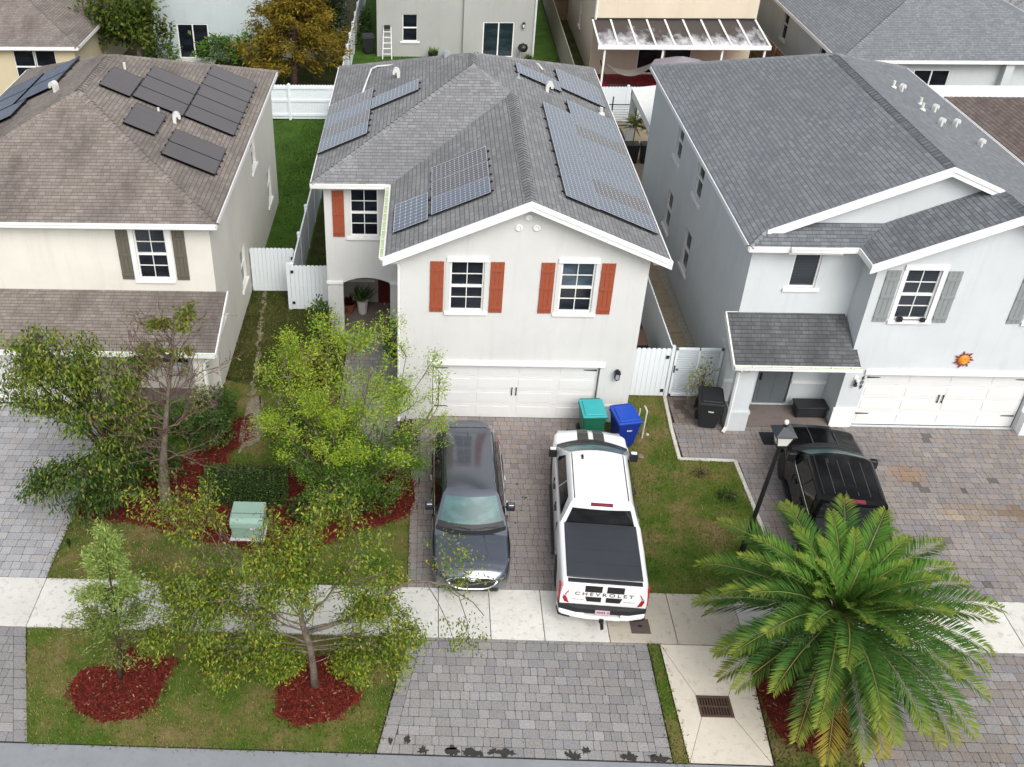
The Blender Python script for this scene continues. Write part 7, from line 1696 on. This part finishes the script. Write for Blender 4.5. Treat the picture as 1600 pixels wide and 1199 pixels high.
for x in (10.4, 12.0):
    for y in (30.6, 31.4): MB().box(x - .04, x + .04, y - .04, y + .04, 0, .7).build('leg', MT['black_plastic'], H)
H = thing('patio_umbrella', 'faded mauve patio umbrella beside the pale blue house', 'umbrella', (10.1, 27.2, 0)); m = MB(); n = 8
MT['umb'] = m_simple('umbrella_mauve', (.26, .235, .255), .9, var=.12)
R_ = [(10.1 + 1.6 * math.cos(2 * math.pi * k / n), 27.2 + 1.6 * math.sin(2 * math.pi * k / n), 2.3) for k in range(n)]
for k in range(n): m.poly([R_[k], R_[(k + 1) % n], (10.1, 27.2, 2.8)]); m.poly([R_[k], R_[(k + 1) % n], (R_[(k + 1) % n][0], R_[(k + 1) % n][1], 2.18), (R_[k][0], R_[k][1], 2.18)])
m.build('canopy', MT['umb'], H); m = MB(); m.tube([(10.1, 27.2, 0), (10.1, 27.2, 2.75)], .03, 8); m.build('pole', MT['black_metal'], H); m = MB(); m.lathe([(.3, 0), (.28, .06), (.06, .1)], (10.1, 27.2, 0), 16); m.build('base', MT['black_metal'], H)
# grey one-storey house at the back right
H = thing('house', 'grey one-storey house with a wide hip roof at the back right', 'house', (24, 34, 0)); w = MB()
wall(FRONT(26.4), 18.0, 30, -.02, 2.95, [(18.7, 20.3, 1.2, 2.6), (21.4, 23.2, .05, 2.45)], w); wall(LEFT(18.0), 26.4, 48, -.02, 2.95, [(29.4, 30.3, 1.0, 2.7), (36, 36.9, 1.0, 2.7)], w); wall(RIGHT(30), 26.4, 48, -.02, 2.95, [], w); w.build('wall', MT['stucco_blue'], H)
window(H, FRONT(26.4), 18.7, 20.3, 1.2, 2.6, cols=1, rows=1); slider(H, FRONT(26.4), 21.4, 23.2, .05, 2.45, 'glass')
for a in (29.4, 36): window(H, LEFT(18.0), a, a + .9, 1.0, 2.7, cols=1, rows=2)
simple_roof_hip(H, 17.45, 30.4, 25.9, 48.4, 3.05, .40, 'shingle_blue'); MB().box(25.6, 26.0, 26.0, 26.4, 0, 2.95).build('porch_column', MT['stucco_blue'], H)
# brown-roofed house at the right edge and its awning
H = thing('house', 'house with a warm brown shingle roof at the right edge behind 609', 'house', (22, 8, 0)); w = MB()
wall(LEFT(17.0), -1.6, 12.9, -.02, 5.5, [], w); wall(FRONT(-1.6), 17.0, 27, -.02, 5.5, [], w); wall(BACK(12.9), 17, 27, -.02, 5.5, [], w); wall(RIGHT(27), -1.6, 12.9, -.02, 5.5, [], w); w.build('wall', MT['stucco_cream'], H); simple_roof_hip(H, 16.62, 27.4, -2.0, 13.3, 5.55, .34, 'shingle_tan')
H = thing('patio_cover', 'flat white patio cover behind the warm brown roof', 'awning', (22, 14.5, 0)); m = MB(); m.prism([(16.9, 13.35, 5.3), (27, 13.35, 5.3), (27, 15.7, 5.15), (16.9, 15.7, 5.15)], (0, 0, .06)); m.build('canopy', MT['trim'], H)
for x in (17.2, 22, 26.6): MB().box(x - .05, x + .05, 15.5, 15.6, 0, 5.16).build('post', MT['trim'], H)
# white canopy beside the pale blue house, planters, low fence
H = thing('lean_to_canopy', 'narrow white lean-to canopy on the side of the pale blue house', 'awning', (7, 20, 0)); m = MB(); m.prism([(6.9, 17.2, 2.62), (8.2, 17.2, 2.78), (8.2, 22.7, 2.78), (6.9, 22.7, 2.62)], (0, 0, .06)); m.build('canopy', MT['trim_dirty'], H)
m = MB(); m.box(6.84, 6.9, 17.2, 22.7, 2.35, 2.7); m.build('fascia', MT['trim'], H)
for y in (17.35, 22.5): MB().box(6.84, 7.1, y - .12, y + .12, 0, 2.6).build('post', MT['stucco_blue'], H)
for k, (x, lb, hh) in enumerate(((6.75, 'tall black planter with a palm-like plant by the white canopy', 1.9), (7.45, 'tall black planter with a pale bare plant by the white canopy', 1.5))):
    H = thing('planter', lb, 'planter', (x, 20.3, 0)); m = MB(); m.box(x - .3, x + .3, 20.0, 20.6, 0, .9, taper=.8); m.build('planter_box', MT['black_plastic'], H)
    m = MB(); m.tube([(x, 20.3, .85), (x + .03, 20.3, .9 + hh * .5)], .025, 6); m.build('stem', MT['bark'], H); n = 130 if k == 0 else 50; g = np.random.default_rng(k + 60); a = g.uniform(0, 6.28, n); e = g.uniform(-.4, 1.2, n); D = np.stack([np.cos(a) * np.cos(e), np.sin(a) * np.cos(e), np.sin(e)], 1); C = np.stack([x + g.normal(0, .06, n), 20.3 + g.normal(0, .06, n), .9 + hh * .5 + g.normal(0, .12, n)], 1); leaves_mesh('foliage', C, .6, .05, pick(n, [(.08, .14, .02), (.16, .2, .04), (.22, .15, .07)] if k == 0 else [(.4, .34, .24), (.2, .2, .08)]), H, droop=.3, D=D * 2)
H, F = vinyl_fence('vinyl_fence', 'white vinyl fence across the yard in front of the red patio', 'fence', (4.9, 25.5), (9.6, 25.5), side=1, rails=(.3, 1.5), h=1.8)
H = thing('metal_fence', 'low black metal railing in front of the white back fence', 'fence', (5.2, 24.6, 0)); m = MB(); m.box(5.2, 7.6, 24.58, 24.62, 1.18, 1.22).box(5.2, 7.6, 24.58, 24.62, .12, .16); m.build('rail', MT['black_metal'], H)
for k in range(3): MB().box(5.2 + k * 1.2 - .03, 5.2 + k * 1.2 + .03, 24.57, 24.63, 0, 1.6).build('post', MT['black_metal'], H)
m = MB()
for k in range(7): m.box(5.2, 7.6, 24.59, 24.61, .3 + k * .13, .31 + k * .13)
m.build('bars', MT['black_metal'], H)
m = MB(); m.box(5.4, 6.9, 22.2, 24.3, .0, .12); tag(m.build('patio_mat', MT['mat_black'], None, bevel=.03), 'dark flat mat on the patio before the black railing', 'mat')
# wooden fence between the grey and beige houses
H = thing('wooden_fence', 'weathered wooden plank fence between the grey and beige back houses', 'fence', (4.95, 28.8, 0)); F = frame((4.95, 28.8, 0), (0.01, 1, 0), (-1, 0, 0)); m = MB(); planks(F, 0, 20, .02, 1.8, m, .14); m.build('panel', MT['wood'], H)
for z in (.4, 1.5): MB().box(0, 20, -.06, -.001, z - .04, z + .04, F=F).build('rail', MT['wood'], H)
H = thing('wooden_fence', 'brown wooden plank fence beside the grey one-storey house', 'fence', (16.4, 26, 0)); F = frame((16.4, 26.2, 0), (0, 1, 0), (-1, 0, 0)); m = MB(); planks(F, 0, 18, .02, 1.8, m, .14); m.build('panel', MT['wood_brown'], H)
for k in range(10): m = MB(); m.box(k * 2 - .05, k * 2 + .05, .03, .12, 0, 1.85, F=F); m.build('post', MT['wood_brown'], H)
for z in (.4, 1.6): MB().box(0, 18, .03, .07, z - .04, z + .04, F=F).build('rail', MT['wood_brown'], H)
m = MB(); F = frame((5.3, 44, 0), (1, 0, 0), (0, -1, 0)); planks(F, -.2, 1.0, .02, 1.9, m, .14); H = thing('wooden_gate', 'brown wooden gate at the end of the narrow side yard', 'gate', (5.3, 44, 0)); m.build('panel', MT['wood_brown'], H); MB().box(-.2, 1.0, .03, .07, 1.3, 1.4, F=F).build('brace', MT['wood_brown'], H)
# ladder, bin, grill, pots of the grey back house
H = thing('stepladder', 'white stepladder leaning on the grey back house wall', 'ladder', (-5.2, 35.7, 0))
for x in (-5.5, -4.95): m = MB(); m.tube([(x, 35.5, 0), (x * 1.0 + (.06 if x < -5.2 else -.06), 35.95, 1.75)], .032, 6); m.build('rail', MT['trim'], H)
for k in range(5): m = MB(); z = .3 + k * .3; y = 35.5 + .45 * z / 1.75; m.box(-5.47, -4.98, y - .04, y + .04, z - .015, z + .015); m.build('rung', MT['trim'], H)
m = MB(); m.box(-5.4, -5.05, 35.8, 36.05, 1.7, 1.85); m.build('tool_tray', MT['black_plastic'], H)
bin_('black wheeled bin in the narrow yard left of the grey back house', -6.4, 36.7, 10, 'bin_black', 'bin_black')
H = thing('kettle_grill', 'black kettle grill standing right of the grey back house slider', 'grill', (2.75, 35.3, 0)); m = MB(); m.lathe([(.05, .55), (.22, .6), (.3, .75), (.3, .8), (.24, .95), (.08, 1.02), (.02, 1.06)], (2.75, 35.3, 0), 18); m.build('bowl', MT['black_metal'], H, smooth=True)
for k in range(3): a = k * 2.1; m = MB(); m.tube([(2.75 + .16 * math.cos(a), 35.3 + .16 * math.sin(a), .6), (2.75 + .3 * math.cos(a), 35.3 + .3 * math.sin(a), 0)], .018, 6); m.build('leg', MT['alu'], H)
potted('black pot with a small green shrub at the grey back house wall', -2.5, 35.5, .3, .24, .45, 'black_plastic', MG, 80, .3, .06, 53); potted('white jar planter by the grey back house wall', -1.75, 35.4, .16, .12, .45, 'pot_white', MG, 12, .1, .05, 54); potted('white square pot left of the grey back house slider', .05, 35.5, .15, .14, .36, 'pot_white', DG, 16, .15, .05, 55); potted('dark plant pot at the downspout of the grey back house', 3.1, 35.2, .14, .1, .22, 'black_plastic', MG, 60, .3, .05, 56)
m = MB(); m.lathe([(.02, -.13), (.09, -.09), (.13, 0), (.09, .09), (.02, .13)], (-2.1, 35.2, .13), 14); tag(m.build('ball', MT['pot_white'], None, smooth=True), 'white and dark ball on the grass by the grey back house', 'ball')
# trees behind
T = tree_thing('tree', 'green broadleaf tree behind the cream house roof', (-19.2, 32.6, 0)); rg = random.Random(61); mb = MB(); tips = []; tr = curve((-19.2, 32.6, 0), (-19.3, 32.7, 1.9), 0, .05, 4, rg); mb.tube(tr, [.2, .17, .15, .13, .1], 8)
for k in range(20): a = rg.uniform(0, 6.28); e = Vector((-19.7 + math.cos(a) * rg.uniform(.8, 2.5), 32.7 + math.sin(a) * rg.uniform(.5, 1.7), rg.uniform(2.0, 4.8))); twigs(mb, curve(tr[rg.choice((3, 4))], e, .2, .08, 5, rg), .05, 1, tips, .6, .4, 4, .2, rg)
mb.build('trunk', MT['bark'], T, smooth=True); P, D = clump_leaves(tips, 12, .3); leaves_mesh('crown', P, .3, .16, pick(len(P), [(.09, .14, .015), (.06, .10, .012), (.13, .16, .02)]), T, droop=.3)
T = tree_thing('tree', 'tall golden brown cypress in autumn colour behind the white back fence', (-10.2, 30.5, 0)); rg = random.Random(62); mb = MB(); tips = []; ax = [Vector((-10.2 + .05 * k, 30.5, 6.2 * k / 8)) for k in range(9)]; mb.tube(ax, [.2, .18, .16, .14, .11, .08, .06, .04, .02], 8)
for k in range(105): t = rg.uniform(.12, .98); i = min(int(t * 8), 7); p = ax[i].lerp(ax[i + 1], t * 8 - i); a = rg.uniform(0, 6.28); l = (2.75 * (1 - t) + .5) * rg.uniform(.6, 1.05); twigs(mb, curve(p, p + Vector((math.cos(a), math.sin(a), .3)).normalized() * l, .05, .06, 5, rg), .025, 1, tips, .5, .35, 3, .15, rg, .1, 3)
mb.build('trunk', MT['bark_red'], T, smooth=True); P, D = clump_leaves(tips, 20, .2); leaves_mesh('crown', P, .26, .075, pick(len(P), [(.25, .175, .02), (.31, .225, .03), (.17, .125, .015), (.12, .13, .018)], w=[.4, .2, .25, .15]), T, droop=.2, D=D * .5, mat='leaf_dry')
T = tree_thing('tree', 'dark green tree at the far white fence behind the golden cypress', (-8.4, 35.5, 0)); rg = random.Random(63); mb = MB(); tips = []; tr = curve((-8.4, 34.6, 0), (-8.3, 34.6, 2.0), 0, .05, 4, rg); mb.tube(tr, [.16, .14, .12, .1, .08], 8)
for k in range(16): a = rg.uniform(0, 6.28); e = Vector((-8.4 + math.cos(a) * rg.uniform(.2, .95), 34.6 + math.sin(a) * rg.uniform(.2, .7), rg.uniform(1.0, 4.4))); twigs(mb, curve(tr[rg.choice((3, 4))], e, .2, .08, 5, rg), .04, 1, tips, .5, .35, 4, .2, rg)
mb.build('trunk', MT['bark_dark'], T, smooth=True); P, D = clump_leaves(tips, 14, .26); leaves_mesh('crown', P, .2, .1, pick(len(P), [(.015, .03, .008), (.025, .045, .01), (.04, .06, .015)]), T, droop=.3)
BG = [(.07, .16, .02), (.10, .21, .03), (.14, .24, .04)]
shrub('shrub', 'bright green shrub beside the dark slider of the blue-grey house', (-15.0, 34.3), (1.2, .8, 1.6), 900, .26, .12, BG, seed=64); shrub('shrub', 'leafy green shrub next to the golden cypress at the blue-grey wall', (-13.1, 34.2), (1.1, .8, 1.7), 900, .3, .1, BG, seed=65); shrub('shrub', 'green shrub below the broadleaf tree at the blue-grey house', (-18.3, 33.6), (1.0, .7, 1.5), 700, .22, .1, MG, seed=66)
shrub('hedge', 'long bright green hedge along the far road at the upper right', (31.6, 41), (1.1, 11, 1.3), 7000, .3, .2, [(.10, .20, .02), (.15, .27, .03), (.2, .32, .05)], boxy=True, sub='hedge', seed=67, stems=20)
shrub('shrub', 'low dark plants along the far white fence at the grey back house', (-7.0, 41), (.35, 3.5, .9), 700, .2, .1, DG, seed=68)
T = tree_thing('tree', 'bare grey sapling beside the far hedge at the upper right', (32.2, 41.5, 0)); rg = random.Random(69); mb = MB(); tr = curve((32.2, 41.5, 0), (32.5, 41.5, 3.2), 0, .05, 4, rg); bb = []
for k in range(16): a = rg.uniform(0, 6.28); p = tr[rg.choice((1, 2, 3, 4))]; twigs(mb, curve(p, p + Vector((math.cos(a), math.sin(a), .9)).normalized() * rg.uniform(.8, 1.8), 0, .08, 5, rg), .025, 2, bb, .5, .45, 3, .2, rg, .1, 4)
mb.tube(tr, [.07, .06, .05, .04, .02], 8); mb.build('trunk', MT['bark'], T); P, D = clump_leaves([bb[i] for i in range(0, len(bb), 3)], 1, .06); leaves_mesh('crown', P, .12, .05, pick(len(P), [(.25, .25, .12), (.16, .2, .06)]), T)
GROUPS = {'wheelie_bin': 'wheeled bins', 'vinyl_fence': 'white vinyl fences', 'shrub': 'shrubs of the front and back beds', 'planter': 'tall black planters', 'potted_plant': 'potted plants', 'pvc_pipe': 'white pipes in the lawn', 'wooden_fence': 'wooden plank fences'}
for o in list(COL.objects):
    k = o.name.split('.')[0]
    if o.parent is None and k in GROUPS and 'label' in o: o['group'] = GROUPS[k]
# ------------------------------------------------------------------ camera, light, world
cam = bpy.data.cameras.new('camera'); co = bpy.data.objects.new('camera', cam); COL.objects.link(co)
pitch, yaw, roll = 35.55134, 2.68274, -.53381
M = Matrix.Rotation(RAD(yaw), 4, 'Z') @ Matrix.Rotation(RAD(90 - pitch), 4, 'X') @ Matrix.Rotation(RAD(roll), 4, 'Z')
M.translation = Vector((-2.7399, -24.71932, 18.57579)); co.matrix_world = M
cam.sensor_width = 36; cam.sensor_fit = 'HORIZONTAL'; cam.lens = 1570.74 / 1600 * 36
cam.shift_x = (800 - 600.94) / 1600; cam.shift_y = (616.46 - 599.5) / 1600
cam.clip_end = 2000; S.camera = co
W = bpy.data.worlds.new('World'); S.world = W; W.use_nodes = True
wn = W.node_tree.nodes; bg = wn['Background']; sky = wn.new('ShaderNodeTexSky'); sky.sky_type = 'NISHITA'; sky.sun_disc = False
SUN_EL, SUN_AZ = RAD(46), RAD(160)
sky.sun_elevation = SUN_EL; sky.sun_rotation = SUN_AZ; sky.air_density = 1.0; sky.dust_density = 3.5; sky.ozone_density = 1.0
hs = wn.new('ShaderNodeHueSaturation'); hs.inputs['Saturation'].default_value = .35
W.node_tree.links.new(sky.outputs[0], hs.inputs['Color']); W.node_tree.links.new(hs.outputs[0], bg.inputs['Color']); bg.inputs['Strength'].default_value = .15
sl = bpy.data.lights.new('sun', 'SUN'); so = bpy.data.objects.new('sun', sl); COL.objects.link(so)
sl.energy = 1.05; sl.angle = RAD(40); sl.color = (1, .975, .94)
d = Vector((math.sin(SUN_AZ) * math.cos(SUN_EL), math.cos(SUN_AZ) * math.cos(SUN_EL), math.sin(SUN_EL)))
so.rotation_euler = d.to_track_quat('Z', 'Y').to_euler(); so.location = (0, -10, 40)
vs = S.view_settings; vs.view_transform = 'Standard'; vs.look = 'None'; vs.exposure = .56; vs.gamma = 1
S.cycles.max_bounces = 6; S.cycles.diffuse_bounces = 3; S.cycles.glossy_bounces = 3; S.cycles.transparent_max_bounces = 4
S.cycles.use_denoising = True
